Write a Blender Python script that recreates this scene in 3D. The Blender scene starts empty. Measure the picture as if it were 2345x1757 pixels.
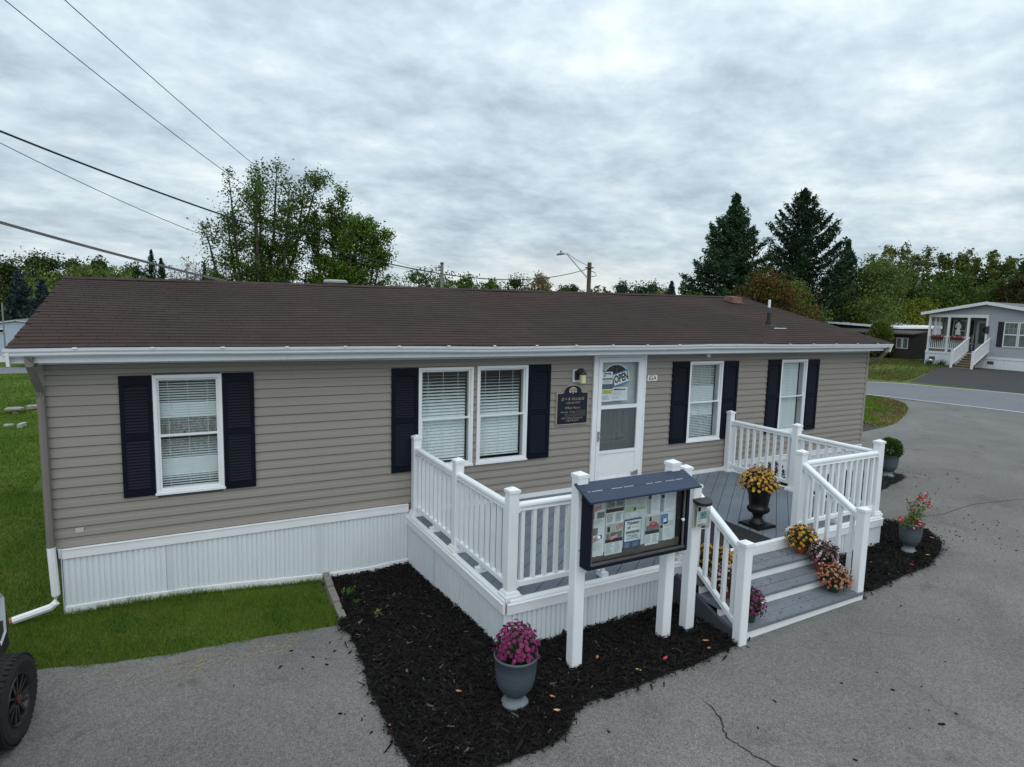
import bpy, bmesh, math, random
import numpy as np
from mathutils import Vector, Matrix
from mathutils.geometry import delaunay_2d_cdt
random.seed(7)
RNG = np.random.default_rng(11)
sc = bpy.context.scene
COL = sc.collection
PI = math.pi

# ------------------------------------------------------------------ camera
CAM = Vector((1.1555, -7.3218, 3.3577))
YAW, PITCH, ROLL, FPX = 0.50068, -0.11717, 0.02528, 1419.75
def cam_axes():
    f = Vector((math.sin(YAW)*math.cos(PITCH), math.cos(YAW)*math.cos(PITCH), math.sin(PITCH)))
    r = Vector((math.cos(YAW), -math.sin(YAW), 0)); u = r.cross(f)
    c, s = math.cos(ROLL), math.sin(ROLL)
    return c*r + s*u, -s*r + c*u, f
_r, _u, _f = cam_axes()
cd = bpy.data.cameras.new('camera'); cam = bpy.data.objects.new('camera', cd); COL.objects.link(cam)
cd.sensor_width = 36; cd.lens = FPX/2345*36; cd.clip_end = 3000; cd.clip_start = .05
mw = Matrix(((_r.x, _u.x, -_f.x, CAM.x), (_r.y, _u.y, -_f.y, CAM.y), (_r.z, _u.z, -_f.z, CAM.z), (0, 0, 0, 1)))
cam.matrix_world = mw
sc.camera = cam

# ------------------------------------------------------------------ sky, sun, exposure
SUN_EL, SUN_AZ = math.radians(52), math.radians(200)   # azimuth clockwise from +y: behind the camera, thin cloud
w = bpy.data.worlds.new('World'); sc.world = w; w.use_nodes = True
nt = w.node_tree; nt.nodes.clear()
def N(t, tree=None, **k):
    n = (tree or nt).nodes.new(t)
    for a, b in k.items(): setattr(n, a, b)
    return n
def math_node(tree, op, a, b=None, clamp=False):
    n = tree.nodes.new('ShaderNodeMath'); n.operation = op; n.use_clamp = clamp
    for i, v in enumerate((a, b)):
        if v is None: continue
        if isinstance(v, (int, float)): n.inputs[i].default_value = v
        else: tree.links.new(v, n.inputs[i])
    return n.outputs[0]
def build_sky():
    L = nt.links.new
    tc = N('ShaderNodeTexCoord'); sep = N('ShaderNodeSeparateXYZ'); L(tc.outputs['Generated'], sep.inputs[0])
    X, Y, Z = sep.outputs
    zc = math_node(nt, 'MAXIMUM', Z, 0.0)
    den = math_node(nt, 'ADD', zc, 0.22)
    px = math_node(nt, 'DIVIDE', X, den); py = math_node(nt, 'DIVIDE', Y, den)
    comb = N('ShaderNodeCombineXYZ'); L(px, comb.inputs[0]); L(py, comb.inputs[1])
    def noise(scale, detail, rough, dist, off):
        mp = N('ShaderNodeMapping'); mp.inputs['Location'].default_value = off
        mp.inputs['Rotation'].default_value = (0, 0, math.radians(-28)); mp.inputs['Scale'].default_value = (.95, 1.05, 1)
        L(comb.outputs[0], mp.inputs[0])
        n = N('ShaderNodeTexNoise'); n.inputs['Scale'].default_value = scale; n.inputs['Detail'].default_value = detail
        n.inputs['Roughness'].default_value = rough; n.inputs['Distortion'].default_value = dist
        L(mp.outputs[0], n.inputs[0]); return n.outputs[0]
    a = noise(2.6, 9, .52, .25, (3.1, 1.7, 0)); b = noise(8.5, 9, .62, .15, (8.2, 4.4, 2)); c = noise(.8, 3, .5, 0, (1.3, 9.1, 5))
    s = math_node(nt, 'ADD', math_node(nt, 'MULTIPLY', a, .46), math_node(nt, 'MULTIPLY', b, .27))
    s = math_node(nt, 'ADD', s, math_node(nt, 'MULTIPLY', c, .27))
    rmp = N('ShaderNodeValToRGB'); L(s, rmp.inputs[0]); e = rmp.color_ramp.elements
    e[0].position = .36; e[0].color = (.40, .50, .585, 1)
    e[1].position = .64; e[1].color = (.90, .985, 1.01, 1)
    m = e.new(.5); m.color = (.62, .74, .82, 1)
    # overcast dome: brighter towards the zenith
    grad = math_node(nt, 'ADD', math_node(nt, 'MULTIPLY', zc, .62), .80)
    hz = N('ShaderNodeMix', data_type='RGBA', blend_type='MULTIPLY'); hz.inputs[0].default_value = 1
    L(rmp.outputs[0], hz.inputs[6])
    gcol = N('ShaderNodeCombineColor');
    for i in range(3): L(grad, gcol.inputs[i])
    L(gcol.outputs[0], hz.inputs[7])
    # pale band low over the horizon, warmer where the low sun sits behind the clouds
    dot = N('ShaderNodeVectorMath', operation='DOT_PRODUCT'); L(tc.outputs['Generated'], dot.inputs[0])
    dot.inputs[1].default_value = (.568, .822, .035)
    g1 = math_node(nt, 'POWER', math_node(nt, 'MAXIMUM', dot.outputs['Value'], 0), 60)
    low = math_node(nt, 'SUBTRACT', 1, math_node(nt, 'MULTIPLY', zc, 9), True)
    gl = math_node(nt, 'MULTIPLY', math_node(nt, 'MULTIPLY', g1, low), .7, True)
    lowg = math_node(nt, 'MULTIPLY', math_node(nt, 'SUBTRACT', 1, math_node(nt, 'MULTIPLY', zc, 14), True), .35)
    m1 = N('ShaderNodeMix', data_type='RGBA'); L(lowg, m1.inputs[0]); L(hz.outputs[2], m1.inputs[6]); m1.inputs[7].default_value = (.66, .74, .80, 1)
    m2 = N('ShaderNodeMix', data_type='RGBA'); L(gl, m2.inputs[0]); L(m1.outputs[2], m2.inputs[6]); m2.inputs[7].default_value = (.95, .90, .80, 1)
    sc10 = N('ShaderNodeVectorMath', operation='SCALE'); sc10.inputs['Scale'].default_value = 10.0; L(m2.outputs[2], sc10.inputs[0])
    sky = N('ShaderNodeTexSky', sky_type='NISHITA'); sky.sun_disc = False
    sky.sun_elevation = SUN_EL; sky.sun_rotation = SUN_AZ
    mix = N('ShaderNodeMix', data_type='RGBA'); mix.inputs[0].default_value = .95
    L(sky.outputs[0], mix.inputs[6]); L(sc10.outputs[0], mix.inputs[7])
    bg = N('ShaderNodeBackground'); bg.inputs[1].default_value = .1; out = N('ShaderNodeOutputWorld')
    L(mix.outputs[2], bg.inputs[0]); L(bg.outputs[0], out.inputs[0])
build_sky()
sl = bpy.data.lights.new('sun', 'SUN'); sun = bpy.data.objects.new('sun', sl); COL.objects.link(sun)
sl.energy = 1.15; sl.angle = math.radians(75); sl.color = (1, .975, .94)
sd = Vector((math.sin(SUN_AZ)*math.cos(SUN_EL), math.cos(SUN_AZ)*math.cos(SUN_EL), math.sin(SUN_EL)))
sun.rotation_euler = sd.to_track_quat('Z', 'Y').to_euler(); sun.location = (0, -20, 30)
sc.view_settings.view_transform = 'Standard'; sc.view_settings.look = 'None'
sc.view_settings.exposure = .16; sc.view_settings.gamma = 1; sc.view_settings.use_curve_mapping = False

# ------------------------------------------------------------------ helpers: materials
MATS = {}
def mat(name, col, rough=.6, var=.08, scale=6, bump=0.0, bscale=60, metal=0, spec=.4, island=0.0, stain=None, stretch=None, world=True):
    """principled material: colour varied by noise; optional fine bump, per-island variation, stains with a shape of their own"""
    if name in MATS: return MATS[name]
    m = bpy.data.materials.new(name); m.use_nodes = True; t = m.node_tree; L = t.links.new
    bs = t.nodes['Principled BSDF']; bs.inputs['Roughness'].default_value = rough; bs.inputs['Metallic'].default_value = metal
    bs.inputs['Specular IOR Level'].default_value = spec
    if world: pos = N('ShaderNodeNewGeometry', t).outputs['Position']
    else: pos = N('ShaderNodeTexCoord', t).outputs['Object']
    if stretch:
        mp = N('ShaderNodeMapping', t); mp.inputs['Scale'].default_value = stretch; L(pos, mp.inputs[0]); pos2 = mp.outputs[0]
    else: pos2 = pos
    n = N('ShaderNodeTexNoise', t); n.inputs['Scale'].default_value = scale; n.inputs['Detail'].default_value = 5; n.inputs['Roughness'].default_value = .6
    L(pos2, n.inputs[0])
    r = N('ShaderNodeValToRGB', t); L(n.outputs[0], r.inputs[0]); e = r.color_ramp.elements
    e[0].position = .3; e[1].position = .7
    e[0].color = tuple(max(0, c*(1-var)) for c in col)+(1,); e[1].color = tuple(c*(1+var) for c in col)+(1,)
    out = r.outputs[0]
    if island:
        g = N('ShaderNodeNewGeometry', t); hs = N('ShaderNodeHueSaturation', t)
        rp = g.outputs['Random Per Island']
        v = math_node(t, 'ADD', math_node(t, 'MULTIPLY', rp, 2*island), 1-island)
        hh = math_node(t, 'ADD', math_node(t, 'MULTIPLY', math_node(t, 'FRACT', math_node(t, 'MULTIPLY', rp, 7.31)), .05*min(1, island*2)), .5-.025*min(1, island*2))
        L(hh, hs.inputs['Hue']); L(v, hs.inputs['Value']); L(out, hs.inputs['Color']); out = hs.outputs[0]
    if stain:
        sc_, lo, hi, amt, scol = stain
        n2 = N('ShaderNodeTexNoise', t); n2.inputs['Scale'].default_value = sc_; n2.inputs['Detail'].default_value = 7; n2.inputs['Roughness'].default_value = .65; L(pos2, n2.inputs[0])
        mr = N('ShaderNodeMapRange', t); mr.inputs[1].default_value = lo; mr.inputs[2].default_value = hi; mr.inputs[4].default_value = amt; L(n2.outputs[0], mr.inputs[0])
        mx = N('ShaderNodeMix', t, data_type='RGBA'); L(mr.outputs[0], mx.inputs[0]); L(out, mx.inputs[6]); mx.inputs[7].default_value = tuple(scol)+(1,); out = mx.outputs[2]
    L(out, bs.inputs['Base Color'])
    if bump:
        nb = N('ShaderNodeTexNoise', t); nb.inputs['Scale'].default_value = bscale; nb.inputs['Detail'].default_value = 4; L(pos2, nb.inputs[0])
        b = N('ShaderNodeBump', t); b.inputs['Strength'].default_value = bump; b.inputs['Distance'].default_value = .01; L(nb.outputs[0], b.inputs['Height']); L(b.outputs[0], bs.inputs['Normal'])
    MATS[name] = m; return m
def leaf_mat(name, col, col2, trans=.3, isl=.35):
    if name in MATS: return MATS[name]
    m = bpy.data.materials.new(name); m.use_nodes = True; t = m.node_tree; L = t.links.new
    t.nodes.remove(t.nodes['Principled BSDF']); o = t.nodes['Material Output']
    g = N('ShaderNodeNewGeometry', t); r = N('ShaderNodeValToRGB', t); e = r.color_ramp.elements
    e[0].color = tuple(c*(1-isl) for c in col)+(1,); e[1].color = tuple(col2)+(1,); e[1].position = 1
    mm = e.new(.55); mm.color = tuple(col)+(1,)
    L(g.outputs['Random Per Island'], r.inputs[0])
    n = N('ShaderNodeTexNoise', t); n.inputs['Scale'].default_value = .9; n.inputs['Detail'].default_value = 3; L(g.outputs['Position'], n.inputs[0])
    hs = N('ShaderNodeHueSaturation', t); L(r.outputs[0], hs.inputs['Color']); L(math_node(t, 'ADD', math_node(t, 'MULTIPLY', n.outputs[0], .7), .65), hs.inputs['Value'])
    d = N('ShaderNodeBsdfDiffuse', t); tr = N('ShaderNodeBsdfTranslucent', t); mx = N('ShaderNodeMixShader', t); mx.inputs[0].default_value = trans
    L(hs.outputs[0], d.inputs[0]); L(hs.outputs[0], tr.inputs[0]); L(d.outputs[0], mx.inputs[1]); L(tr.outputs[0], mx.inputs[2]); L(mx.outputs[0], o.inputs[0])
    MATS[name] = m; return m
def glass_mat(name, tint=(.95, .975, .975), refl=1.5):
    if name in MATS: return MATS[name]
    m = bpy.data.materials.new(name); m.use_nodes = True; t = m.node_tree; L = t.links.new
    t.nodes.remove(t.nodes['Principled BSDF']); o = t.nodes['Material Output']
    tr = N('ShaderNodeBsdfTransparent', t); tr.inputs[0].default_value = tint+(1,)
    gl = N('ShaderNodeBsdfGlossy', t); gl.inputs['Roughness'].default_value = .02
    g = N('ShaderNodeNewGeometry', t); dp = N('ShaderNodeVectorMath', t, operation='DOT_PRODUCT'); L(g.outputs['Incoming'], dp.inputs[0]); L(g.outputs['Normal'], dp.inputs[1])
    om = math_node(t, 'SUBTRACT', 1, math_node(t, 'ABSOLUTE', dp.outputs['Value'])); r0 = ((refl-1)/(refl+1))**2
    fr = math_node(t, 'ADD', math_node(t, 'MULTIPLY', math_node(t, 'POWER', om, 5), 1-r0), r0)
    mx = N('ShaderNodeMixShader', t); L(fr, mx.inputs[0]); L(tr.outputs[0], mx.inputs[1]); L(gl.outputs[0], mx.inputs[2]); L(mx.outputs[0], o.inputs[0])
    MATS[name] = m; return m

# ------------------------------------------------------------------ helpers: objects
WP = {}
def prop(o, label=None, cat=None, group=None, kind=None):
    if label: o['label'] = label
    if cat: o['category'] = cat
    if group: o['group'] = group
    if kind: o['kind'] = kind
    return o
def thing(name, loc, label, cat, group=None, rotz=0):
    o = bpy.data.objects.new(name, None); COL.objects.link(o); o.empty_display_size = .2
    o.location = loc; o.rotation_euler = (0, 0, rotz); WP[o] = Vector(loc)
    return prop(o, label, cat, group)
def attach(o, parent, world=True, at=(0, 0, 0)):
    """parent o; coordinates given in the world (things that are not rotated) or in the thing's own frame"""
    COL.objects.link(o)
    at = Vector(at)
    if parent is not None:
        o.parent = parent
        if world: o.location = at - WP[parent]; WP[o] = at
        else: o.location = at; WP[o] = Vector((0, 0, 0))
    else:
        o.location = at; WP[o] = at
    return o
class MB:
    def __init__(s): s.v = []; s.f = []; s.m = []; s.mi = 0
    def add(s, vs, fs):
        k = len(s.v); s.v += [tuple(p) for p in vs]; s.f += [tuple(i+k for i in f) for f in fs]; s.m += [s.mi]*len(fs); return s
    def box(s, x0, y0, z0, x1, y1, z1):
        return s.add([(x0, y0, z0), (x1, y0, z0), (x1, y1, z0), (x0, y1, z0), (x0, y0, z1), (x1, y0, z1), (x1, y1, z1), (x0, y1, z1)],
                     [(0, 3, 2, 1), (4, 5, 6, 7), (0, 1, 5, 4), (1, 2, 6, 5), (2, 3, 7, 6), (3, 0, 4, 7)])
    def bar(s, a, b, wd, ht, up=(0, 0, 1)):
        """box from a to b, wd across and ht along up"""
        a, b, up = Vector(a), Vector(b), Vector(up); d = (b-a).normalized(); sx = d.cross(up).normalized()*wd/2; uz = sx.cross(d).normalized()*ht/2
        vs = [a-sx-uz, a+sx-uz, a+sx+uz, a-sx+uz, b-sx-uz, b+sx-uz, b+sx+uz, b-sx+uz]
        return s.add(vs, [(0, 1, 2, 3), (4, 7, 6, 5), (0, 4, 5, 1), (1, 5, 6, 2), (2, 6, 7, 3), (3, 7, 4, 0)])
    def sweep(s, a, b, prof, up=(0, 0, 1)):
        """profile [(across, up)] swept from a to b, capped"""
        a, b, up = Vector(a), Vector(b), Vector(up); d = (b-a).normalized(); sx = d.cross(up).normalized(); uz = sx.cross(d).normalized()
        n = len(prof); vs = [a+sx*p+uz*q for p, q in prof]+[b+sx*p+uz*q for p, q in prof]
        fs = [(i, i+n, (i+1) % n+n, (i+1) % n) for i in range(n)]+[tuple(range(n)), tuple(range(2*n-1, n-1, -1))]
        return s.add(vs, fs)
    def prism(s, poly, z0, z1, axis='z'):
        n = len(poly)
        def P(p, z): return (p[0], p[1], z) if axis == 'z' else ((p[0], z, p[1]) if axis == 'y' else (z, p[0], p[1]))
        vs = [P(p, z0) for p in poly]+[P(p, z1) for p in poly]
        return s.add(vs, [tuple(range(n-1, -1, -1)), tuple(range(n, 2*n))]+[(i, (i+1) % n, (i+1) % n+n, i+n) for i in range(n)])
    def lathe(s, prof, n=24, c=(0, 0, 0)):
        vs = []; fs = []
        for r, z in prof:
            for i in range(n): a = 2*PI*i/n; vs.append((c[0]+r*math.cos(a), c[1]+r*math.sin(a), c[2]+z))
        for k in range(len(prof)-1):
            for i in range(n): j = (i+1) % n; fs.append((k*n+i, k*n+j, (k+1)*n+j, (k+1)*n+i))
        return s.add(vs, fs)
    def tube(s, pts, r, n=6):
        pts = [Vector(p) for p in pts]; rs = r if isinstance(r, (list, tuple)) else [r]*len(pts); vs = []; fs = []
        for k, p in enumerate(pts):
            d = (pts[min(k+1, len(pts)-1)]-pts[max(k-1, 0)]).normalized()
            ref = Vector((0, 0, 1)) if abs(d.z) < .95 else Vector((1, 0, 0)); x = d.cross(ref).normalized(); y = x.cross(d)
            for i in range(n): a = 2*PI*i/n; vs.append(p+(x*math.cos(a)+y*math.sin(a))*rs[k])
        for k in range(len(pts)-1):
            for i in range(n): j = (i+1) % n; fs.append((k*n+i, k*n+j, (k+1)*n+j, (k+1)*n+i))
        fs += [tuple(range(n-1, -1, -1)), tuple((len(pts)-1)*n+i for i in range(n))]
        return s.add(vs, fs)
    def mesh(s, name, mats, smooth=False):
        me = bpy.data.meshes.new(name); me.from_pydata(s.v, [], s.f)
        for m in (mats if isinstance(mats, (list, tuple)) else [mats]): me.materials.append(m)
        if any(s.m): me.polygons.foreach_set('material_index', s.m)
        if smooth: me.polygons.foreach_set('use_smooth', [True]*len(me.polygons))
        me.update(); return me
    def build(s, name, mats, parent=None, smooth=False, world=True, at=(0, 0, 0), recalc=False):
        me = s.mesh(name, mats, smooth)
        if recalc:
            bm = bmesh.new(); bm.from_mesh(me); bmesh.ops.recalc_face_normals(bm, faces=bm.faces); bm.to_mesh(me); bm.free()
        return attach(bpy.data.objects.new(name, me), parent, world, at)
def inst(me, name, parent, at=(0, 0, 0), world=True, rot=None, scale=None):
    o = bpy.data.objects.new(name, me); attach(o, parent, world, at)
    if rot is not None: o.rotation_euler = rot
    if scale is not None: o.scale = scale
    return o
def mesh_np(name, verts, faces_n, m, k=4, smooth=False):
    """verts (n*k,3) as separate k-gons"""
    nv = len(verts); nf = nv//k; me = bpy.data.meshes.new(name)
    me.vertices.add(nv); me.vertices.foreach_set('co', np.asarray(verts, dtype=np.float32).ravel())
    me.loops.add(nv); me.loops.foreach_set('vertex_index', np.arange(nv, dtype=np.int32))
    me.polygons.add(nf); me.polygons.foreach_set('loop_start', np.arange(0, nv, k, dtype=np.int32))
    me.update(calc_edges=True); me.validate(); me.materials.append(m); return me
_tx = []
def text_mesh(body, size, mtl, shear=0, bold=0.0, align='CENTER', sx=1.0):
    c = bpy.data.curves.new('t', 'FONT'); c.body = body; c.size = size; c.align_x = align; c.align_y = 'CENTER'; c.shear = shear; c.offset = bold; c.resolution_u = 2
    c.space_line = .9
    o = bpy.data.objects.new('t', c); COL.objects.link(o); bpy.context.view_layer.update()
    dg = bpy.context.evaluated_depsgraph_get(); me = bpy.data.meshes.new_from_object(o.evaluated_get(dg))
    bpy.data.objects.remove(o); bpy.data.curves.remove(c)
    me.name = 'lettering'; me.materials.clear(); me.materials.append(mtl)
    if sx != 1: me.transform(Matrix.Diagonal((sx, 1, 1, 1)))
    return me
def h(x, y):
    b = .22+.013*min(max(x, -5), 13); b -= .19*math.exp(-((x-3.2)/1.6)**2-(y/1.6)**2)
    t = min(max((x-29)/12, 0), 1); return b+.29*t*t*(3-2*t)
# ------------------------------------------------------------------ materials
WHITE = mat('white_vinyl', (.74, .76, .78), .42, .05, 3, spec=.4, stain=(2.2, .62, .8, .18, (.42, .43, .42)))
SKIRTM = mat('skirt_vinyl', (.66, .70, .73), .5, .04, 2, stain=(7, .56, .8, .35, (.45, .49, .47)), stretch=(1, 1, .18))
TRIMW = mat('white_trim', (.74, .755, .77), .45, .04, 4)
SIDING = mat('taupe_siding', (.268, .244, .218), .55, .05, 1.6, spec=.3, stretch=(.5, 1, 6))
CORNER = mat('taupe_trim', (.256, .233, .208), .5, .05, 3)
NAVY = mat('navy_vinyl', (.0022, .0045, .0115), .55, .1, 8, spec=.16)
GLASS = glass_mat('window_glass')
BLINDM = mat('blind_white', (.70, .74, .74), .5, .04, 12)
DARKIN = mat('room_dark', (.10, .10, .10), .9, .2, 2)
GUT = mat('gutter_aluminium', (.60, .63, .66), .38, .06, 3, spec=.5, stain=(3, .58, .8, .4, (.36, .37, .36)), stretch=(1, 1, .4))
DOWNM = mat('downspout_brown', (.17, .155, .135), .45, .08, 4)
def asphalt(name, base, agg=.45, blot=.12, dark=(.05, .05, .05), wear=.35, sc_=170):
    m = bpy.data.materials.new(name); m.use_nodes = True; t = m.node_tree; L = t.links.new; bs = t.nodes['Principled BSDF']
    bs.inputs['Roughness'].default_value = .85; bs.inputs['Specular IOR Level'].default_value = .25
    p = N('ShaderNodeNewGeometry', t).outputs['Position']
    v = N('ShaderNodeTexVoronoi', t); v.inputs['Scale'].default_value = sc_; L(p, v.inputs[0])
    bw = N('ShaderNodeRGBToBW', t); L(v.outputs['Color'], bw.inputs[0])
    v2 = N('ShaderNodeTexNoise', t); v2.inputs['Scale'].default_value = sc_*.3; v2.inputs['Detail'].default_value = 4; L(p, v2.inputs[0])
    k = math_node(t, 'ADD', math_node(t, 'MULTIPLY', bw.outputs[0], agg*2), 1-agg)
    k = math_node(t, 'MULTIPLY', k, math_node(t, 'ADD', math_node(t, 'MULTIPLY', v2.outputs[0], .5), .75))
    n = N('ShaderNodeTexNoise', t); n.inputs['Scale'].default_value = .55; n.inputs['Detail'].default_value = 6; n.inputs['Roughness'].default_value = .62; n.inputs['Distortion'].default_value = .6; L(p, n.inputs[0])
    k = math_node(t, 'MULTIPLY', k, math_node(t, 'ADD', math_node(t, 'MULTIPLY', n.outputs[0], 2*blot*2), 1-2*blot))
    col = N('ShaderNodeVectorMath', t, operation='SCALE'); col.inputs[0].default_value = base; L(k, col.inputs['Scale'])
    n3 = N('ShaderNodeTexNoise', t); n3.inputs['Scale'].default_value = 1.3; n3.inputs['Detail'].default_value = 8; n3.inputs['Roughness'].default_value = .7; n3.inputs['Distortion'].default_value = 1.2; L(p, n3.inputs[0])
    mr = N('ShaderNodeMapRange', t); mr.inputs[1].default_value = .56; mr.inputs[2].default_value = .74; mr.inputs[4].default_value = wear; L(n3.outputs[0], mr.inputs[0])
    mx = N('ShaderNodeMix', t, data_type='RGBA'); L(mr.outputs[0], mx.inputs[0]); L(col.outputs[0], mx.inputs[6]); mx.inputs[7].default_value = dark+(1,)
    L(mx.outputs[2], bs.inputs['Base Color'])
    b = N('ShaderNodeBump', t); b.inputs['Strength'].default_value = .35; b.inputs['Distance'].default_value = .004; L(bw.outputs[0], b.inputs['Height']); L(b.outputs[0], bs.inputs['Normal'])
    MATS[name] = m; return m
ASPH = asphalt('weathered_asphalt', (.150, .144, .137), .50, .24, (.060, .058, .056), .7, 125)
ROADM = asphalt('road_asphalt', (.155, .162, .176), .25, .08, (.12, .12, .13), .3, 60)
DARKASPH = asphalt('fresh_asphalt', (.045, .043, .045), .3, .1, (.04, .04, .04), .2, 90)
def lawn_material():
    m = bpy.data.materials.new('lawn'); m.use_nodes = True; t = m.node_tree; L = t.links.new; bs = t.nodes['Principled BSDF']
    bs.inputs['Roughness'].default_value = .95; bs.inputs['Specular IOR Level'].default_value = .1
    p = N('ShaderNodeNewGeometry', t).outputs['Position']
    n1 = N('ShaderNodeTexNoise', t); n1.inputs['Scale'].default_value = .45; n1.inputs['Detail'].default_value = 6; n1.inputs['Roughness'].default_value = .65; L(p, n1.inputs[0])
    n2 = N('ShaderNodeTexNoise', t); n2.inputs['Scale'].default_value = 22; n2.inputs['Detail'].default_value = 6; n2.inputs['Roughness'].default_value = .75; L(p, n2.inputs[0])
    s = math_node(t, 'ADD', math_node(t, 'MULTIPLY', n1.outputs[0], .6), math_node(t, 'MULTIPLY', n2.outputs[0], .4))
    r = N('ShaderNodeValToRGB', t); L(s, r.inputs[0]); e = r.color_ramp.elements
    e[0].position = .3; e[0].color = (.034, .060, .012, 1); e[1].position = .66; e[1].color = (.17, .145, .065, 1)
    q = e.new(.46); q.color = (.066, .112, .020, 1); q = e.new(.55); q.color = (.115, .138, .038, 1)
    L(r.outputs[0], bs.inputs['Base Color'])
    b = N('ShaderNodeBump', t); b.inputs['Strength'].default_value = .8; b.inputs['Distance'].default_value = .04; L(n2.outputs[0], b.inputs['Height']); L(b.outputs[0], bs.inputs['Normal'])
    return m
LAWN = lawn_material()
BLADE = leaf_mat('grass_blade', (.095, .195, .022), (.23, .27, .06), .35, .45)
DRYBLADE = leaf_mat('dry_grass', (.15, .095, .045), (.22, .16, .08), .2, .4)
SOIL = mat('mulch_soil', (.006, .0053, .005), .95, .35, 30, .8, 60)
CHIP = mat('mulch_chip', (.0088, .0076, .0070), .85, .3, 30, island=.85, spec=.15)

# ------------------------------------------------------------------ ground, paving, road
def sheet(name, poly, off, step, m, kind='structure', jit=0.0, zf=None):
    pts = []; n = len(poly); edge = []
    for i in range(n):
        a, b = Vector(poly[i]), Vector(poly[(i+1) % n]); k = max(1, int((b-a).length/step))
        for j in range(k):
            p = a.lerp(b, j/k)
            if jit and j: d = (b-a).normalized(); p = p+Vector((-d.y, d.x))*random.uniform(-jit, jit)
            pts.append(p)
    nb = len(pts); edge = [(i, (i+1) % nb) for i in range(nb)]
    x0, x1 = min(p.x for p in pts), max(p.x for p in pts); y0, y1 = min(p.y for p in pts), max(p.y for p in pts)
    def inside(x, y):
        c = False; j = nb-1
        for i in range(nb):
            a, b = pts[i], pts[j]
            if (a.y > y) != (b.y > y) and x < (b.x-a.x)*(y-a.y)/(b.y-a.y)+a.x: c = not c
            j = i
        return c
    X = x0+step*.5
    while X < x1:
        Y = y0+step*.5
        while Y < y1:
            if inside(X, Y): pts.append(Vector((X+random.uniform(-.1, .1)*step, Y+random.uniform(-.1, .1)*step)))
            Y += step
        X += step
    vs, es, fs, *_ = delaunay_2d_cdt(pts, edge, [], 1, 1e-6)
    zf = zf or (lambda x, y: h(x, y)+off)
    me = bpy.data.meshes.new(name); me.from_pydata([(v.x, v.y, zf(v.x, v.y)) for v in vs], [], [f for f in fs]); me.materials.append(m)
    bm = bmesh.new(); bm.from_mesh(me)
    for f in bm.faces:
        if f.normal.z < 0: f.normal_flip()
    bm.to_mesh(me); bm.free()
    me.polygons.foreach_set('use_smooth', [True]*len(me.polygons))
    o = bpy.data.objects.new(name, me); COL.objects.link(o); WP[o] = Vector((0, 0, 0)); prop(o, kind=kind); return o, inside
def ground():
    pts = []
    def grid(x0, x1, y0, y1, st, skip=None):
        for x in np.arange(x0, x1+1e-6, st):
            for y in np.arange(y0, y1+1e-6, st):
                if skip and skip[0] < x < skip[1] and skip[2] < y < skip[3]: continue
                pts.append(Vector((float(x), float(y))))
    near = (-8.1, 16.1, -9.1, 7.1); mid = (-60.1, 110.1, -40.1, 110.1)
    grid(-8, 16, -9, 7, .4); grid(-60, 110, -40, 110, 3, near); grid(-900, 1000, -600, 1000, 100, mid)
    vs, es, fs, *_ = delaunay_2d_cdt(pts, [], [], 0, 1e-6)
    me = bpy.data.meshes.new('ground'); me.from_pydata([(v.x, v.y, h(v.x, v.y)) for v in vs], [], fs); me.materials.append(LAWN)
    me.polygons.foreach_set('use_smooth', [True]*len(me.polygons))
    o = bpy.data.objects.new('ground', me); COL.objects.link(o); prop(o, kind='structure')
ground()
LOT = [(-14, -1.0), (-1.5, -1.0), (0.01, -1.07), (0.59, -1.24), (1.1, -1.31), (1.54, -1.31), (1.95, -1.32), (2.43, -1.36), (2.62, -1.33), (2.75, -1.1), (2.75, -.06), (13.2, -.06), (13.2, 2.3),
       (17.2, 2.43), (18.41, 2.61), (19.42, 2.85), (21.4, 3.69), (23.06, 4.52), (24.3, 5.35), (24.9, 6.1), (25.15, 6.75), (25.46, 5.3), (25.9, 2.4), (28.5, -16), (-14, -16)]
sheet('parking_lot', LOT, .008, .45, ASPH)
sheet('parking_lot.001', [(-14, -15.98), (28.5, -15.98), (33, -60), (-30, -60)], .008, 4, ASPH)
sheet('side_drive', [(13.2, 2.34), (17.2, 2.47), (18.38, 2.66), (18.42, 3.2), (13.2, 3.5)], .006, .5, DARKASPH)
sheet('road', [(28.5, -16), (25.9, 2.4), (25.46, 5.71), (25.2, 7.3), (24.6, 12), (23, 30), (21, 60), (26, 60), (28, 30), (29.6, 14), (30.32, 10.45), (31.22, 9.3), (32.09, 4.91), (32.3, 2), (32.9, -16)], .012, 1.5, ROADM)
sheet('road.001', [(-70, 25.7), (5, 25.8), (5, 28.9), (-70, 28.8)], .012, 1.5, ROADM)
sheet('driveway', [(31.0, 9.7), (31.4, 9.3), (35.67, 10.7), (40.5, 12.6), (42.95, 12.9), (42.95, 7), (42, -6), (34, -6), (32.5, 2.0), (32.2, 4.91)], .006, .8, DARKASPH)
def line_strip(pts, wd, off, m, name):
    me = MB(); q = []
    for i in range(len(pts)-1):
        a, b = Vector(pts[i]), Vector(pts[i+1]); k = max(1, int((b-a).length/1.0))
        q += [a.lerp(b, j/k) for j in range(k)]
    q.append(Vector(pts[-1])); vs = []
    for i, p in enumerate(q):
        d = (q[min(i+1, len(q)-1)]-q[max(i-1, 0)]).normalized(); nn = Vector((-d.y, d.x))*wd/2*random.uniform(.85, 1.1)
        for s in (1, -1): P = p+nn*s; vs.append((P.x, P.y, h(P.x, P.y)+off))
    me.add(vs, [(2*i, 2*i+1, 2*i+3, 2*i+2) for i in range(len(q)-1)])
    o = me.build(name, m); prop(o, kind='structure')
PAINT = mat('road_paint', (.62, .63, .62), .8, .1, 6, stain=(4, .55, .75, .7, (.24, .25, .26)))
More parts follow.
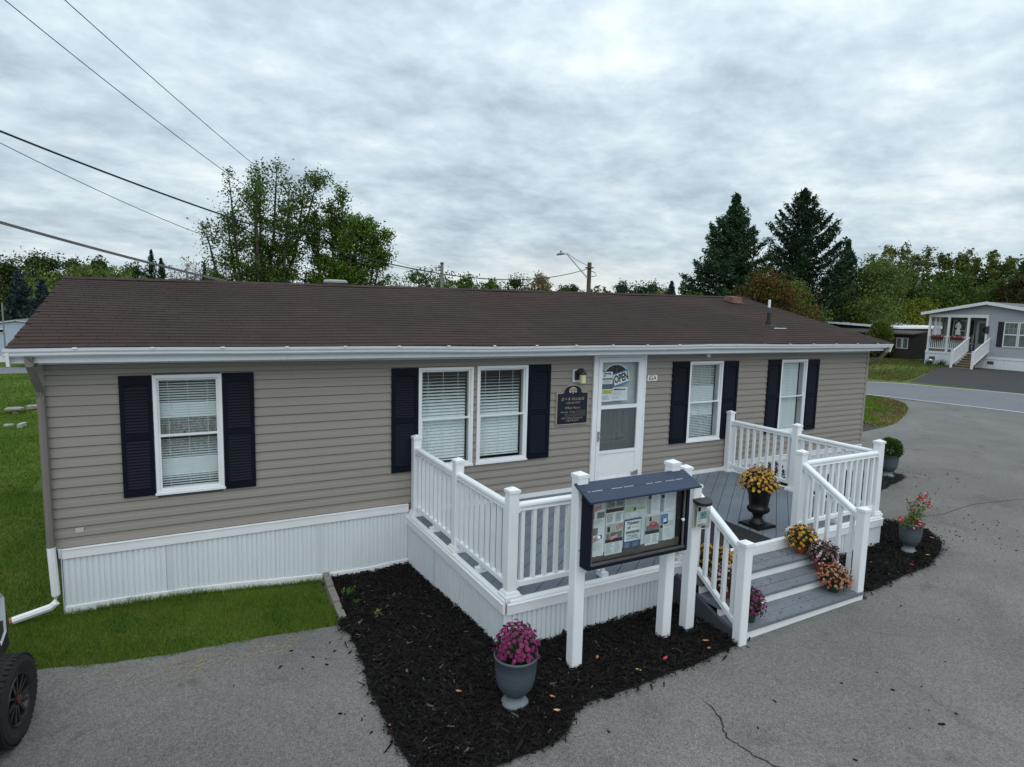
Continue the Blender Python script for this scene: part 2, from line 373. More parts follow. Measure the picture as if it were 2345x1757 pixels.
line_strip([(28.4, -16), (26.02, 2.4), (25.56, 5.71), (25.3, 7.3), (24.7, 12), (23.1, 30)], .11, .017, PAINT, 'edge_line')
line_strip([(32.75, -16), (32.15, 2), (31.95, 4.91), (31.1, 9.2), (30.22, 10.3), (29.5, 14)], .09, .017, PAINT, 'edge_line.001')
def crack(pts, name, wd=.012):
    q = [Vector(pts[0])]
    for a, b in zip(pts, pts[1:]):
        a, b = Vector(a), Vector(b)
        for j in range(1, 5): q.append(a.lerp(b, j/4)+Vector((random.uniform(-.012, .012), random.uniform(-.012, .012))))
    vs = []
    for i, p in enumerate(q):
        d = (q[min(i+1, len(q)-1)]-q[max(i-1, 0)]).normalized(); nn = Vector((-d.y, d.x))*wd*random.uniform(.25, .6)*min(1, .3+i/4, .3+(len(q)-1-i)/4)
        for s in (1, -1): P = p+nn*s; vs.append((P.x, P.y, h(P.x, P.y)+.0125))
    b = MB(); b.add(vs, [(2*i, 2*i+1, 2*i+3, 2*i+2) for i in range(len(q)-1)])
    prop(b.build(name, mat('crack_dark', (.022, .021, .02), .95, .3, 20)), kind='structure')
crack([(4.78, -4.01), (4.78, -4.12), (4.73, -4.26), (4.66, -4.33), (4.62, -4.43), (4.63, -4.52), (4.64, -4.61), (4.66, -4.68), (4.7, -4.8), (4.78, -5.0), (4.76, -5.3)], 'asphalt_crack')
crack([(10.75, -2.2), (11.6, -2.35), (12.6, -2.3), (13.8, -2.55), (15.2, -2.75), (16.4, -3.3)], 'asphalt_crack.001', .011)
crack([(9.6, -4.3), (9.9, -4.5), (9.95, -4.9), (10.3, -5.4)], 'asphalt_crack.002', .008)
# mulch beds: a low mound of soil with loose bark chips
BED1 = [(2.66, 0.0), (2.66, -.5), (2.62, -1.15), (2.5, -1.4), (2.55, -1.63), (2.54, -1.93), (2.52, -2.28), (2.47, -2.53), (2.46, -2.95), (2.45, -3.36), (2.48, -3.7), (2.6, -3.86), (2.98, -3.9), (3.17, -3.89), (3.36, -3.89), (3.52, -3.87), (3.66, -3.8),
        (3.78, -3.67), (3.95, -3.62), (4.6, -3.63), (5.04, -3.62), (5.33, -3.6), (5.66, -3.56), (5.85, -3.5), (5.85, -2.6), (3.75, -2.6), (3.75, 0.0)]
BED2 = [(7.58, -2.6), (7.6, -3.47), (8.04, -3.46), (8.58, -3.40), (9.23, -3.37), (9.5, -3.3), (9.9, -3.17), (10.3, -2.96), (10.55, -2.64), (10.56, -2.38), (10.45, -2.15), (9.9, -2.0), (9.3, -1.95), (9.3, -2.6)]
BED3 = [(9.3, -1.4), (11.4, -1.35), (12.0, -1.15), (12.68, -1.0), (13.2, -.87), (13.38, -.68), (13.2, -.4), (12.6, -.1), (9.3, -.1)]
def bed(name, poly, chips):
    o, ins = sheet(name, poly, .02, .22, SOIL, jit=.03, zf=lambda x, y: h(x, y)+.022+.008*math.sin(x*9)*math.sin(y*7+x))
    xs = [p[0] for p in poly]; ys = [p[1] for p in poly]; P = []
    while len(P) < chips:
        x, y = random.uniform(min(xs)-.12, max(xs)+.12), random.uniform(min(ys)-.12, max(ys)+.12)
        if ins(x, y) or random.random() < .30 and (lambda q: any(ins(x+dx*q, y+dy*q) for dx, dy in ((1, 0), (-1, 0), (0, 1), (0, -1))))(abs(random.gauss(0, .045))): P.append((x, y))
    n = chips; P = np.array(P); z = np.array([h(a, b) for a, b in P])+RNG.uniform(.018, .055, n)
    ln = (RNG.gamma(2.0, .0062, n)*np.where(RNG.random(n) < .08, 2.3, 1)).clip(.005, .055); wd = ln*RNG.uniform(.10, .30, n)+.0016; a = RNG.uniform(0, 2*PI, n); tl = RNG.normal(0, .35, n); rl = RNG.normal(0, .5, n)
    dx = np.c_[np.cos(a)*np.cos(tl), np.sin(a)*np.cos(tl), np.sin(tl)]*ln[:, None]/1
    sx = np.c_[-np.sin(a)*np.cos(rl), np.cos(a)*np.cos(rl), np.sin(rl)]*wd[:, None]
    up = np.c_[np.zeros(n), np.zeros(n), np.ones(n)]*(wd*.6)[:, None]
    C = np.c_[P, z]
    # a chip is a ridge: two long faces and a blunt end
    v = np.stack([C-dx-sx, C+dx*.9-sx*.6, C+dx+up*.6, C-dx*.8+up,   C-dx*.8+up, C+dx+up*.6, C+dx*.9+sx*.7, C-dx+sx], 1).reshape(-1, 3)
    me = mesh_np('mulch_chips', v, 0, CHIP, 4); c = bpy.data.objects.new('mulch_chips', me); COL.objects.link(c)
    me.materials.append(mat('chip_grey', (.075, .068, .062), .85, .4, 30, island=.6)); me.polygons.foreach_set('material_index', np.repeat((RNG.random(n) < .018).astype(np.int32), 2))
    prop(c, kind='stuff'); return c
bed('mulch_bed', BED1, 60000); bed('mulch_bed.001', BED2, 22000); bed('mulch_bed.002', BED3, 9000)
def scatter_chips():
    P = []
    for _ in range(230):
        t = random.random()
        if t < .45: x, y = random.uniform(1.2, 2.5), random.uniform(-4.2, -1.4)
        elif t < .75: x, y = random.gauss(10.9, .6), random.gauss(-2.9, .5)
        elif t < .9: x, y = random.gauss(13.6, .7), random.gauss(-1.1, .4)
        else: x, y = random.uniform(3.8, 9), random.uniform(-5.2, -3.75)
        if t < .45 and random.random() > ((x-1.2)/1.3)**1.6: continue
        P.append((x, y))
    b = MB()
    for x, y in P:
        a = random.uniform(0, PI); l = random.uniform(.006, .03)*(1 if random.random() < .9 else 1.7); d = Vector((math.cos(a), math.sin(a), 0)); c = Vector((x, y, h(x, y)+.014))
        b.bar(c-d*l/2, c+d*l/2, l*.35, .008)
    prop(b.build('stray_chips', CHIP), kind='stuff')
scatter_chips()
def clippings():
    b = MB(); m = mat('straw', (.36, .29, .18), .9, .2, 20)
    for cx, cy, sx, sy, n in ((.95, -1.62, .16, .12, 90), (1.22, -1.58, .12, .08, 60), (1.6, -1.62, .25, .08, 70), (.45, -1.38, .22, .04, 40), (1.9, -1.5, .2, .05, 40)):
        for _ in range(n):
            x, y = random.gauss(cx, sx), random.gauss(cy, sy); a = random.gauss(.5, .5); l = random.uniform(.02, .06); d = Vector((math.cos(a), math.sin(a), 0)); c = Vector((x, y, h(x, y)+.013))
            b.bar(c-d*l/2, c+d*l/2, .003, .002)
    prop(b.build('dry_clippings', m), kind='stuff')
clippings()
# grass blades where the lawn is near
def blades(name, regions, m):
    V = []
    for (x0, x1, y0, y1, n, ht, wd, ok) in regions:
        x = RNG.uniform(x0, x1, n); y = RNG.uniform(y0, y1, n)
        if ok: k = np.array([ok(a, b) for a, b in zip(x, y)]); x, y = x[k], y[k]
        n = len(x); z = np.array([h(a, b) for a, b in zip(x, y)])-.003; pt = .62+.38*np.sin(x*2.3+1.7*np.sin(y*2.1))*np.sin(y*3.1+x*.7)+.30*np.sin(x*7.1+y*3.3)*np.sin(y*8.3-x*2.9)
        a = RNG.uniform(0, 2*PI, n); hh = ht*RNG.uniform(.45, 1.25, n)*(.75+.6*pt.clip(.1, 1.4)); lean = RNG.uniform(.2, 1.1, n); b = RNG.uniform(0, 2*PI, n)
        B = np.c_[x, y, z]; s = np.c_[np.cos(a), np.sin(a), np.zeros(n)]*wd/2
        T = B+np.c_[np.cos(b)*lean*hh, np.sin(b)*lean*hh, hh]
        V.append(np.stack([B-s, B+s, T], 1).reshape(-1, 3))
    me = mesh_np(name, np.concatenate(V), 0, m, 3); o = bpy.data.objects.new(name, me); COL.objects.link(o); prop(o, kind='stuff')
def edge_y(x):
    P = [(-14, -1.0), (-1.5, -1.0), (0.01, -1.07), (0.59, -1.24), (1.1, -1.31), (1.54, -1.31), (1.95, -1.32), (2.43, -1.36), (2.7, -1.3)]
    for (a, b), (c, d) in zip(P, P[1:]):
        if a <= x <= c: return b+(d-b)*(x-a)/(c-a)
    return -1.0
wob = lambda x: .026*math.sin(x*11)+.022*math.sin(x*27+1)*math.sin(x*3)+random.gauss(0, .014)
blades('lawn_grass', [(-1.6, 2.62, -1.40, -.02, 95000, .034, .005, lambda x, y: y > edge_y(x)-.012+wob(x) and not (x > 2.55 and y > -1.2) and (x < 2.5 or y > -1.3)),
                      (-3.2, .1, -.02, 5, 60000, .04, .008, None), (-4.6, -1.0, 5, 14, 45000, .045, .014, None), (-5.5, -2.4, 14, 25.5, 16000, .05, .03, None),
                      (.1, 2.6, -.10, -.01, 3000, .075, .006, None)], BLADE)
blades('straw_blades', [(-1.6, 2.6, -1.36, -.05, 5200, .030, .005, lambda x, y: y > edge_y(x) and math.sin(x*3.1+y*5)+math.sin(x*7+2) > .1)], DRYBLADE)
blades('clover_patch', [(.2, 2.5, -1.25, -.1, 9000, .028, .016, lambda x, y: math.sin(x*5.3+1)*math.sin(y*6.1+x*2)+.4*math.sin(x*13) > .62)], leaf_mat('clover', (.05, .13, .03), (.10, .19, .06), .3, .4))
ISL = [(18.4, 2.64), (19.42, 2.88), (21.4, 3.72), (23.06, 4.55), (24.3, 5.4), (24.9, 6.15), (25.1, 6.7), (24.9, 8.5), (24.5, 11), (17, 10), (16.5, 3.3)]
def in_poly(P):
    def f(x, y):
        c = False; j = len(P)-1
        for i in range(len(P)):
            (ax, ay), (bx, by) = P[i], P[j]
            if (ay > y) != (by > y) and x < (bx-ax)*(y-ay)/(by-ay)+ax: c = not c
            j = i
        return c
    return f
isl = in_poly(ISL)
def isl_d(x, y):
    return min(math.hypot(x-a-(c-a)*t, y-b-(d-b)*t) for (a, b), (c, d) in zip(ISL[:7], ISL[1:8]) for t in (0, .25, .5, .75))
blades('rough_lawn', [(31.5, 46, 9.6, 20, 60000, .05, .06, lambda x, y: y > 9.5+(x-31.4)*.30 and (x < 42.6 or y > 14.9) and random.random() < .55+.4*math.sin(x*.5+y*.35))], leaf_mat('olive_grass', (.105, .135, .035), (.22, .19, .075), .3, .45))
blades('island_grass', [(16.5, 25.2, 2.6, 11, 42000, .07, .025, lambda x, y: isl(x, y) and isl_d(x, y) > .75+.3*math.sin(x*2+y))], BLADE)
blades('dry_edge_grass', [(16.5, 25.2, 2.5, 9, 60000, .04, .03, lambda x, y: isl(x, y) and isl_d(x, y) < .95+.3*math.sin(x*3-y) and random.random() < .45)], DRYBLADE)

# ------------------------------------------------------------------ the office: a long single-storey manufactured home
HL, HD = 13.1, 6.58
ZB, CR = .902, .1016
house = thing('manufactured_home', (6.5, 3.3, .25), 'long taupe-sided home with a brown shingle roof and navy shutters, behind the white deck', 'house')
OPEN = [(.945, 1.59, 1.355, 2.607), (3.82, 4.573, 1.318, 2.62), (4.63, 5.395, 1.318, 2.625), (8.38, 9.12, 1.312, 2.62), (10.557, 11.257, 1.312, 2.615), (6.50, 7.45, .815, 2.782)]
SEAM = {}
def siding_front():
    for k in range(-1, 19):
        z0 = ZB+k*CR; z1 = min(z0+CR, 2.765)
        if z1-z0 < .02: break
        xs = [(.055, HL-.05)] if k >= 0 else [(3.72, 9.37)]
        for a, b, c, d in OPEN:
            if d > z0+.03 and c < z1-.03:
                nx = []
                for p, q in xs:
                    if b <= p or a >= q: nx.append((p, q)); continue
                    if a-p > .01: nx.append((p, a+.012))
                    if q-b > .01: nx.append((b-.012, q))
                xs = nx
        seams = [3.3+random.uniform(-1.2, 1.2), 6.1+random.uniform(-.7, .7), 9.8+random.uniform(-.6, .6), 12.0+random.uniform(-.6, .6)] if k % 2 else [2.1+random.uniform(-.5, .5), 5.6+random.uniform(-.6, .6), 8.0+random.uniform(-.2, .3), 9.75+random.uniform(-.2, .2)]
        segs = []
        for p, q in xs:
            cut = [p]+[s for s in seams if p+.25 < s < q-.25]+[q]
            segs += [(cut[i]+(.0012 if i else 0), cut[i+1]) for i in range(len(cut)-1)]
        for p, q in segs:
            e = random.uniform(-.001, .001)
            b = MB(); b.prism([(.002, z0+.012), (-.012, z0+.010), (-.020+e, z0), (-.0215+e, z0+.005), (-.018+e, z0+.050), (-.0115, z0+.054), (-.0085, z1-.0055), (.002, z1-.0055)], p, q, 'x')
            b.build('siding_board', SIDING, house)
siding_front()
def house_shell():
    # front wall sheathing, cut round the openings
    xe = sorted({.0, HL}|{a for o in OPEN for a in o[:2]}); b = MB()
    for p, q in zip(xe, xe[1:]):
        zs = [(.70, 2.85)]
        for a, bb, c, d in OPEN:
            if a <= p+1e-6 and bb >= q-1e-6: zs = [(.70, c), (d, 2.85)]
        for c, d in zs: b.box(p, .003, c, q, .12, d)
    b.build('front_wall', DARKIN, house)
    b = MB(); g = lambda y: 2.86+.21*(y if y < 3.29 else 6.58-y)
    for x0, x1 in ((.0, .12), (HL-.12, HL)):
        b.prism([(.121, .70), (HD-.12, .70), (HD-.12, g(HD-.12)), (3.29, g(3.29)), (.121, g(.121))], x0, x1, 'x')
    for k in range(26):
        z0 = ZB+k*CR; lim = 2.74+.21*3.29
        if z0 > lim: break
        ya = 0.0 if z0 < 2.7 else (z0-2.66)/.21
        if ya > 3.1: break
        for x0, sgn in ((0, -1), (HL, 1)):
            s = [(0, z0), (sgn*.016, z0), (sgn*.004, z0+CR), (0, z0+CR)]
            vs = [(x0+p, ya, q) for p, q in s]+[(x0+p, HD-ya, q) for p, q in s]
            b.add(vs, [(0, 1, 5, 4), (1, 2, 6, 5), (2, 3, 7, 6), (0, 3, 2, 1), (4, 5, 6, 7)])
    b.build('end_wall', SIDING, house, recalc=True)
    b = MB(); b.box(0, HD-.119, .70, HL, HD, 2.86)
    for k in range(18):
        z0 = ZB+k*CR; b.prism([(HD, z0), (HD+.016, z0), (HD+.004, z0+CR), (HD, z0+CR)], 0, HL, 'x')
    b.build('back_wall', SIDING, house)
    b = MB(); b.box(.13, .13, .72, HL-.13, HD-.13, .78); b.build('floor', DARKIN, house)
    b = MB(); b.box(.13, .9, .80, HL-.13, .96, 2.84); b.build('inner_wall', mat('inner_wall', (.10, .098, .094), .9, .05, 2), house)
    for x0, x1 in ((.0, .055), (HL-.05, HL+.012)):
        b = MB(); b.box(x0, -.024, ZB-.035, x1, .07, 2.83); b.build('corner_trim', CORNER, house)
house_shell()
# windows
def window(i, x0, x1, z0, z1, pitch, tilt, drop, bx1):
    b = MB(); f = .034; y0, y1 = -.036, .10
    b.box(x0, y0, z0, x0+f, y1, z1); b.box(x1-f, y0, z0, x1, y1, z1); b.box(x0+f, y0, z1-f, x1-f, y1, z1); b.box(x0+f, y0, z0, x1-f, y1, z0+f)
    b.box(x0-.012, y0-.01, z0-.012, x1+.012, y0+.012, z0+.012)
    win = b.build('window', TRIMW, house)
    zm = z0+(z1-z0)*.49
    for nm, a, c, yy in (('upper_sash', zm-.012, z1-f, -.008), ('lower_sash', z0+f, zm+.014, -.026)):
        s = MB(); g = .022; X0, X1 = x0+f, x1-f
        s.box(X0, yy, a, X0+g, yy+.022, c); s.box(X1-g, yy, a, X1, yy+.022, c); s.box(X0+g, yy, a, X1-g, yy+.022, a+g); s.box(X0+g, yy, c-g, X1-g, yy+.022, c)
        s.build(nm, TRIMW, win)
        gmb = MB(); gmb.box(X0+g, yy+.009, a+g, X1-g, yy+.012, c-g); gmb.build('pane', GLASS, win)
    s = MB(); zt = z1-f-.02; zb = z0+f+drop; n = int((zt-zb)/pitch)
    for k in range(n):
        z = zt-.02-k*pitch; tk = tilt(1-k/n); dy, dz = pitch*.485*math.cos(tk), pitch*.485*math.sin(tk)
        yb = .066
        s.add([(x0+f+.004, yb-dy, z-dz), (bx1, yb-dy, z-dz), (bx1, yb+dy, z+dz), (x0+f+.004, yb+dy, z+dz)], [(0, 1, 2, 3)])
    s.box(x0+f+.003, .045, zt-.015, bx1, .085, zt+.012); s.box(x0+f+.004, .052, zb-.012, bx1, .078, zb+.004)
    for t in (.18, .5, .82): xx = x0+f+(bx1-x0-f)*t; s.box(xx-.002, .037, zb, xx+.002, .039, zt)
    s.build('blind', BLINDM, win)
    return win
clos = math.radians(74)
window(1, *OPEN[0], .027, lambda t: math.radians(14+16*math.sin(t*9)) if not (.10 < t < .28 or .66 < t < .80) else math.radians(62), .012, OPEN[0][1]-.036)
window(2, *OPEN[1], .041, lambda t: math.radians(-6+72*min(1, (1-t)*1.9)), .05, OPEN[1][1]-.075)
window(3, *OPEN[2], .041, lambda t: math.radians(-12+76*min(1, (1-t)*1.7)), .06, OPEN[2][1]-.085)
window(4, *OPEN[3], .027, lambda t: math.radians(24) if t > .72 or t < .3 else math.radians(58), .012, OPEN[3][1]-.10)
window(5, *OPEN[4], .027, lambda t: math.radians(60), .012, OPEN[4][1]-.12)
curtain_m = mat('lace_curtain', (.42, .41, .40), .9, .5, 38)
for x0, x1, z0, z1 in ((1.0, 1.54, 1.95, 2.25), (1.0, 1.54, 1.45, 1.9), (8.43, 9.0, 2.2, 2.56), (8.43, 9.0, 1.35, 1.7)):
    b = MB(); n = 22
    for i in range(n):
        a, c = x0+(x1-x0)*i/n, x0+(x1-x0)*(i+1)/n; ya, yc = .13+.012*math.sin(i*1.9), .13+.012*math.sin((i+1)*1.9)
        b.add([(a, ya, z0), (c, yc, z0), (c, yc, z1), (a, ya, z1)], [(0, 1, 2, 3)])
    b.build('curtain', curtain_m, house)
# shutters
def shutter(x0, x1, z0, z1):
    b = MB(); st = (x1-x0)*.13; y0, y1 = -.042, -.016; zm = z0+(z1-z0)*.50
    b.box(x0, y0, z0, x0+st, y1, z1); b.box(x1-st, y0, z0, x1, y1, z1)
    for a, c in ((z0, z0+.075), (zm-.032, zm+.032), (z1-.085, z1)): b.box(x0+st, y0, a, x1-st, y1, c)
    b.box(x0+.01, -.024, z0+.01, x1-.01, -.018, z1-.01)
    # shallow arch under the top rail
    A = [(x0+st, z1-.085)]+[(x0+st+(x1-x0-2*st)*t, z1-.085-.022+.022*math.sin(PI*t)) for t in [i/10 for i in range(11)]]+[(x1-st, z1-.085)]
    for i in range(1, len(A)-2):
        p, q = A[i], A[i+1]; b.prism([(p[0], z1-.085), (p[0], p[1]), (q[0], q[1]), (q[0], z1-.085)], y0+.001, y1, 'y')
    o = b.build('shutter', NAVY, house); s = MB(); lp = .0315
    for a, c in ((z0+.075, zm-.032), (zm+.032, z1-.1)):
        z = a+.006
        while z < c-.02:
            s.add([(x0+st, -.038, z), (x1-st, -.038, z), (x1-st, -.036, z+.006), (x0+st, -.036, z+.006), (x1-st, -.025, z+lp-.003), (x0+st, -.025, z+lp-.003)], [(0, 1, 2, 3), (3, 2, 4, 5)])
            z += lp
    s.build('louvers', NAVY, o)
for a in ((.652, .937, 1.352, 2.607), (1.598, 1.911, 1.335, 2.615), (3.472, 3.812, 1.315, 2.62), (5.402, 5.757, 1.31, 2.627), (8.017, 8.372, 1.31, 2.622), (9.128, 9.475, 1.308, 2.615), (10.219, 10.549, 1.308, 2.62), (11.265, 11.59, 1.31, 2.61)): shutter(*a)
# entrance: storm door in front of a panelled door
def entrance():
    x0, x1, z0, z1 = OPEN[5]
    b = MB(); f = .07; y0 = -.045
    b.box(x0, y0, z0, x0+f, .12, z1); b.box(x1-f, y0, z0, x1, .12, z1); b.box(x0+f, y0, z1-.07, x1-f, .12, z1); b.box(x0+f, y0-.02, z0, x1-f, .12, z0+.03)
    b.box(x0-.014, y0-.008, z0, x0+.01, -.019, z1+.016); b.box(x1-.01, y0-.008, z0, x1+.014, -.019, z1+.016); b.box(x0+.01, y0-.008, z1-.012, x1-.01, -.019, z1+.016)
    fr = b.build('door_frame', TRIMW, house)
    X0, X1, Z0, Z1 = x0+f+.004, x1-f-.004, z0+.034, z1-.074; b = MB(); ya, yb = -.052, -.02; s = .062
    b.box(X0, ya, Z0, X0+s, yb, Z1); b.box(X1-s, ya, Z0, X1, yb, Z1)
    for a, c in ((Z1-.07, Z1), (1.945, 2.0), (1.27, 1.315), (Z0, Z0+.05)): b.box(X0+s, ya, a, X1-s, yb, c)
    b.box(X0+s, ya+.012, Z0+.05, X1-s, yb-.004, 1.27)
    d = b.build('storm_door', TRIMW, house)
    for a, c in ((2.0, Z1-.07), (1.315, 1.945)):
        g = MB(); g.box(X0+s, -.036, a, X1-s, -.033, c); g.build('pane', GLASS, d)
    sm_ = bpy.data.materials.new('insect_screen'); sm_.use_nodes = True; t_ = sm_.node_tree; t_.nodes.remove(t_.nodes['Principled BSDF'])
    tr_, df_, mx_ = N('ShaderNodeBsdfTransparent', t_), N('ShaderNodeBsdfDiffuse', t_), N('ShaderNodeMixShader', t_); df_.inputs[0].default_value = (.11, .115, .12, 1); mx_.inputs[0].default_value = .62
    t_.links.new(tr_.outputs[0], mx_.inputs[1]); t_.links.new(df_.outputs[0], mx_.inputs[2]); t_.links.new(mx_.outputs[0], t_.nodes['Material Output'].inputs[0])
    b = MB(); b.add([(X0+s, -.029, 1.315), (X1-s, -.029, 1.315), (X1-s, -.029, 1.945), (X0+s, -.029, 1.945)], [(0, 1, 2, 3)]); b.build('insect_screen', sm_, d)
    hm = mat('door_metal', (.42, .40, .36), .35, .1, 10, metal=.8)
    b = MB(); b.box(X0+.012, -.07, 1.47, X0+.035, -.052, 1.62); b.bar((X0+.024, -.075, 1.53), (X0+.07, -.085, 1.525), .014, .014); b.bar((X0+.024, -.07, 1.60), (X0+.05, -.075, 1.60), .02, .02); b.build('handle', hm, d)
    b = MB(); b.bar((X1-.12, -.06, Z0+.075), (X1-.01, -.065, Z0+.075), .03, .045); b.bar((X1-.06, -.062, Z0+.1), (X1-.005, -.06, Z0+.115), .02, .02); b.build('door_closer', hm, d)
    # panelled inner door with a fan light
    b = MB(); b.box(X0-.02, .05, Z0, X1+.02, .09, Z1)
    for a, c in ((X0+.08, X0+.36), (X0+.43, X0+.70)):
        for p, q in ((.9, 1.35), (1.42, 1.93)):
            b.box(a, .044, p, c, .05, p+.012); b.box(a, .044, q-.012, c, .05, q); b.box(a, .044, p+.012, a+.012, .05, q-.012); b.box(c-.012, .044, p+.012, c, .05, q-.012)
    idr = b.build('inner_door', mat('inner_door', (.50, .51, .51), .5, .04, 3), house)
    cx, cz, r = (X0+X1)/2-.02, 2.40, .225; b = MB()
    b.prism([(cx+r*math.cos(t), cz+r*.85*math.sin(t)) for t in [PI*i/16 for i in range(17)]], .043, .049, 'y'); b.build('fan_light', mat('fan_glass', (.035, .032, .03), .15, .4, 9), idr)
    b = MB(); pr = [PI*i/16 for i in range(17)]
    for i in range(16):
        p, q = pr[i], pr[i+1]; b.prism([(cx+R*math.cos(t), cz+R*.85*math.sin(t)) for R, t in ((r, p), (r+.03, p), (r+.03, q), (r, q))], .036, .05, 'y')
    b.box(cx-.008, .038, cz, cx+.008, .0425, cz+r*.85); b.box(cx-r-.03, .036, cz-.02, cx+r+.03, .05, cz); b.build('fan_trim', TRIMW, idr)
entrance()
# skirting round the base: ribbed panels between a top band and a base track
def skirt_panel_mesh(w, ht, name='skirt_panel', deep=1.0):
    b = MB(); n = 4; P = []
    for i in range(n):
        a = i*w/n; c = w/n
        P += [(a-.001, -.006), (a+.006, -.006), (a+.012, -.017), (a+c*.40, -.017), (a+c*.45, -.0075), (a+c*.55, -.0075), (a+c*.60, -.017), (a+c-.008, -.017), (a+c-.001, -.006)]
    P = [(x, -.017+(y+.017)*deep) for x, y in P]; vs = [(x, y, 0) for x, y in P]+[(x, y, ht) for x, y in P]; k = len(P)
    b.add(vs, [(i, i+1, i+1+k, i+k) for i in range(k-1)])
    return b.mesh(name, SKIRTM)
VENT = bpy.data.materials.new('vent_perforated'); VENT.use_nodes = True
def _vent():
    t = VENT.node_tree; L = t.links.new; bs = t.nodes['Principled BSDF']; p = N('ShaderNodeTexCoord', t).outputs['Object']
    mp = N('ShaderNodeMapping', t); mp.inputs['Rotation'].default_value = (0, math.radians(40), 0); mp.inputs['Scale'].default_value = (62, 1, 62); L(p, mp.inputs[0])
    s = N('ShaderNodeSeparateXYZ', t); L(mp.outputs[0], s.inputs[0])
    a = math_node(t, 'ABSOLUTE', math_node(t, 'SUBTRACT', math_node(t, 'FRACT', s.outputs[0]), .5)); c = math_node(t, 'ABSOLUTE', math_node(t, 'SUBTRACT', math_node(t, 'FRACT', s.outputs[2]), .5))
    k = math_node(t, 'MULTIPLY', math_node(t, 'LESS_THAN', a, .26), math_node(t, 'LESS_THAN', c, .36))
    mx = N('ShaderNodeMix', t, data_type='RGBA'); L(k, mx.inputs[0]); mx.inputs[6].default_value = (.62, .66, .68, 1); mx.inputs[7].default_value = (.50, .53, .55, 1); L(mx.outputs[2], bs.inputs['Base Color'])
_vent()
def skirting(parent, a, b, ztop, band, drop=.95, vents=True, basetrack=True, deep=1.0):
    """vertical skirting from a to b (left to right seen from outside)"""
    a, b = Vector(a), Vector(b); d = (b-a).normalized(); L = (b-a).length; n = max(1, round(L/.40)); w = L/n; ang = math.atan2(d.y, d.x); out = Vector((d.y, -d.x))
    me = skirt_panel_mesh(w, drop, deep=deep)
    for i in range(n):
        p = a+d*(w*i); inst(me, 'skirt_panel', parent, (p.x, p.y, ztop-drop), rot=(0, 0, ang+random.uniform(-.004, .004)))
    if vents:
        vm = MB().box(-.03, -.0195, 0, .03, -.0174, drop).mesh('vent_strip', VENT)
        s = .62*1.5
        while s < L-.2:
            p = a+d*s; inst(vm, 'vent_strip', parent, (p.x, p.y, ztop-drop), rot=(0, 0, ang)); s += 1.55
    A, B = a+out*.019, b+out*.019
    k = MB(); k.sweep((A.x, A.y, ztop+.0), (B.x, B.y, ztop+.0), [(-.012, 0), (.014, 0), (.016, band*.88), (.024, band*.92), (.022, band), (-.012, band)]); k.build('skirt_band', TRIMW, parent, recalc=True)
    if basetrack:
        m = max(1, int(L/.5)); k = MB()
        for i in range(m):
            p, q = A+d*(L*i/m), A+d*(L*(i+1)/m); k.sweep((p.x, p.y, h(p.x, p.y)+.0), (q.x, q.y, h(q.x, q.y)+.0), [(-.01, -.02), (.012, -.02), (.010, .082), (-.01, .085)])
        k.build('base_track', TRIMW, parent, recalc=True)
skirting(house, (.112, -.02), (3.69, -.02), .80, .10)
skirting(house, (9.40, -.02), (HL-.03, -.02), .80, .10)
skirting(house, (.112, HD-.02), (.112, -.02), .80, .10, vents=False, basetrack=False)
skirting(house, (HL-.03, -.02), (HL-.03, HD-.02), .80, .10, vents=False, basetrack=False)
b = MB(); b.box(.229, -.0255, 1.045, .297, -.0195, 1.092); b.build('data_plate', mat('plate_grey', (.45, .46, .46), .5, .15, 30), house)
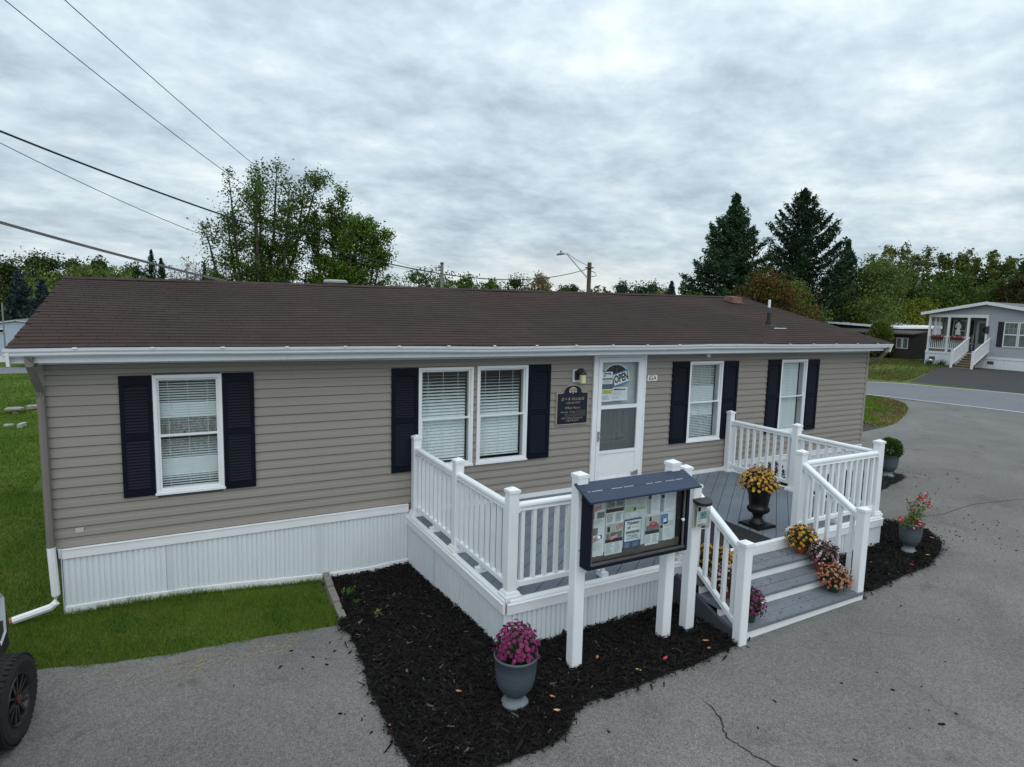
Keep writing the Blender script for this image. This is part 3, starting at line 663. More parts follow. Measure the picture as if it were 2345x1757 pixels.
# roof
EY, EZ = -.36, 2.925
RX0, RX1, RY = -.16, 13.24, 3.29
def ridge_z(x): return 3.665+(3.815-3.665)*(x-RX0)/(RX1-RX0)
def roof_z(x, y):
    f = (y-EY)/(RY-EY) if y <= RY else (2*RY-EY-y)/(RY-EY); sag = -.016*math.sin(f*PI)*(.6+.4*math.sin(x*1.3))+.006*math.sin(x*2.1+y)
    return EZ+(ridge_z(x)-EZ)*f+sag
ROOFM = mat('brown_shingle', (.054, .0362, .0325), .92, .14, 3.2, .5, 240, spec=.12, island=.035, stain=(.5, .42, .66, .6, (.030, .026, .0245)))
def roof():
    b = MB(); nx = 28
    for side in (0, 1):
        ys = [EY+.02+(RY-EY-.02)*i/8 for i in range(9)]
        if side: ys = [2*RY-y for y in ys]
        vs = [(RX0+(RX1-RX0)*i/nx, y, roof_z(RX0+(RX1-RX0)*i/nx, y)-.012) for y in ys for i in range(nx+1)]
        b.add(vs, [(r*(nx+1)+i, r*(nx+1)+i+1, (r+1)*(nx+1)+i+1, (r+1)*(nx+1)+i) for r in range(8) for i in range(nx)])
    deck = b.build('roof', ROOFM, house, recalc=True)
    rows = 27; tab = .305; T = []
    for r in range(rows):
        y = EY-.015+(RY-EY)*r/rows; off = (0, .155, .05, .21)[r % 4]; x = RX0-tab+off
        while x < RX1:
            x0, x1 = max(x, RX0), min(x+tab-.0035, RX1)
            if x1-x0 > .05: T.append((r, x0, x1, y))
            x += tab
    T.sort(key=lambda q: (Vector(((q[1]+q[2])/2, q[3], 3))-CAM).length)
    dy = (RY-EY)/rows*1.18
    S = MB()
    def tabs(m, x0, x1, y):
        ys = max(y, EY); ye = min(y+dy, RY)
        def P(x, yy, up):
            z = roof_z(x, max(yy, EY))-.012+up
            if yy < EY: z -= (EY-yy)*.21
            return (x, yy, z)
        j = random.uniform(-.0012, .0012)
        m.add([P(x0, y+j, .006), P(x1, y+j, .006), P(x1, ye, .004), P(x0, ye, .004), P(x0, y+j, .0145), P(x1, y+j, .0145), P(x1, ye, .0055), P(x0, ye, .0055)], [(0, 1, 5, 4), (1, 2, 6, 5), (3, 0, 4, 7), (4, 5, 6, 7)])
    for i, (r, x0, x1, y) in enumerate(T):
        if i < 300: m = MB(); tabs(m, x0, x1, y); m.build('shingle', ROOFM, deck)
        else: tabs(S, x0, x1, y)
    o = S.build('shingles', ROOFM, deck); prop(o, kind='stuff')
    c = MB()
    for i in range(46):
        x = RX0+(RX1-RX0)*i/46; x2 = x+(RX1-RX0)/46+.02
        z = ridge_z(x); z2 = ridge_z(x2)
        c.add([(x, RY-.14, z-.022), (x2, RY-.14, z2-.026), (x2, RY, z2+.010), (x, RY, z+.014), (x, RY+.14, z-.022), (x2, RY+.14, z2-.026)], [(0, 1, 2, 3), (3, 2, 5, 4)])
    c.build('ridge_caps', ROOFM, deck)
    # rakes, eave board, gutter
    for x0, x1 in ((RX0-.004, RX0+.022), (RX1-.022, RX1+.004)):
        for sgn in (0, 1):
            ya, yb = (EY, RY) if not sgn else (2*RY-EY, RY); xm = (x0+x1)/2
            t = MB(); t.bar((xm, ya, EZ-.115), (xm, yb, ridge_z(xm)-.115), .026, .13); t.build('rake_board', TRIMW, house)
    t = MB(); t.box(RX0, -.30, 2.772, RX1, -.275, 2.915); t.build('fascia', GUT, house)
    t = MB(); t.box(RX0, -.27, 2.785, RX1, -.03, 2.797); t.build('soffit', mat('soffit_vinyl', (.5, .53, .54), .5, .05, 5), house)
    t = MB()
    for i in range(12):
        xa, xb = .02+(HL-.05)*i/12, .02+(HL-.05)*(i+1)/12-.003; za, zb = 2.755-.010*max(0, math.sin(i*.75-1)), 2.755-.010*max(0, math.sin((i+1)*.75-1)); t.sweep((xa, -.026, za), (xb, -.026, zb), [(-.03, -.02), (.022, -.02), (.022, .02), (-.03, .02)])
    t.build('frieze_trim', GUT, house, recalc=True)
    P = [(-.002, 2.905), (0, 2.905), (0, 2.833), (.05, 2.833), (.062, 2.85), (.062, 2.87), (.075, 2.888), (.078, 2.905), (.072, 2.905), (.072, 2.895), (.058, 2.872), (.056, 2.842), (.004, 2.838), (.004, 2.905)]
    P = [(0, 2.91), (0, 2.833), (.05, 2.833), (.063, 2.848), (.064, 2.866), (.076, 2.884), (.079, 2.91), (.068, 2.91), (.066, 2.895), (.054, 2.87), (.052, 2.842), (.006, 2.842), (.006, 2.91)]
    t = MB(); n = len(P); vs = []; NX = 20
    for i in range(NX+1):
        x = RX0-.02+(RX1-RX0+.04)*i/NX; dz = .006*math.sin(x*.9)+.004*math.sin(x*2.3)
        vs += [(x, -.302-p, q+dz) for p, q in P]
    t.add(vs, [(k*n+i, k*n+(i+1) % n, (k+1)*n+(i+1) % n, (k+1)*n+i) for k in range(NX) for i in range(n)]+[tuple(range(n)), tuple(NX*n+i for i in range(n))])
    g = t.build('gutter', GUT, house, recalc=True)
    for i in range(21):
        x = .35+i*.62; t = MB(); t.box(x-.012, -.385, 2.912, x+.012, -.30, 2.917); t.box(x-.018, -.392, 2.905, x+.018, -.381, 2.919); t.build('gutter_clip', TRIMW, g)
    for i, x in enumerate((2.95, 6.2, 9.6)): t = MB(); t.box(x-.05, -.303, 2.774, x+.06, -.299, 2.86); t.build('fascia_joint', GUT, house)
    for i, x in enumerate((3.1, 9.8, 12.9)): pass
roof()
def downspouts():
    t = MB(); t.tube([(.0, -.345, 2.84), (.0, -.335, 2.76), (.012, -.20, 2.62), (.022, -.075, 2.50), (.026, -.06, 2.40), (.03, -.062, .93)], .036, 8); t.build('downspout', DOWNM, house)
    t = MB(); t.tube([(.03, -.062, .94), (.045, -.062, .45), (.04, -.066, .37), (-.0, -.07, .335), (-.30, -.10, .275)], .037, 8); t.build('downspout', TRIMW, house)
    t = MB(); t.tube([(-.298, -.0995, .2755), (-.318, -.1015, .272)], .0385, 8); t.build('spout_end', mat('rust', (.30, .12, .06), .8, .3, 30), house)
    t = MB(); t.tube([(13.12, -.345, 2.85), (13.12, -.335, 2.76), (13.14, -.2, 2.60), (13.15, -.06, 2.52), (13.15, .1, 2.46), (13.15, .2, 2.3), (13.15, .22, .45)], .036, 8); t.build('downspout', DOWNM, house)
downspouts()
def roof_fittings():
    m = mat('vent_metal', (.36, .36, .36), .4, .15, 9, metal=.5); bk = mat('black_rubber', (.02, .02, .02), .7, .2, 20); rust = mat('rusty_metal', (.13, .07, .05), .8, .35, 14)
    x, y = 3.60, 3.48; z = ridge_z(x)-.02; t = MB(); t.lathe([(.0, .115), (.17, .11), (.20, .09), (.20, .06), (.195, .055), (.0, .05)], 20, (x, y, z)); t.lathe([(.12, -.06), (.12, .056)], 16, (x, y, z)); t.build('mushroom_vent', m, house, smooth=False)
    x, y = 12.30, 2.72; z = roof_z(x, y); t = MB(); t.add([(x-.16, y-.15, z-.02), (x+.16, y-.15, z-.02), (x+.16, y+.15, z+.05), (x-.16, y+.15, z+.05), (x-.14, y-.10, z+.12), (x+.14, y-.10, z+.12), (x+.13, y+.13, z+.15), (x-.13, y+.13, z+.15)], [(0, 1, 5, 4), (1, 2, 6, 5), (2, 3, 7, 6), (3, 0, 4, 7), (4, 5, 6, 7)]); t.build('roof_vent', rust, house)
    x, y = 11.15, .80; z = roof_z(x, y); t = MB(); t.lathe([(.16, -.03), (.12, .02), (.055, .035), (.05, .10), (.038, .10)], 14, (x, y, z)); t.lathe([(.034, .0), (.034, .26), (.026, .26), (.026, .1)], 12, (x, y, z)); t.build('vent_pipe', bk, house, smooth=False)
    t = MB(); x, y = 11.2, .62; z = roof_z(x, y)
    for i in range(9): a = i*.33-.9; t.box(x+.15*math.sin(a)-.015, y-.05+.03*math.cos(a)-.01, roof_z(x, y)+.001, x+.15*math.sin(a)+.012, y-.045+.03*math.cos(a), roof_z(x, y)+.016)
    t.build('sealant', TRIMW, house)
    x, y = 12.85, 1.9; z = roof_z(x, y); t = MB(); t.lathe([(.03, -.02), (.03, .2), (.0, .2)], 10, (x+.2, y+.45, z+.08)); t.build('vent_pipe', TRIMW, house)
    t = MB(); t.box(8.62, -.10, 2.77, 8.70, -.04, 2.80); t.tube([(8.66, -.09, 2.77), (8.66, -.13, 2.73), (8.66, -.15, 2.70)], [.025, .03, .02], 10); t.build('eave_lamp', TRIMW, house)
roof_fittings()
# ------------------------------------------------------------------ the deck with its railing and stairs
DZ, DX0, DX1, DYF = .758, 3.705, 9.377, -2.66
deck = thing('porch_deck', (6.5, -1.3, .3), 'raised grey-board deck with white vinyl railing, skirting and four-step stair at the home entrance', 'deck')
DECKM = mat('deck_paint', (.135, .158, .188), .5, .12, 2.5, .25, 90, spec=.35, stain=(9, .60, .74, .75, (.035, .038, .045)))
TREADM = mat('tread_paint', (.145, .160, .182), .55, .14, 4, .25, 90, stain=(12, .56, .72, .8, (.075, .055, .045)))
def clip(poly, n, d):
    out = []
    for i in range(len(poly)):
        a, b = poly[i], poly[(i+1) % len(poly)]; da, db = a[0]*n[0]+a[1]*n[1]-d, b[0]*n[0]+b[1]*n[1]-d
        if da <= 0: out.append(a)
        if da*db < 0: t = da/(da-db); out.append((a[0]+(b[0]-a[0])*t, a[1]+(b[1]-a[1])*t))
    return out
def deck_boards():
    ang = math.atan(.79); u = (math.cos(ang), math.sin(ang)); nn = (-u[1], u[0]); R = [(DX0+.01, DYF+.01), (DX1-.01, DYF+.01), (DX1-.01, -.03), (DX0+.01, -.03)]
    ds = [p[0]*nn[0]+p[1]*nn[1] for p in R]; d = min(ds)-.05
    while d < max(ds):
        p = clip(clip(R, nn, d+.1415), (-nn[0], -nn[1]), -d)
        if len(p) >= 3:
            b = MB(); b.prism(p, DZ-.03, DZ+random.uniform(-.0015, .0015)); b.build('floor_board', DECKM, deck)
        d += .1475
    b = MB(); b.box(DX0+.03, DYF+.03, DZ-.12, DX1-.03, -.04, DZ-.034); b.build('joists', mat('joist', (.03, .03, .03), .9, .2, 5), deck)
deck_boards()
skirting(deck, (DX0, -.02), (DX0, DYF), .635, .10, .62, basetrack=False, deep=2.4)
skirting(deck, (DX0, DYF), (5.80, DYF), .635, .10, .62, basetrack=False, deep=1.5)
skirting(deck, (7.70, DYF), (DX1, DYF), .635, .10, .62, basetrack=False, deep=1.5)
skirting(deck, (DX1, DYF), (DX1, -.02), .635, .10, .62, basetrack=False, deep=1.5)
def nosing():
    pr = [(-.03, -.024), (.022, -.024), (.028, -.012), (.024, .004), (-.012, .006), (-.03, .004)]
    for a, b in (((DX0, -.03), (DX0, DYF)), ((DX0+.031, DYF), (DX1-.031, DYF)), ((DX1, DYF), (DX1, -.03))):
        m = MB(); d = (Vector(b)-Vector(a)).normalized(); o = Vector((d.y, -d.x))
        m.sweep((a[0], a[1], DZ), (b[0], b[1], DZ), pr); m.build('nosing', TRIMW, deck, recalc=True)
    m = MB(); m.box(DX0+.02, -.045, DZ+.001, 6.46, -.019, DZ+.055); m.build('wall_flashing', TRIMW, deck)
    m = MB(); m.box(7.49, -.045, DZ+.001, DX1-.02, -.019, DZ+.055); m.build('wall_flashing', TRIMW, deck)
nosing()
def chamfer_post(w, z0, z1):
    b = MB(); c = .008; hw = w/2; P = [(-hw+c, -hw), (hw-c, -hw), (hw, -hw+c), (hw, hw-c), (hw-c, hw), (-hw+c, hw), (-hw, hw-c), (-hw, -hw+c)]; b.prism(P, z0, z1); return b
def cap_mesh(w):
    b = MB(); q = w/2+.007; b.box(-q, -q, -.004, q, q, .024); k = len(b.v); b.add([(-q+.003, -q+.003, .0245), (q-.003, -q+.003, .0245), (q-.003, q-.003, .0245), (-q+.003, q-.003, .0245), (0, 0, .05)], [(0, 1, 4), (1, 2, 4), (2, 3, 4), (3, 0, 4)]); return b.mesh('cap', TRIMW)
CAPME = cap_mesh(.10)
def base_mesh(w):
    b = MB(); q = w/2
    for e, a, c in ((.034, 0, .03), (.028, .03, .038), (.018, .038, .056), (.010, .056, .064)): b.box(-q-e, -q-e, a, q+e, q+e, c)
    return b.mesh('post_base', TRIMW)
BASEME = base_mesh(.10)
def post(x, y, z0, ht, base=True, parent=None, w=.10):
    me = chamfer_post(w, 0, ht).mesh('post', WHITE); o = inst(me, 'post', parent or deck, (x, y, z0), rot=None); o.rotation_euler = (random.gauss(0, .003), random.gauss(0, .003), 0)
    inst(CAPME, 'cap', o, (x, y, z0+ht))
    if base: inst(BASEME, 'post_base', o, (x, y, z0))
    return o
RAILP = [(.033*math.cos(t)*1.05, .012+.026*math.sin(t)) for t in [PI*i/8 for i in range(9)]]+[(-.036, .0), (-.024, -.006), (-.024, -.028), (-.028, -.04), (.028, -.04), (.024, -.028), (.024, -.006), (.036, .0)]
BOTP = [(-.024, -.026), (.024, -.026), (.024, .018), (.016, .026), (-.016, .026), (-.024, .018)]
def railing(p0, p1, zt0, zt1, zb0, zb1, foot=True, spacing=.126, gap=.05):
    p0, p1 = Vector(p0), Vector(p1); d = (p1-p0).normalized(); L = (p1-p0).length; a, b = p0+d*gap, p1-d*gap
    m = MB(); m.sweep((a.x, a.y, zt0), (b.x, b.y, zt1), RAILP); m.build('top_rail', WHITE, deck, recalc=True)
    m = MB(); m.sweep((a.x, a.y, zb0), (b.x, b.y, zb1), BOTP); m.build('bottom_rail', WHITE, deck, recalc=True)
    for (q, zt, zb, sg) in ((a, zt0, zb0, 1), (b, zt1, zb1, -1)):
        e = q+d*sg*.02; m = MB(); m.bar((q.x, q.y, zt-.018), (e.x, e.y, zt-.018), .085, .062); m.build('rail_bracket', WHITE, deck); m = MB(); m.bar((q.x, q.y, zb), (e.x, e.y, zb), .062, .066); m.build('rail_bracket', WHITE, deck)
    n = max(2, round((L-2*gap)/spacing)); ang = math.atan2(d.y, d.x)
    for i in range(n):
        t = (i+.5)/n; q = a.lerp(b, t); zt, zb = zt0+(zt1-zt0)*t-.03, zb0+(zb1-zb0)*t+.015; w = .0185
        me = MB().box(-w, -w, 0, w, w, zt-zb).mesh('baluster', WHITE); inst(me, 'baluster', deck, (q.x, q.y, zb), rot=(0, 0, ang))
    if foot:
        q = a.lerp(b, .5); m = MB(); m.bar((q.x, q.y, DZ+.05), (q.x, q.y, zb0-.02), .035, .035, up=(1, 0, 0)); nn = Vector((-d.y, d.x)); e0, e1 = q-nn*.055, q+nn*.055
        m.bar((e0.x, e0.y, DZ+.026), (e1.x, e1.y, DZ+.026), .07, .05); m.build('rail_foot', WHITE, deck)
PH = .985; TR, BR = DZ+.845, DZ+.115
xl, xr, yf = 3.775, 9.31, -2.59
SX0, SX1 = 5.87, 7.74
posts = {}
for k, (x, y) in dict(wl=(xl, -.085), ml=(xl, -1.379), fl=(xl, yf), sl=(SX0, yf), sr=(SX1, yf), fr=(xr, yf), mr=(xr, -1.352), wr=(xr, -.085)).items(): posts[k] = (x, y); post(x, y, DZ, PH)
for a, b in (('wl', 'ml'), ('ml', 'fl'), ('fl', 'sl'), ('sr', 'fr'), ('mr', 'fr'), ('wr', 'mr')): railing(posts[a], posts[b], TR, TR, BR, BR)
# stairs
BX0, BX1 = 5.735, 7.615
def stairs():
    y0, st, rise = -2.70, .28, .113; zg = .30
    for i in range(1, 4):
        z = DZ-rise*i; y = y0-st*i; xa, xb = SX0-.06-.025*i, SX1-.02-.025*i
        for j in range(2):
            ya = y+(.0 if j == 0 else st/2+.004); yb = y+(st/2-.002 if j == 0 else st+.03)
            m = MB(); m.box(xa, ya, z-.032, xb, yb, z+random.uniform(-.0015, .001)); m.build('tread_board', TREADM, deck)
        m = MB(); m.box(xa+.005, y+.018, z-rise-(.12 if i == 3 else .0)+.001, xb-.005, y+.036, z-.033); m.build('riser', TRIMW, deck)
    m = MB(); m.box(SX0-.05, DYF-.03, DZ-rise+.001, SX1-.02, DYF-.012, DZ-.026); m.build('riser', TRIMW, deck)
    for x in (SX0-.1, SX1-.005):
        P = [(DYF-.02, DZ-.10), (y0-3*st-.005, DZ-3*rise-.06), (y0-3*st-.005, .26), (y0-3*st+.08, .24), (DYF-.02, .36)]
        m = MB(); xo = -.05
        m.prism(P, x+xo-.02, x+xo+.018, 'x'); m.build('stringer', mat('stringer_paint', (.045, .052, .062), .6, .12, 5), deck, recalc=True)
    for x, y, dx in ((BX0, -3.535, 0), (BX1, -3.475, 0)):
        z = h(x, y); post(x, y, z, 1.262-z if x < 6.5 else 1.315-z, base=False)
    railing((SX0, yf), (BX0, -3.535), TR+.01, 1.262-.07, BR+.0, .47, foot=False, spacing=.15, gap=.05)
    railing((SX1, yf), (BX1, -3.475), TR+.01, 1.315-.07, BR+.0, .50, foot=False, spacing=.15, gap=.05)
stairs()
# ------------------------------------------------------------------ notice board on two posts
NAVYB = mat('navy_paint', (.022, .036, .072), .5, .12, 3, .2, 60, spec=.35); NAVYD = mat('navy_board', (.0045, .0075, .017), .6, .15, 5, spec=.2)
PAPER = mat('paper', (.74, .76, .78), .75, .03, 10)
INK = mat('ink_black', (.02, .02, .022), .7, .1, 9); GREYINK = mat('ink_grey', (.34, .35, .36), .8, .1, 60); RED = mat('ink_red', (.50, .03, .05), .7, .12, 12); PHOTO = mat('print_photo', (.17, .175, .17), .7, .75, 55)
BLUE = mat('ink_blue', (.03, .07, .19), .7, .2, 40); GREEN = mat('ink_green', (.40, .50, .30), .8, .2, 25); PALEPR = mat('print_pale', (.53, .56, .54), .8, .18, 45); WHITEP = mat('print_white', (.78, .79, .80), .7, .03, 5); SKYP = mat('print_sky', (.10, .20, .42), .7, .3, 30); TAUPEP = mat('print_taupe', (.47, .47, .44), .8, .12, 40)
board = thing('notice_board', (4.65, -3.15, .27), 'navy roofed notice board full of listings on two white posts in front of the deck', 'notice board')
def notice_board():
    for x, y in ((4.13, -3.14), (5.165, -3.12)):
        z = h(x, y); o = post(x, y, z, 1.985-z, base=False, parent=board, w=.105)
    x0, x1, ya, yb, z0, z1 = 4.105, 5.215, -3.315, -3.20, 1.222, 1.86
    def top(y): return 1.915+(y+3.20)*.40
    b = MB(); P = [(yb, z0), (ya, z0), (ya, top(ya)-.01), (yb, top(yb)-.01)]
    b.prism(P, x0, x0+.03, 'x'); b.prism(P, x1-.03, x1, 'x'); b.box(x0+.03, ya, z0, x1-.03, yb, z0+.03); b.box(x0+.03, yb-.012, z0+.03, x1-.03, yb, top(yb)-.02)
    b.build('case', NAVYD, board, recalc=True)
    m = MB(); f = .022; m.box(x0+.03, ya+.004, z0+.03, x1-.03, ya+.014, z0+.05); m.box(x0+.03, ya+.004, z0+.05, x0+.045, ya+.014, 1.80); m.box(x1-.062, ya+.004, z0+.05, x1-.045, ya+.014, 1.80); m.build('door_track', mat('track_dark', (.09, .085, .08), .4, .2, 10), board)
    b = MB(); b.box(x0+.03, yb-.034, z0+.03, x1-.03, yb-.0125, z0+.10); b.build('inner_sill', mat('raw_wood', (.10, .085, .07), .8, .25, 12, stretch=(.3, 1, 1)), board)
    xm = (x0+x1)/2+.02
    for a, c, yy in ((x0+.045, xm+.03, ya+.012), (xm-.03, x1-.045, ya+.022)): g = MB(); g.box(a, yy, z0+.05, c, yy+.004, 1.80); g.build('pane', GLASS, board)
    k = MB(); k.lathe([(0, .016), (.013, .014), (.016, .006), (.010, .0), (.008, -.012)], 12); kn = k.mesh('knob', WHITEP, True)
    for x, z in ((4.205, 1.50), (5.145, 1.52)): o = inst(kn, 'knob', board, (x, ya+.002, z), rot=(PI/2, 0, 0))
    s = (.40); ye = -3.405
    for i, (p, q) in enumerate(((-3.165, -3.282), (-3.286, ye))):
        zc = lambda y: 1.925+(y+3.20)*s
        b = MB(); b.add([(4.045, p, zc(p)-.016), (5.262, p, zc(p)-.016), (5.262, q, zc(q)-.016), (4.045, q, zc(q)-.016), (4.045, p, zc(p)), (5.262, p, zc(p)), (5.262, q, zc(q)), (4.045, q, zc(q))], [(0, 1, 2, 3), (4, 7, 6, 5), (0, 4, 5, 1), (1, 5, 6, 2), (2, 6, 7, 3), (3, 7, 4, 0)])
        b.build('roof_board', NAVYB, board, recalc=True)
    b = MB(); zc = 1.925+(-3.284+3.20)*s
    x = 4.10
    while x < 5.2:
        l = random.uniform(.02, .12)
        if random.random() < .75: b.box(x, -3.2875, zc-.004, min(x+l, 5.24), -3.2815, zc+.0015)
        x += l+random.uniform(.01, .05)
    b.build('joint_filler', mat('filler', (.45, .46, .47), .8, .3, 60), board)
    for x, z in ((4.105, 1.80), (4.10, 1.36)): b = MB(); b.lathe([(0, .004), (.008, .003), (.009, 0)], 8); o = inst(b.mesh('bolt', GREYINK), 'bolt', board, (x, -3.1925, z), rot=(PI/2, 0, 0))
notice_board()
# papers pinned inside the case: each one a thing, x along the board, z up
PY = -3.2365
def flyer(label, x0, x1, z0, z1, marks, sheet_m=None, dy=0.0, curl=0.0, name='paper_flyer', cat='flyer', y=PY, normal=-1, parent_thing=None):
    if y == PY: z0, z1 = 1.84-(1.84-z0)*1.05, 1.84-(1.84-z1)*1.05
    t = thing(name, ((x0+x1)/2, y+dy, z0), label, cat, 'flyers pinned in the notice board' if y == PY else None)
    b = MB(); n = 8; vs = []
    for i in range(n+1):
        for zz in (z0, z1): vs.append((x0+(x1-x0)*i/n, y+dy-curl*abs(math.sin(i*1.3+x0*9))*(1 if zz == z0 else .4), zz+(random.uniform(-.004, .004) if zz == z0 and curl else 0)))
    b.add(vs, [(2*i, 2*i+2, 2*i+3, 2*i+1) for i in range(n)]); b.build('sheet', sheet_m or PAPER, t)
    W, H = x1-x0, z1-z0; by = {}
    for mk in marks:
        k = mk[0]
        if k == 'text':
            _, body, u, v, size, m_, rot, bold = mk; me = text_mesh(body, size, m_, bold=bold); o = inst(me, 'lettering', t, (x0+u*W, y+dy-.0042-curl, z1-v*H), rot=(PI/2, -rot, 0))
        elif k == 'tilt':
            _, u, v, w_, h_, rot, m_ = mk; c, s = math.cos(rot), math.sin(rot); by.setdefault(m_, MB()).add([(x0+u*W+a*c-q*s, y+dy-.0030-curl, z1-v*H+a*s+q*c) for a, q in ((-w_/2, -h_/2), (w_/2, -h_/2), (w_/2, h_/2), (-w_/2, h_/2))], [(0, 1, 2, 3)])
        elif k == 'star':
            _, u, v, ra, rb, m_ = mk; n_ = 22; by.setdefault(m_, MB()).add([(x0+u*W+math.cos(2*PI*i/n_)*ra*(1 if i % 2 else .82), y+dy-.0031-curl, z1-v*H+math.sin(2*PI*i/n_)*rb*(1 if i % 2 else .72)) for i in range(n_)], [tuple(range(n_))])
        else:
            _, u0, v0, u1, v1, m_ = mk[:6]; lv = mk[6] if len(mk) > 6 else 0; by.setdefault(m_, MB()).add([(x0+u*W, y+dy-.0014-.0008*lv-curl, z1-v*H) for u, v in ((u0, v1), (u1, v1), (u1, v0), (u0, v0))], [(0, 1, 2, 3)])
    for m_, mb in by.items(): mb.build('print', m_, t)
    return t
def lines(u0, u1, v0, v1, n, m=None, jag=.35):
    return [('box', u0, v0+(v1-v0)*i/n, u1-(u1-u0)*jag*random.random(), v0+(v1-v0)*(i+.42)/n, m or GREYINK) for i in range(n)]
def backing():
    b = MB(); n = 30; vs = []
    for i in range(n+1):
        x = 4.136+(5.135-4.136)*i/n; vs += [(x, PY+.008-.004*math.sin(i*.8)**2, 1.285+.012*math.sin(i*.55)+.006*math.sin(i*1.7)), (x, PY+.012, 1.88)]
    b.add(vs, [(2*i, 2*i+2, 2*i+3, 2*i+1) for i in range(n)]); b.build('backing_paper', PAPER, board)
backing()
def flyers():
    A = 4.137; top = 1.83
    flyer('listing sheet with a red SOLD banner, top left corner of the notice board', A, A+.185, 1.585, 1.80, [('box', .02, .04, .98, .42, PALEPR), ('box', .05, .52, .42, .74, PHOTO), ('box', .56, .50, .98, .74, PHOTO), ('tilt', .50, .37, .105, .036, .30, RED), ('text', 'SOLD', .50, .37, .036, WHITEP, .30, .0004)]+lines(.05, .95, .78, .97, 6))
    flyer('listing sheet with a red SOLD banner, bottom left corner of the notice board', A, A+.185, 1.325, 1.58, [('box', .02, .06, .62, .30, PHOTO), ('box', .03, .36, .2, .50, INK), ('box', .03, .52, .22, .88, GREYINK), ('tilt', .56, .42, .118, .036, .30, RED), ('text', 'SOLD', .56, .42, .037, WHITEP, .30, .0004)]+lines(.3, .9, .56, .82, 7, PALEPR), curl=.002)
    flyer('grey listing with a black band and one SOLD banner, top of second column', A+.198, A+.385, 1.575, 1.835, [('box', .0, .0, 1, .62, TAUPEP), ('box', .04, .05, .18, .18, INK), ('box', .04, .26, .48, .46, PHOTO, 1), ('box', .55, .22, .98, .46, PHOTO, 1), ('box', .0, .50, 1, .62, INK, 1), ('box', .0, .62, 1, 1, PAPER), ('tilt', .68, .12, .115, .042, .30, RED), ('text', 'SOLD', .68, .12, .038, WHITEP, .30, .0004)]+lines(.05, .46, .66, .95, 9)+lines(.54, .97, .66, .95, 9))
    flyer('grey listing with two SOLD stamps and a black band, bottom of second column', A+.198, A+.385, 1.315, 1.57, [('box', .0, .0, 1, .58, TAUPEP), ('box', .10, .06, .26, .24, INK, 1), ('box', .06, .28, .24, .46, PHOTO, 1), ('box', .28, .26, .95, .46, PHOTO, 1), ('box', 0, .47, 1, .59, INK, 1), ('tilt', .80, .10, .07, .03, .3, RED), ('text', 'SOLD', .80, .10, .024, WHITEP, .3, .0005), ('tilt', .5, .42, .085, .034, .28, RED), ('text', 'SOLD', .5, .42, .030, WHITEP, .28, .0008)]+lines(.05, .46, .62, .96, 9)+lines(.54, .97, .62, .96, 9))
    flyer('pale site map with a green lower edge, top middle of the notice board', A+.397, A+.64, 1.645, 1.845, [('box', .02, .04, .98, .80, PALEPR), ('box', .04, .76, .5, .97, GREEN, 1), ('box', .42, .80, .96, .93, GREEN, 1), ('box', .06, .15, .26, .6, TAUPEP, 1)]+[('box', .3+.16*i, .14+.1*(i % 2), .42+.16*i, .5, TAUPEP, 1) for i in range(4)]+[('box', .1, .62, .9, .645, GREYINK, 1)])
    flyer('plain white sheet with a few faint lines, under the site map', A+.397, A+.64, 1.60, 1.642, lines(.03, .4, .2, .9, 3, PALEPR))
    flyer('white card with navy border reading Thinking of, in the notice board', A+.397, A+.588, 1.335, 1.592, [('box', .03, .05, .97, .74, WHITEP, 1), ('box', .10, .40, .90, .49, mat('print_teal', (.16, .22, .21), .8, .2, 30), 2), ('text', 'Thinking', .50, .14, .040, BLUE, 0, .0012), ('text', 'of', .26, .28, .040, BLUE, 0, .0012), ('box', .42, .25, .82, .31, mat('print_peach', (.72, .55, .42), .8, .1, 20), 2), ('text', 'Homes going up in', .5, .545, .017, BLUE, 0, .0003), ('text', 'our community', .5, .60, .017, BLUE, 0, .0003), ('text', 'Now? Ask us today', .5, .66, .017, BLUE, 0, .0003)]+lines(.06, .4, .80, .96, 5, GREYINK)+lines(.52, .94, .80, .96, 5, GREYINK), sheet_m=BLUE, dy=-.004)
    flyer('listing with two dark photos and a grey column, top of the fourth column', A+.655, A+.80, 1.60, 1.85, [('box', .06, .05, .80, .30, PHOTO), ('box', .04, .34, .28, .48, INK), ('box', .05, .50, .26, .98, GREYINK)]+lines(.34, .95, .4, .9, 10, PALEPR))
    flyer('grey listing with a jagged red burst and a black band, bottom of the fourth column', A+.64, A+.80, 1.33, 1.585, [('box', 0, 0, 1, .62, TAUPEP), ('box', .26, .04, .42, .18, INK, 1), ('box', .04, .32, .98, .5, PHOTO, 1), ('box', 0, .50, 1, .62, INK, 1), ('star', .55, .30, .052, .028, RED), ('text', 'SOLD', .55, .285, .017, WHITEP, .1, .0003)]+lines(.05, .46, .66, .95, 8)+lines(.54, .97, .66, .95, 8))
    flyer('listing with one dark photo over a grey column, top right of the notice board', A+.812, A+.965, 1.60, 1.855, [('box', .06, .06, .66, .34, PHOTO), ('box', .0, .38, .24, .52, INK), ('box', .0, .54, .22, .98, GREYINK)]+lines(.34, .96, .4, .9, 10, PALEPR))
    flyer('listing with a blue-sky house photo, bottom right of the notice board', A+.812, A+.965, 1.345, 1.592, [('box', .02, .04, .56, .40, SKYP), ('box', .22, .2, .46, .33, WHITEP, 1), ('box', .0, .42, .2, .54, INK), ('box', .0, .56, .2, .98, GREYINK), ('box', .3, .3, .98, .5, PALEPR)]+lines(.3, .96, .56, .92, 9, PALEPR), curl=.002)
flyers()
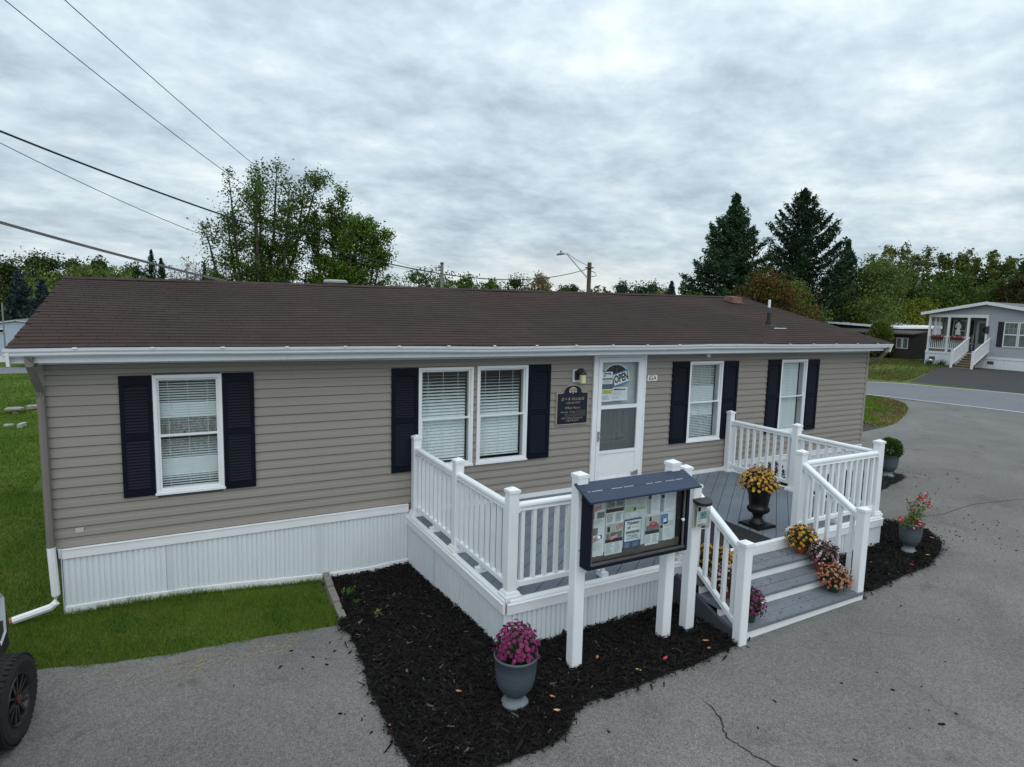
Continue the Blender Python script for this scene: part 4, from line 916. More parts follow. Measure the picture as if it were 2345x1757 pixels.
# brochure box on its own white post
bp = thing('brochure_post', (5.465, -3.12, .29), 'short white post carrying the brochure box, right of the notice board', 'post')
def brochure():
    x, y = 5.465, -3.12; z = h(x, y); o = chamfer_post(.105, 0, 1.735-z).mesh('shaft', WHITE); inst(o, 'shaft', bp, (x, y, z)); inst(CAPME, 'cap', bp, (x, y, 1.735))
    bx = thing('brochure_box', (5.49, -3.21, 1.36), 'clear plastic brochure box with a black curved lid on the white post', 'brochure box')
    x0, x1, ya, yb = 5.405, 5.575, -3.275, -3.178; n = 12
    arc = [(x0+(x1-x0)*(.5-.5*math.cos(PI*i/n)), yb-(yb-ya)*(.25+.75*math.sin(PI*i/n))) for i in range(n+1)]
    lid = MB(); P = [(x0-.012, yb)]+[(p[0]+(.012 if p[0] > 5.49 else -.012), p[1]-.010) for p in arc]+[(x1+.012, yb)]
    k = len(P); vs = [(p[0], p[1], 1.612+(p[1]-yb)*.25) for p in P]+[(p[0], p[1], 1.64+(p[1]-yb)*.25) for p in P]
    lid.add(vs, [tuple(range(k-1, -1, -1)), tuple(range(k, 2*k))]+[(i, (i+1) % k, (i+1) % k+k, i+k) for i in range(k)]); lid.build('lid', mat('lid_black', (.012, .012, .013), .4, .2, 10), bx, recalc=True)
    cl = glass_mat('clear_plastic', (.80, .82, .80), 1.35)
    b = MB(); k = len(arc); vs = [(p[0], p[1], 1.375) for p in arc]+[(p[0], p[1], 1.60+(p[1]-yb)*.25) for p in arc]; b.add(vs, [(i, i+1, i+1+k, i+k) for i in range(k-1)]+[tuple(range(k))]); b.build('shell', cl, bx)
    b = MB(); b.box(x0, yb-.004, 1.36, x1, yb, 1.61); b.build('back_plate', mat('plastic_cream', (.50, .50, .46), .6, .1, 9), bx)
    b = MB(); b.tube([(x0+.01, yb-.02, 1.57), (x0+.012, ya+.05, 1.54), (x0+.004, ya+.045, 1.45), (x0-.004, ya+.04, 1.385), (x0+.03, ya+.02, 1.368), (x1-.04, ya+.012, 1.368), (x1-.005, ya+.05, 1.39)], .006, 6); b.build('pocket_rim', mat('plastic_cream', (.5, .5, .46)), bx)
    p = flyer('folded brochures with a teal picture inside the clear box', 5.425, 5.55, 1.40, 1.575, [('box', .06, .06, .34, .30, INK), ('box', .30, .34, .98, .74, mat('print_aqua', (.17, .36, .37), .7, .35, 40), 1), ('box', .48, .48, .62, .56, INK, 2)]+lines(.05, .5, .4, .95, 5, TAUPEP), dy=-.0, y=-3.215, name='brochures', cat='brochure')
brochure()
# ------------------------------------------------------------------ wall sign, lamp, number, door papers
def wall_sign():
    t = thing('wall_sign', (6.13, -.03, 1.755), 'navy arched office sign with cream lettering on the siding left of the door', 'sign'); x0, x1, z0, zs, zt = 5.862, 6.402, 1.756, 2.222, 2.332; cx = (x0+x1)/2
    def outline(e):
        P = []; r = .03
        for (x, z, a) in ((x0+r, z0+r, PI), (x1-r, z0+r, 1.5*PI), (x1-r*.5, zs-r*.5, 0)):
            rr = r if z < 2 else r*.5
            P += [(x+(rr-e)*math.cos(a+q*PI/8), z+(rr-e)*math.sin(a+q*PI/8)) for q in range(5)]
        w_ = .178; P += [(cx+w_-e*.3, zs-e)]
        for i in range(13): q = PI*i/12; P.append((cx+(w_-.022-e*.6)*math.cos(q), zs+.0+(zt-zs-e)*math.sin(q)**.8))
        P += [(cx-w_+e*.3, zs-e)]
        P += [(x0+r*.5+(r*.5-e)*math.cos(PI/2+q*PI/8), zs-r*.5+(r*.5-e)*math.sin(PI/2+q*PI/8)) for q in range(5)]
        return P
    b = MB(); b.prism(outline(0), -.045, -.019, 'y'); b.build('border', mat('sign_cream', (.42, .34, .26), .5, .06, 5), t, recalc=True)
    b = MB(); b.prism(outline(.013), -.0475, -.0445, 'y'); b.build('face', mat('sign_navy', (.008, .012, .028), .25, .12, 5, spec=.5), t, recalc=True)
    lt = mat('sign_lettering', (.46, .37, .26), .5, .05, 5)
    for s, z, sz, sh, x in (('D + R VILLAGE', 2.125, .060, .22, cx), ('518-365-9977', 2.068, .042, .1, cx+.01), ('Office Hours', 1.998, .050, .12, cx+.0), ('Monday - Friday', 1.940, .038, .12, cx-.075), ('After Hours Emergency', 1.852, .038, .12, cx), ('518-378-2272', 1.815, .038, .1, cx)):
        me = text_mesh(s, sz, lt, shear=sh, bold=-.0004); inst(me, 'lettering', t, (x, -.0488, z), rot=(PI/2, 0, 0))
    g = mat('cover_tape', (.045, .045, .045), .7, .2, 20); b = MB(); b.box(cx+.06, -.049, 1.905, cx+.225, -.0478, 1.965); b.box(cx-.135, -.0495, 1.872, cx+.225, -.0482, 1.915); b.build('cover_patch', g, t)
    # leafy tree emblem
    e1 = mat('emblem_pale', (.66, .60, .54), .6, .1, 9); e2 = mat('emblem_orange', (.62, .36, .16), .6, .1, 9); b = MB(); c2 = MB(); cz = 2.235
    for i in range(9):
        a = -.35+(PI+.7)*i/8; px, pz = cx+.048*math.cos(a), cz+.012+.036*math.sin(a); rr = .017
        b.add([(px+rr*1.1*math.cos(k*PI/5), -.0490, pz+rr*math.sin(k*PI/5)) for k in range(10)], [tuple(range(10))])
    b.add([(cx-.006, -.0491, cz-.035), (cx+.006, -.0491, cz-.035), (cx+.004, -.0491, cz+.01), (cx-.004, -.0491, cz+.01)], [(0, 1, 2, 3)])
    for i in range(6): a = 2*PI*i/6; c2.add([(cx+.020*math.cos(a)+.009*math.cos(k*PI/4), -.0493, cz+.016+.016*math.sin(a)+.008*math.sin(k*PI/4)) for k in range(8)], [tuple(range(8))])
    b.build('tree_emblem', e1, t); c2.build('tree_emblem', e2, t)
wall_sign()
def wall_lamp():
    t = thing('wall_lamp', (6.2, -.03, 2.37), 'black wall lamp with a pale yellow shade on a white plate above the navy sign', 'lamp')
    b = MB(); b.box(6.128, -.045, 2.365, 6.262, -.019, 2.545); b.build('mounting_plate', WHITE, t)
    k = mat('lamp_black', (.02, .021, .021), .5, .2, 8); b = MB(); b.box(6.147, -.085, 2.40, 6.21, -.046, 2.53); b.tube([(6.18, -.07, 2.505), (6.20, -.12, 2.525), (6.222, -.15, 2.52)], [.035, .048, .05], 10); b.lathe([(.0, .035), (.04, .03), (.052, .0), (.052, -.015), (.0, -.016)], 14, (6.222, -.15, 2.498)); b.build('housing', k, t)
    b = MB(); b.lathe([(.042, .0), (.042, -.115), (.036, -.125), (.0, -.126)], 14, (6.222, -.15, 2.482)); b.build('shade', mat('shade_yellow', (.58, .55, .34), .45, .06, 4), t, smooth=False)
wall_lamp()
def number():
    t = thing('house_number', (7.61, -.025, 2.335), 'small white plate with black 65A on the siding right of the door', 'house number')
    b = MB(); b.box(7.517, -.026, 2.335, 7.707, -.019, 2.423); b.build('plate', WHITEP, t)
    me = text_mesh('65A', .104, INK, bold=.0012, sx=.88); inst(me, 'lettering', t, (7.612, -.0272, 2.378), rot=(PI/2, 0, 0))
number()
def door_papers():
    Y = -.027
    def X(u): return 6.50+(u-1358)/116*.95
    def Zv(v): return 2.782-(v-806.5)/294.5*1.962
    t = flyer('Thinking of flyer with a navy foot taped inside the upper glass of the door', X(1376.4), X(1400), Zv(886.5), Zv(847.5), [('box', 0, 0, 1, .04, INK), ('text', 'Thinking', .46, .14, .040, INK, 0, .001), ('text', 'of', .22, .27, .04, INK, 0, .001), ('box', .04, .40, .96, .50, mat('print_teal', (.16, .22, .21)), 1), ('box', .0, .74, 1, 1, mat('print_slate', (.10, .12, .18), .8, .5, 60), 1)]+lines(.15, .9, .54, .72, 4), y=Y, name='door_flyer')
    t = flyer('white notice with a yellow highlighted heading, lower left in the upper door glass', X(1376.4), X(1400.5), Zv(916), Zv(888), [('box', .0, .06, 1, .20, mat('highlighter', (.60, .58, .08), .8, .15, 40)), ('box', .0, .22, .96, .36, mat('highlighter', (.6, .58, .08)))]+[('text', 'Please leave all', .48, .135, .019, INK, 0, .0004), ('text', 'payments in drop box', .48, .29, .016, INK, 0, .0004)]+lines(.02, .8, .5, .9, 5), y=Y, name='door_flyer')
    t = flyer('white notice with a blue heading bar, lower right in the upper door glass', X(1401), X(1435), Zv(915), Zv(884.5), [('box', .06, .10, .42, .22, BLUE), ('box', .42, .14, .88, .22, BLUE)]+lines(.05, .8, .32, .62, 6, PALEPR)+lines(.05, .55, .74, .86, 2), y=Y, name='door_flyer')
    t = thing('open_sign', (X(1419.5), Y-.0005, Zv(864)), 'tilted black on white OPEN sign with blue edges hanging in the door glass', 'sign', rotz=0); t.rotation_euler = (0, -.24, 0)
    b = MB(); b.box(-.142, -.001, -.098, .142, .001, .098); b.build('panel', WHITEP, t, world=False)
    bl = mat('sign_blue', (.03, .19, .44), .5, .05, 5); b = MB(); b.box(-.142, -.0025, .080, .142, -.0012, .1); b.box(-.142, -.0025, -.1, .142, -.0012, -.080); b.build('edge_stripe', bl, t, world=False)
    me = text_mesh('OPEN', .165, INK, bold=.006, sx=.62); inst(me, 'lettering', t, (0, -.004, 0), world=False, rot=(PI/2, 0, 0))
    b = MB(); b.tube([(-.12, 0, .1), (-.02, .004, .20), (.12, 0, .1)], .0025, 5); b.build('cord', mat('cord_navy', (.03, .05, .12), .7), t, world=False)
    b = MB(); b.lathe([(.02, 0), (.03, .02), (.028, .07), (.012, .09), (.018, .11), (.0, .13)], 10); o = thing('door_ornament', (X(1413), .035, 2.46), 'small brown ornament on the fan light behind the OPEN sign', 'ornament'); b.build('body', mat('ornament_brown', (.06, .035, .025), .7, .4, 30), o, world=False)
door_papers()
# ------------------------------------------------------------------ door mat, urn and potted flowers
def doormat():
    t = thing('door_mat', (6.6, -2.28, DZ), 'large black mat with a wavy back edge lying on the deck above the stairs', 'mat'); b = MB(); n = 24; vs = []
    for i in range(n+1):
        x = 5.98+(7.25-5.98)*i/n; e = .03*math.sin(i*.9)+.02*math.sin(i*2.3); zz = DZ+.008+.006*abs(math.sin(i*.9)); vs += [(x, -2.635, DZ+.003), (x, -2.635, DZ+.011), (x, -1.87+e, zz), (x, -1.87+e+.004, DZ+.003)]
    b.add(vs, [(4*i+k, 4*i+4+k, 4*i+5+k, 4*i+1+k) for i in range(n) for k in range(3)]+[(0, 1, 2, 3), (4*n+3, 4*n+2, 4*n+1, 4*n)]); b.build('mat_surface', mat('rubber_mat', (.011, .011, .012), .85, .25, 60, .5, 250), t, recalc=True)
doormat()
LEAFG = leaf_mat('mum_leaf', (.022, .05, .014), (.05, .085, .025), .25, .4)
def bloom_mesh(name, m1, m2, r=.022, n=11, cup=.5):
    b = MB()
    for ring, (rr, zz, k, off) in enumerate(((1.0, .0, n, 0), (.72, .22, n-2, .3), (.42, .38, 6, .1))):
        for i in range(k):
            a = 2*PI*i/k+off; w_ = PI/k*1.05; R = r*rr; z = r*zz
            b.add([(0, 0, z*.6), (R*.62*math.cos(a-w_), R*.62*math.sin(a-w_), z+R*.12*cup), (R*math.cos(a), R*math.sin(a), z+R*.34*cup), (R*.62*math.cos(a+w_), R*.62*math.sin(a+w_), z+R*.12*cup)], [(0, 1, 2, 3)])
    b.mi = 1; b.lathe([(r*.24, r*.30), (r*.2, r*.48), (0, r*.54)], 6)
    return b.mesh(name, [m1, m2])
def petal(name, c): return mat(name, c, .7, .3, 45, island=.25)
PM = {'yellow': (petal('petal_gold', (.52, .30, .025)), petal('petal_rust', (.36, .11, .03))), 'rust': (petal('petal_rust', (.36, .11, .03)), petal('petal_gold', (.52, .30, .025))), 'lime': (petal('petal_lemon', (.56, .42, .05)), petal('petal_amber', (.45, .20, .03))), 'pinkrust': (petal('petal_pinkrust', (.40, .13, .10)), petal('petal_gold', (.52, .3, .025))),
      'orange': (petal('petal_orange', (.50, .20, .018)), petal('petal_brown', (.22, .08, .02))), 'gold': (petal('petal_gold', (.52, .30, .025)), petal('petal_brown', (.22, .08, .02))),
      'mauve': (petal('petal_mauve', (.30, .10, .17)), petal('petal_plum', (.13, .02, .06))), 'palepink': (petal('petal_palepink', (.60, .42, .50)), petal('petal_mauve', (.30, .1, .17))), 'plumdull': (petal('petal_plumdull', (.16, .055, .075)), petal('petal_plum', (.13, .02, .06))),
      'coral': (petal('petal_coral', (.43, .14, .08)), petal('petal_brown', (.22, .08, .02))), 'salmon': (petal('petal_salmon', (.48, .22, .14)), petal('petal_coral', (.43, .14, .08))),
      'purple': (petal('petal_purple', (.17, .015, .095)), petal('petal_plum', (.13, .02, .06))), 'magenta': (petal('petal_magenta', (.25, .03, .13)), petal('petal_purple', (.17, .015, .095)))}
BLOOM = {k: [bloom_mesh('bloom', v[0], v[1], .022, 10+i, .3+.4*i) for i in range(2)] for k, v in PM.items()}
def dome(parent, c, rx, rz, nb, kinds, nleaf, low=-.25, r=1.0, tall=0):
    """leafy cushion of stems with blooms standing on it"""
    c = Vector(c); V = []
    for _ in range(nleaf):
        a = random.uniform(0, 2*PI); u = random.uniform(low-.25, .97); q = math.sqrt(max(0, 1-u*u)) if u > 0 else 1+u*.3; s = random.uniform(.55, 1.0); p = c+Vector((rx*q*math.cos(a)*s, rx*q*math.sin(a)*s, rz*u*s))
        d = Vector((random.gauss(0, 1), random.gauss(0, 1), random.gauss(.6, .7))).normalized(); e = d.cross(Vector((random.gauss(0, 1), random.gauss(0, 1), random.gauss(0, 1)))).normalized(); l = random.uniform(.018, .035)
        V += [p-d*l*.1, p+d*l*.4+e*l*.32, p+d*l, p+d*l*.4-e*l*.32]
    o = bpy.data.objects.new('foliage', mesh_np('foliage', [tuple(v) for v in V], 0, LEAFG)); attach(o, parent)
    core = MB(); core.lathe([(rx*.05, -rz*.5), (rx*.62, -rz*.2), (rx*.74, rz*.1), (rx*.6, rz*.5), (rx*.3, rz*.72), (0, rz*.78)], 12, c); core.build('stems', mat('stem_green', (.018, .032, .012), .9, .3, 40), parent)
    ga = PI*(3-math.sqrt(5))
    for i in range(nb):
        u = low+(1-low)*(1-(i+.5)/nb)**.9; a = i*ga+random.uniform(-.25, .25); q = math.sqrt(max(0, 1-u*u)) if u > 0 else 1-.12*u*u
        wob_ = 1+random.gauss(0, .075); nrm = Vector((q*math.cos(a)/rx, q*math.sin(a)/rx, max(u, -.1)/rz+.4/rz)).normalized()
        p = c+Vector((rx*q*math.cos(a)*wob_, rx*q*math.sin(a)*wob_, rz*u*wob_)); kk = random.choice(kinds); me = random.choice(BLOOM[kk])
        ob = inst(me, 'bloom', parent, p); ob.rotation_euler = (nrm+Vector((random.gauss(0, .25), random.gauss(0, .25), random.gauss(0, .2)))).to_track_quat('Z', 'Y').to_euler(); s = r*random.uniform(.75, 1.15); ob.scale = (s, s, s)
URNM = mat('urn_black', (.005, .005, .006), .4, .25, 6, spec=.35)
def urn():
    t = thing('urn_planter', (7.505, -2.215, DZ), 'tall black urn of orange and yellow mums standing on the deck', 'planter', 'flower pots about the deck and stairs'); c = (7.505, -2.215, DZ)
    b = MB(); b.box(-.155, -.155, 0, .155, .155, .028); b.box(-.14, -.14, .028, .14, .14, .034); b.v = [(p[0]+c[0], p[1]+c[1], p[2]+c[2]) for p in b.v]; b.build('plinth', URNM, t)
    prof = [(.10, .034), (.105, .045), (.07, .075), (.056, .11), (.06, .135), (.066, .14), (.06, .15), (.10, .175), (.125, .205), (.128, .235), (.118, .25), (.112, .255), (.118, .30), (.13, .40), (.137, .405), (.136, .412), (.145, .45), (.165, .475), (.195, .49), (.20, .50), (.195, .508), (.17, .50), (.14, .46), (.0, .45)]
    b = MB(); b.lathe(prof, 32, c); b.build('bowl', URNM, t, smooth=True)
    b = MB()
    for i in range(28): a = 2*PI*i/28; b.tube([(c[0]+.112*math.cos(a), c[1]+.112*math.sin(a), c[2]+.185), (c[0]+.129*math.cos(a), c[1]+.129*math.sin(a), c[2]+.215), (c[0]+.126*math.cos(a), c[1]+.126*math.sin(a), c[2]+.238)], .008, 5)
    b.build('fluting', URNM, t)
    dome(t, (c[0]-.02, c[1], c[2]+.535), .215, .215, 270, ['yellow', 'rust', 'lime', 'lime', 'pinkrust', 'rust'], 900, -.22, .95)
urn()
TERRA = mat('terracotta_plastic', (.22, .055, .03), .5, .1, 6); GREENP = mat('green_plastic', (.012, .045, .03), .4, .15, 6)
def mum(name_label, c, kinds, rx, rz, nb, potm, pot_r, pot_h, r=.8, lean=(0, 0), low=-.3, cat='potted mum'):
    t = thing('potted_mum', c, name_label, cat, 'flower pots about the deck and stairs'); b = MB(); R = pot_r
    b.lathe([(0, .002), (R*.72, .002), (R*.95, pot_h*.85), (R*1.05, pot_h*.86), (R*1.06, pot_h), (R*.95, pot_h), (R*.9, pot_h*.85), (0, pot_h*.84)], 18, c); b.build('pot', potm, t, smooth=False)
    dome(t, (c[0]+lean[0], c[1]+lean[1], c[2]+pot_h+rz*.32), rx, rz, nb, kinds, 500, low, r); return t
T1, T2, T3 = DZ-.113, DZ-.226, DZ-.339
m1 = mum('golden orange mums in a pot at the right end of the top step', (7.50, -2.86, T1), ['orange', 'gold', 'orange', 'gold'], .165, .165, 95, TERRA, .085, .11, 1.0, (-.01, .0), -.45)
m2 = mum('plum and pale pink mums in a terracotta pot, right end of the middle step', (7.50, -3.12, T2), ['mauve', 'plumdull', 'palepink', 'plumdull'], .17, .15, 170, TERRA, .10, .125, .72, (.03, 0), -.35)
m3 = mum('coral orange mums in a green pot, right end of the bottom step', (7.36, -3.375, T3), ['coral', 'salmon', 'coral'], .165, .145, 150, GREENP, .075, .10, .85, (0, 0), -.45)
m4 = mum('deep purple mums in a green pot at the left end of the bottom step', (5.98, -3.43, T3), ['purple', 'purple', 'magenta'], .125, .155, 120, GREENP, .07, .115, .78, (.02, 0), -.45)
m5 = mum('amber orange mums at the left end of the top step, seen through the stair rail', (6.0, -2.86, T1), ['orange', 'gold'], .16, .17, 110, TERRA, .085, .11, .95, (.0, .0), -.4)
m6 = mum('bright orange mums seen through the stair rail beside the amber ones', (6.21, -2.85, T1), ['gold', 'orange'], .13, .13, 80, TERRA, .08, .10, .9, (0, 0), -.4)
m7 = mum('white and mauve mums on the middle step, seen through the stair rail', (5.99, -3.10, T2), ['palepink', 'palepink', 'mauve'], .16, .16, 130, TERRA, .10, .12, .75, (.0, 0), -.4)
POTB = mat('blue_grey_pot', (.062, .082, .094), .55, .16, 2.2, .25, 40, stretch=(.4, .4, 14)); FOOT = mat('pot_foot', (.15, .175, .19), .65, .2, 8)
def big_pot(label, c, s=1.0, hz=1.05):
    t = thing('garden_pot', c, label, 'planter', 'blue grey pots in the mulch'); b = MB()
    b.lathe([(q*s*.88, z*hz) for q, z in [(.095, .098), (.12, .115), (.155, .16), (.175, .22), (.183, .29), (.19, .38), (.197, .385), (.20, .395), (.197, .405), (.186, .405), (.176, .36), (0, .35)]], 36, c); b.build('bowl', POTB, t, smooth=True)
    b = MB(); b.lathe([(q*s*.88, z*hz) for q, z in [(.0, .0), (.118, .0), (.124, .012), (.122, .03), (.10, .045), (.088, .06), (.086, .08), (.10, .1)]], 30, c); b.build('foot', FOOT, t, smooth=True)
    b = MB(); b.lathe([(.160*s, .352*hz), (.08*s, .365*hz), (0, .362*hz)], 20, c); b.build('potting_soil', SOIL, t)
    return t
p1 = big_pot('blue grey footed pot of magenta purple mums, nearest to the viewer in the mulch', (3.415, -3.37, h(3.395, -3.3)+.02), 1.0)
dome(p1, (3.42, -3.365, h(3.395, -3.3)+.02+.485), .158, .170, 225, ['purple', 'magenta', 'magenta', 'purple'], 800, -.35, .92)
p2 = big_pot('blue grey footed pot with a sparse red flowering plant, right of the deck', (9.47, -3.0, h(9.4, -3)+.02), .82, 1.0)
def mandevilla(t):
    c = Vector((9.47, -3.0, h(9.4, -3)+.37)); g = leaf_mat('vine_leaf', (.11, .16, .035), (.22, .27, .07), .35, .4); V = []; st = MB()
    def leaf(p, l):
        d = Vector((random.gauss(0, 1), random.gauss(0, 1), random.gauss(.3, .6))).normalized(); e = d.cross(Vector((random.gauss(0, 1), random.gauss(0, 1), random.gauss(0, 1)))).normalized(); V.extend([p, p+d*l*.45+e*l*.26, p+d*l, p+d*l*.45-e*l*.26])
    ends = [(-.33, -.05, .14), (-.20, .02, .10), (.02, .05, .30), (.12, .03, .36), (.22, -.04, .26), (.30, 0, .30), (.25, .05, .40), (.06, -.05, .22), (-.02, .03, .18), (.18, -.03, .12)]
    for i, e in enumerate(ends):
        e = Vector(e); mid = c+e*.5+Vector((0, 0, .04)); st.tube([c, mid, c+e], [.004, .003, .002], 5)
        for k in range(34): t_ = random.uniform(.35, 1.05); leaf(c+e*t_+Vector((random.gauss(0, .03), random.gauss(0, .03), random.gauss(.0, .025))), random.uniform(.03, .055))
    for k in range(40): leaf(c+Vector((random.gauss(0, .07), random.gauss(0, .06), random.uniform(0, .08))), .045)
    st.build('stems', mat('vine_stem', (.10, .07, .03), .8), t); o = bpy.data.objects.new('foliage', mesh_np('foliage', [tuple(v) for v in V], 0, g)); attach(o, t)
    m = petal('petal_red', (.33, .012, .025)); m2_ = petal('petal_throat', (.5, .2, .2)); f = MB()
    for i in range(5): a = 2*PI*i/5; f.add([(0, 0, 0), (.022*math.cos(a-.45), .022*math.sin(a-.45), .018), (.042*math.cos(a), .042*math.sin(a), .020), (.022*math.cos(a+.45), .022*math.sin(a+.45), .018)], [(0, 1, 2, 3)])
    f.mi = 1; f.lathe([(.004, -.03), (.012, .004), (0, .012)], 6); fm = f.mesh('bloom', [m, m2_])
    for e in [(-.36, -.05, .15), (-.07, -.04, .27), (.13, .02, .37), (.22, -.05, .29), (.26, 0, .40), (.29, -.02, .28), (.33, .02, .33), (.27, -.06, .24), (-.06, -.1, .05), (-.02, -.12, .02), (.02, -.1, .06), (-.1, -.08, .03), (.04, -.12, .04), (-.03, -.13, .07), (.0, -.09, .09), (.19, .02, .33)]:
        o = inst(fm, 'bloom', t, c+Vector(e)); o.rotation_euler = (random.uniform(.5, 1.9), random.uniform(-.5, .5), random.uniform(0, 6)); s_ = random.uniform(.8, 1.25); o.scale = (s_, s_, s_)
mandevilla(p2)
p3 = big_pot('blue grey pot with a round green shrub, behind the right corner post of the deck', (12.98, -.66, h(12.9, -.66)+.02), 1.0)
def shrub(t, c, rx, rz, m, n, l):
    V = []; c = Vector(c)
    for _ in range(n):
        a = random.uniform(0, 2*PI); u = random.uniform(-.6, 1); q = math.sqrt(1-u*u); s = random.uniform(.6, 1.05); p = c+Vector((rx*q*math.cos(a)*s, rx*q*math.sin(a)*s, rz*u*s)); d = Vector((q*math.cos(a)+random.gauss(0, .4), q*math.sin(a)+random.gauss(0, .4), u+.5+random.gauss(0, .3))).normalized(); e = d.cross(Vector((random.gauss(0, 1), random.gauss(0, 1), random.gauss(0, 1)))).normalized(); ll = l*random.uniform(.6, 1.3)
        V += [p, p+d*ll*.45+e*ll*.2, p+d*ll, p+d*ll*.45-e*ll*.2]
    o = bpy.data.objects.new('foliage', mesh_np('foliage', [tuple(v) for v in V], 0, m)); attach(o, t); return o
shrub(p3, (12.98, -.66, h(12.9, -.66)+.54), .19, .20, leaf_mat('shrub_leaf', (.045, .10, .02), (.12, .19, .05), .3, .45), 2600, .05)
MB().tube([(12.98, -.66, h(12.9, -.66)+.35), (12.98, -.66, h(12.9, -.66)+.6)], .012, 6).build('stem', mat('vine_stem', (.1, .07, .03)), p3)
# flowers growing along the right side of the deck, glimpsed through the railing
p4 = thing('red_flower_plant', (9.75, -.55, .34), 'low dark plant with deep red flowers behind the right railing of the deck', 'plant')
shrub(p4, (9.85, -.55, .62), .22, .3, LEAFG, 900, .06)
for k in range(12):
    o = inst(random.choice(BLOOM['magenta']), 'bloom', p4, (9.85+random.gauss(0, .13), -.55+random.gauss(0, .13), .8+random.gauss(0, .1))); o.scale = (1.3,)*3
# edging stones, weeds and fallen leaves
CURB = mat('concrete_block', (.20, .185, .165), .9, .25, 9, .5, 70, stain=(5, .52, .68, .7, (.13, .135, .075)))
def curb():
    for i, (ya, yb) in enumerate(((-.03, -.44), (-.45, -.86), (-.87, -1.28))):
        xa, xb = 2.66-.03*i, 2.63-.03*i; b = MB(); w_ = .042; zt = h(2.65, ya)+.10-(.02*i); zt2 = h(2.65, yb)+.10-.02*i
        b.add([(xa-w_, ya, .03), (xa+w_, ya, .03), (xb+w_, yb, .03), (xb-w_, yb, .03), (xa-w_+.006, ya-.006, zt), (xa+w_-.006, ya-.006, zt), (xb+w_-.006, yb+.006, zt2), (xb-w_+.006, yb+.006, zt2)], [(0, 1, 5, 4), (1, 2, 6, 5), (2, 3, 7, 6), (3, 0, 4, 7), (4, 5, 6, 7)])
        prop(b.build('edging_stone', CURB, recalc=True), ('mossy grey edging stone touching the white skirting', 'grey edging stone between its two neighbours at the grass edge', 'grey edging stone nearest to the parking lot')[i], 'edging stone', 'edging stones between grass and mulch')
curb()
def weed(x, y, s, n, label, m):
    t = thing('weed', (x, y, h(x, y)+.02), label, 'weed'); V = []
    for _ in range(n):
        a = random.uniform(0, 2*PI); d = Vector((math.cos(a), math.sin(a), random.uniform(.3, 1.4))).normalized(); p = Vector((x+random.gauss(0, s*.35), y+random.gauss(0, s*.35), h(x, y)+.02+random.uniform(0, s*.5))); e = d.cross(Vector((0, 0, 1))).normalized(); l = s*random.uniform(.3, .6); V += [p, p+d*l*.5+e*l*.22, p+d*l, p+d*l*.5-e*l*.22]
    o = bpy.data.objects.new('leaves', mesh_np('leaves', [tuple(v) for v in V], 0, m)); attach(o, t)
WL = leaf_mat('weed_leaf', (.05, .12, .025), (.12, .2, .05), .3, .4)
weed(2.80, -.62, .11, 60, 'leafy green weed in the mulch against the edging stones', WL); weed(2.78, -.95, .07, 30, 'small weed in the mulch by the end of the edging stones', WL); weed(2.90, -1.38, .1, 40, 'pale grassy weed in the mulch near the parking lot corner', leaf_mat('weed_pale', (.13, .13, .05), (.22, .2, .08), .3, .4)); weed(3.12, -.95, .06, 24, 'tiny yellow green weed in the middle of the mulch', leaf_mat('weed_pale', (.13, .13, .05), (.22, .2, .08), .3, .4))
def fallen(x, y, col, label, s=.04, z=None):
    b = MB(); n = 7; c = Vector((x, y, (h(x, y)+.05) if z is None else z)); a0 = random.uniform(0, 6); vs = []
    for i in range(n+1):
        t = i/n; wv = s*.32*math.sin(PI*min(1, t*1.05))**.8
        for sg in (-1, 0, 1): vs.append(c+Vector((math.cos(a0)*s*(t-.5)*2*.6-math.sin(a0)*wv*sg, math.sin(a0)*s*(t-.5)*2*.6+math.cos(a0)*wv*sg, .006*abs(sg)+.012*t*t)))
    b.add(vs, [(3*i+k, 3*i+3+k, 3*i+4+k, 3*i+1+k) for i in range(n) for k in range(2)])
    prop(b.build('fallen_leaf', col), label, 'leaf', 'leaves fallen on the mulch')
LO = mat('leaf_orange', (.42, .17, .06), .7, .25, 40); LT = mat('leaf_tan', (.46, .30, .15), .7, .2, 40); LR = mat('leaf_red', (.40, .04, .05), .7, .2, 40); LY = mat('leaf_yellow', (.40, .42, .12), .7, .2, 40)
fallen(3.07, -3.06, LO, 'curled orange leaf on the mulch left of the front pot', .05); fallen(2.81, -3.19, LO, 'thin orange leaf standing in the mulch between the front pot and the lot edge', .04); fallen(3.64, -3.63, LT, 'bright tan leaf on the mulch in front of the front pot', .05); fallen(3.70, -3.47, LO, 'rust leaf on the mulch right of the front pot'); fallen(2.45, -3.2, LO, 'orange leaf at the left edge of the mulch'); fallen(4.88, -3.47, LR, 'bright red petal on the mulch in front of the notice board', .05); fallen(4.55, -3.50, LY, 'yellow green leaf on the mulch under the notice board', .05); fallen(5.35, -3.53, LO, 'rust leaf at the mulch edge below the brochure post', .05); fallen(5.42, -3.42, LO, 'orange leaf on the mulch close to the stair stringer', .05); fallen(4.35, -3.18, LO, 'brown leaf on the mulch right of the left notice board post', .04); fallen(9.5, -3.22, LY, 'yellow leaf on the mulch in front of the red flowering pot', .05); fallen(10.2, -2.9, LT, 'pale leaf at the right edge of the mulch', .05); fallen(9.0, -3.3, LR, 'dark red petal at the mulch edge right of the stairs', .05)

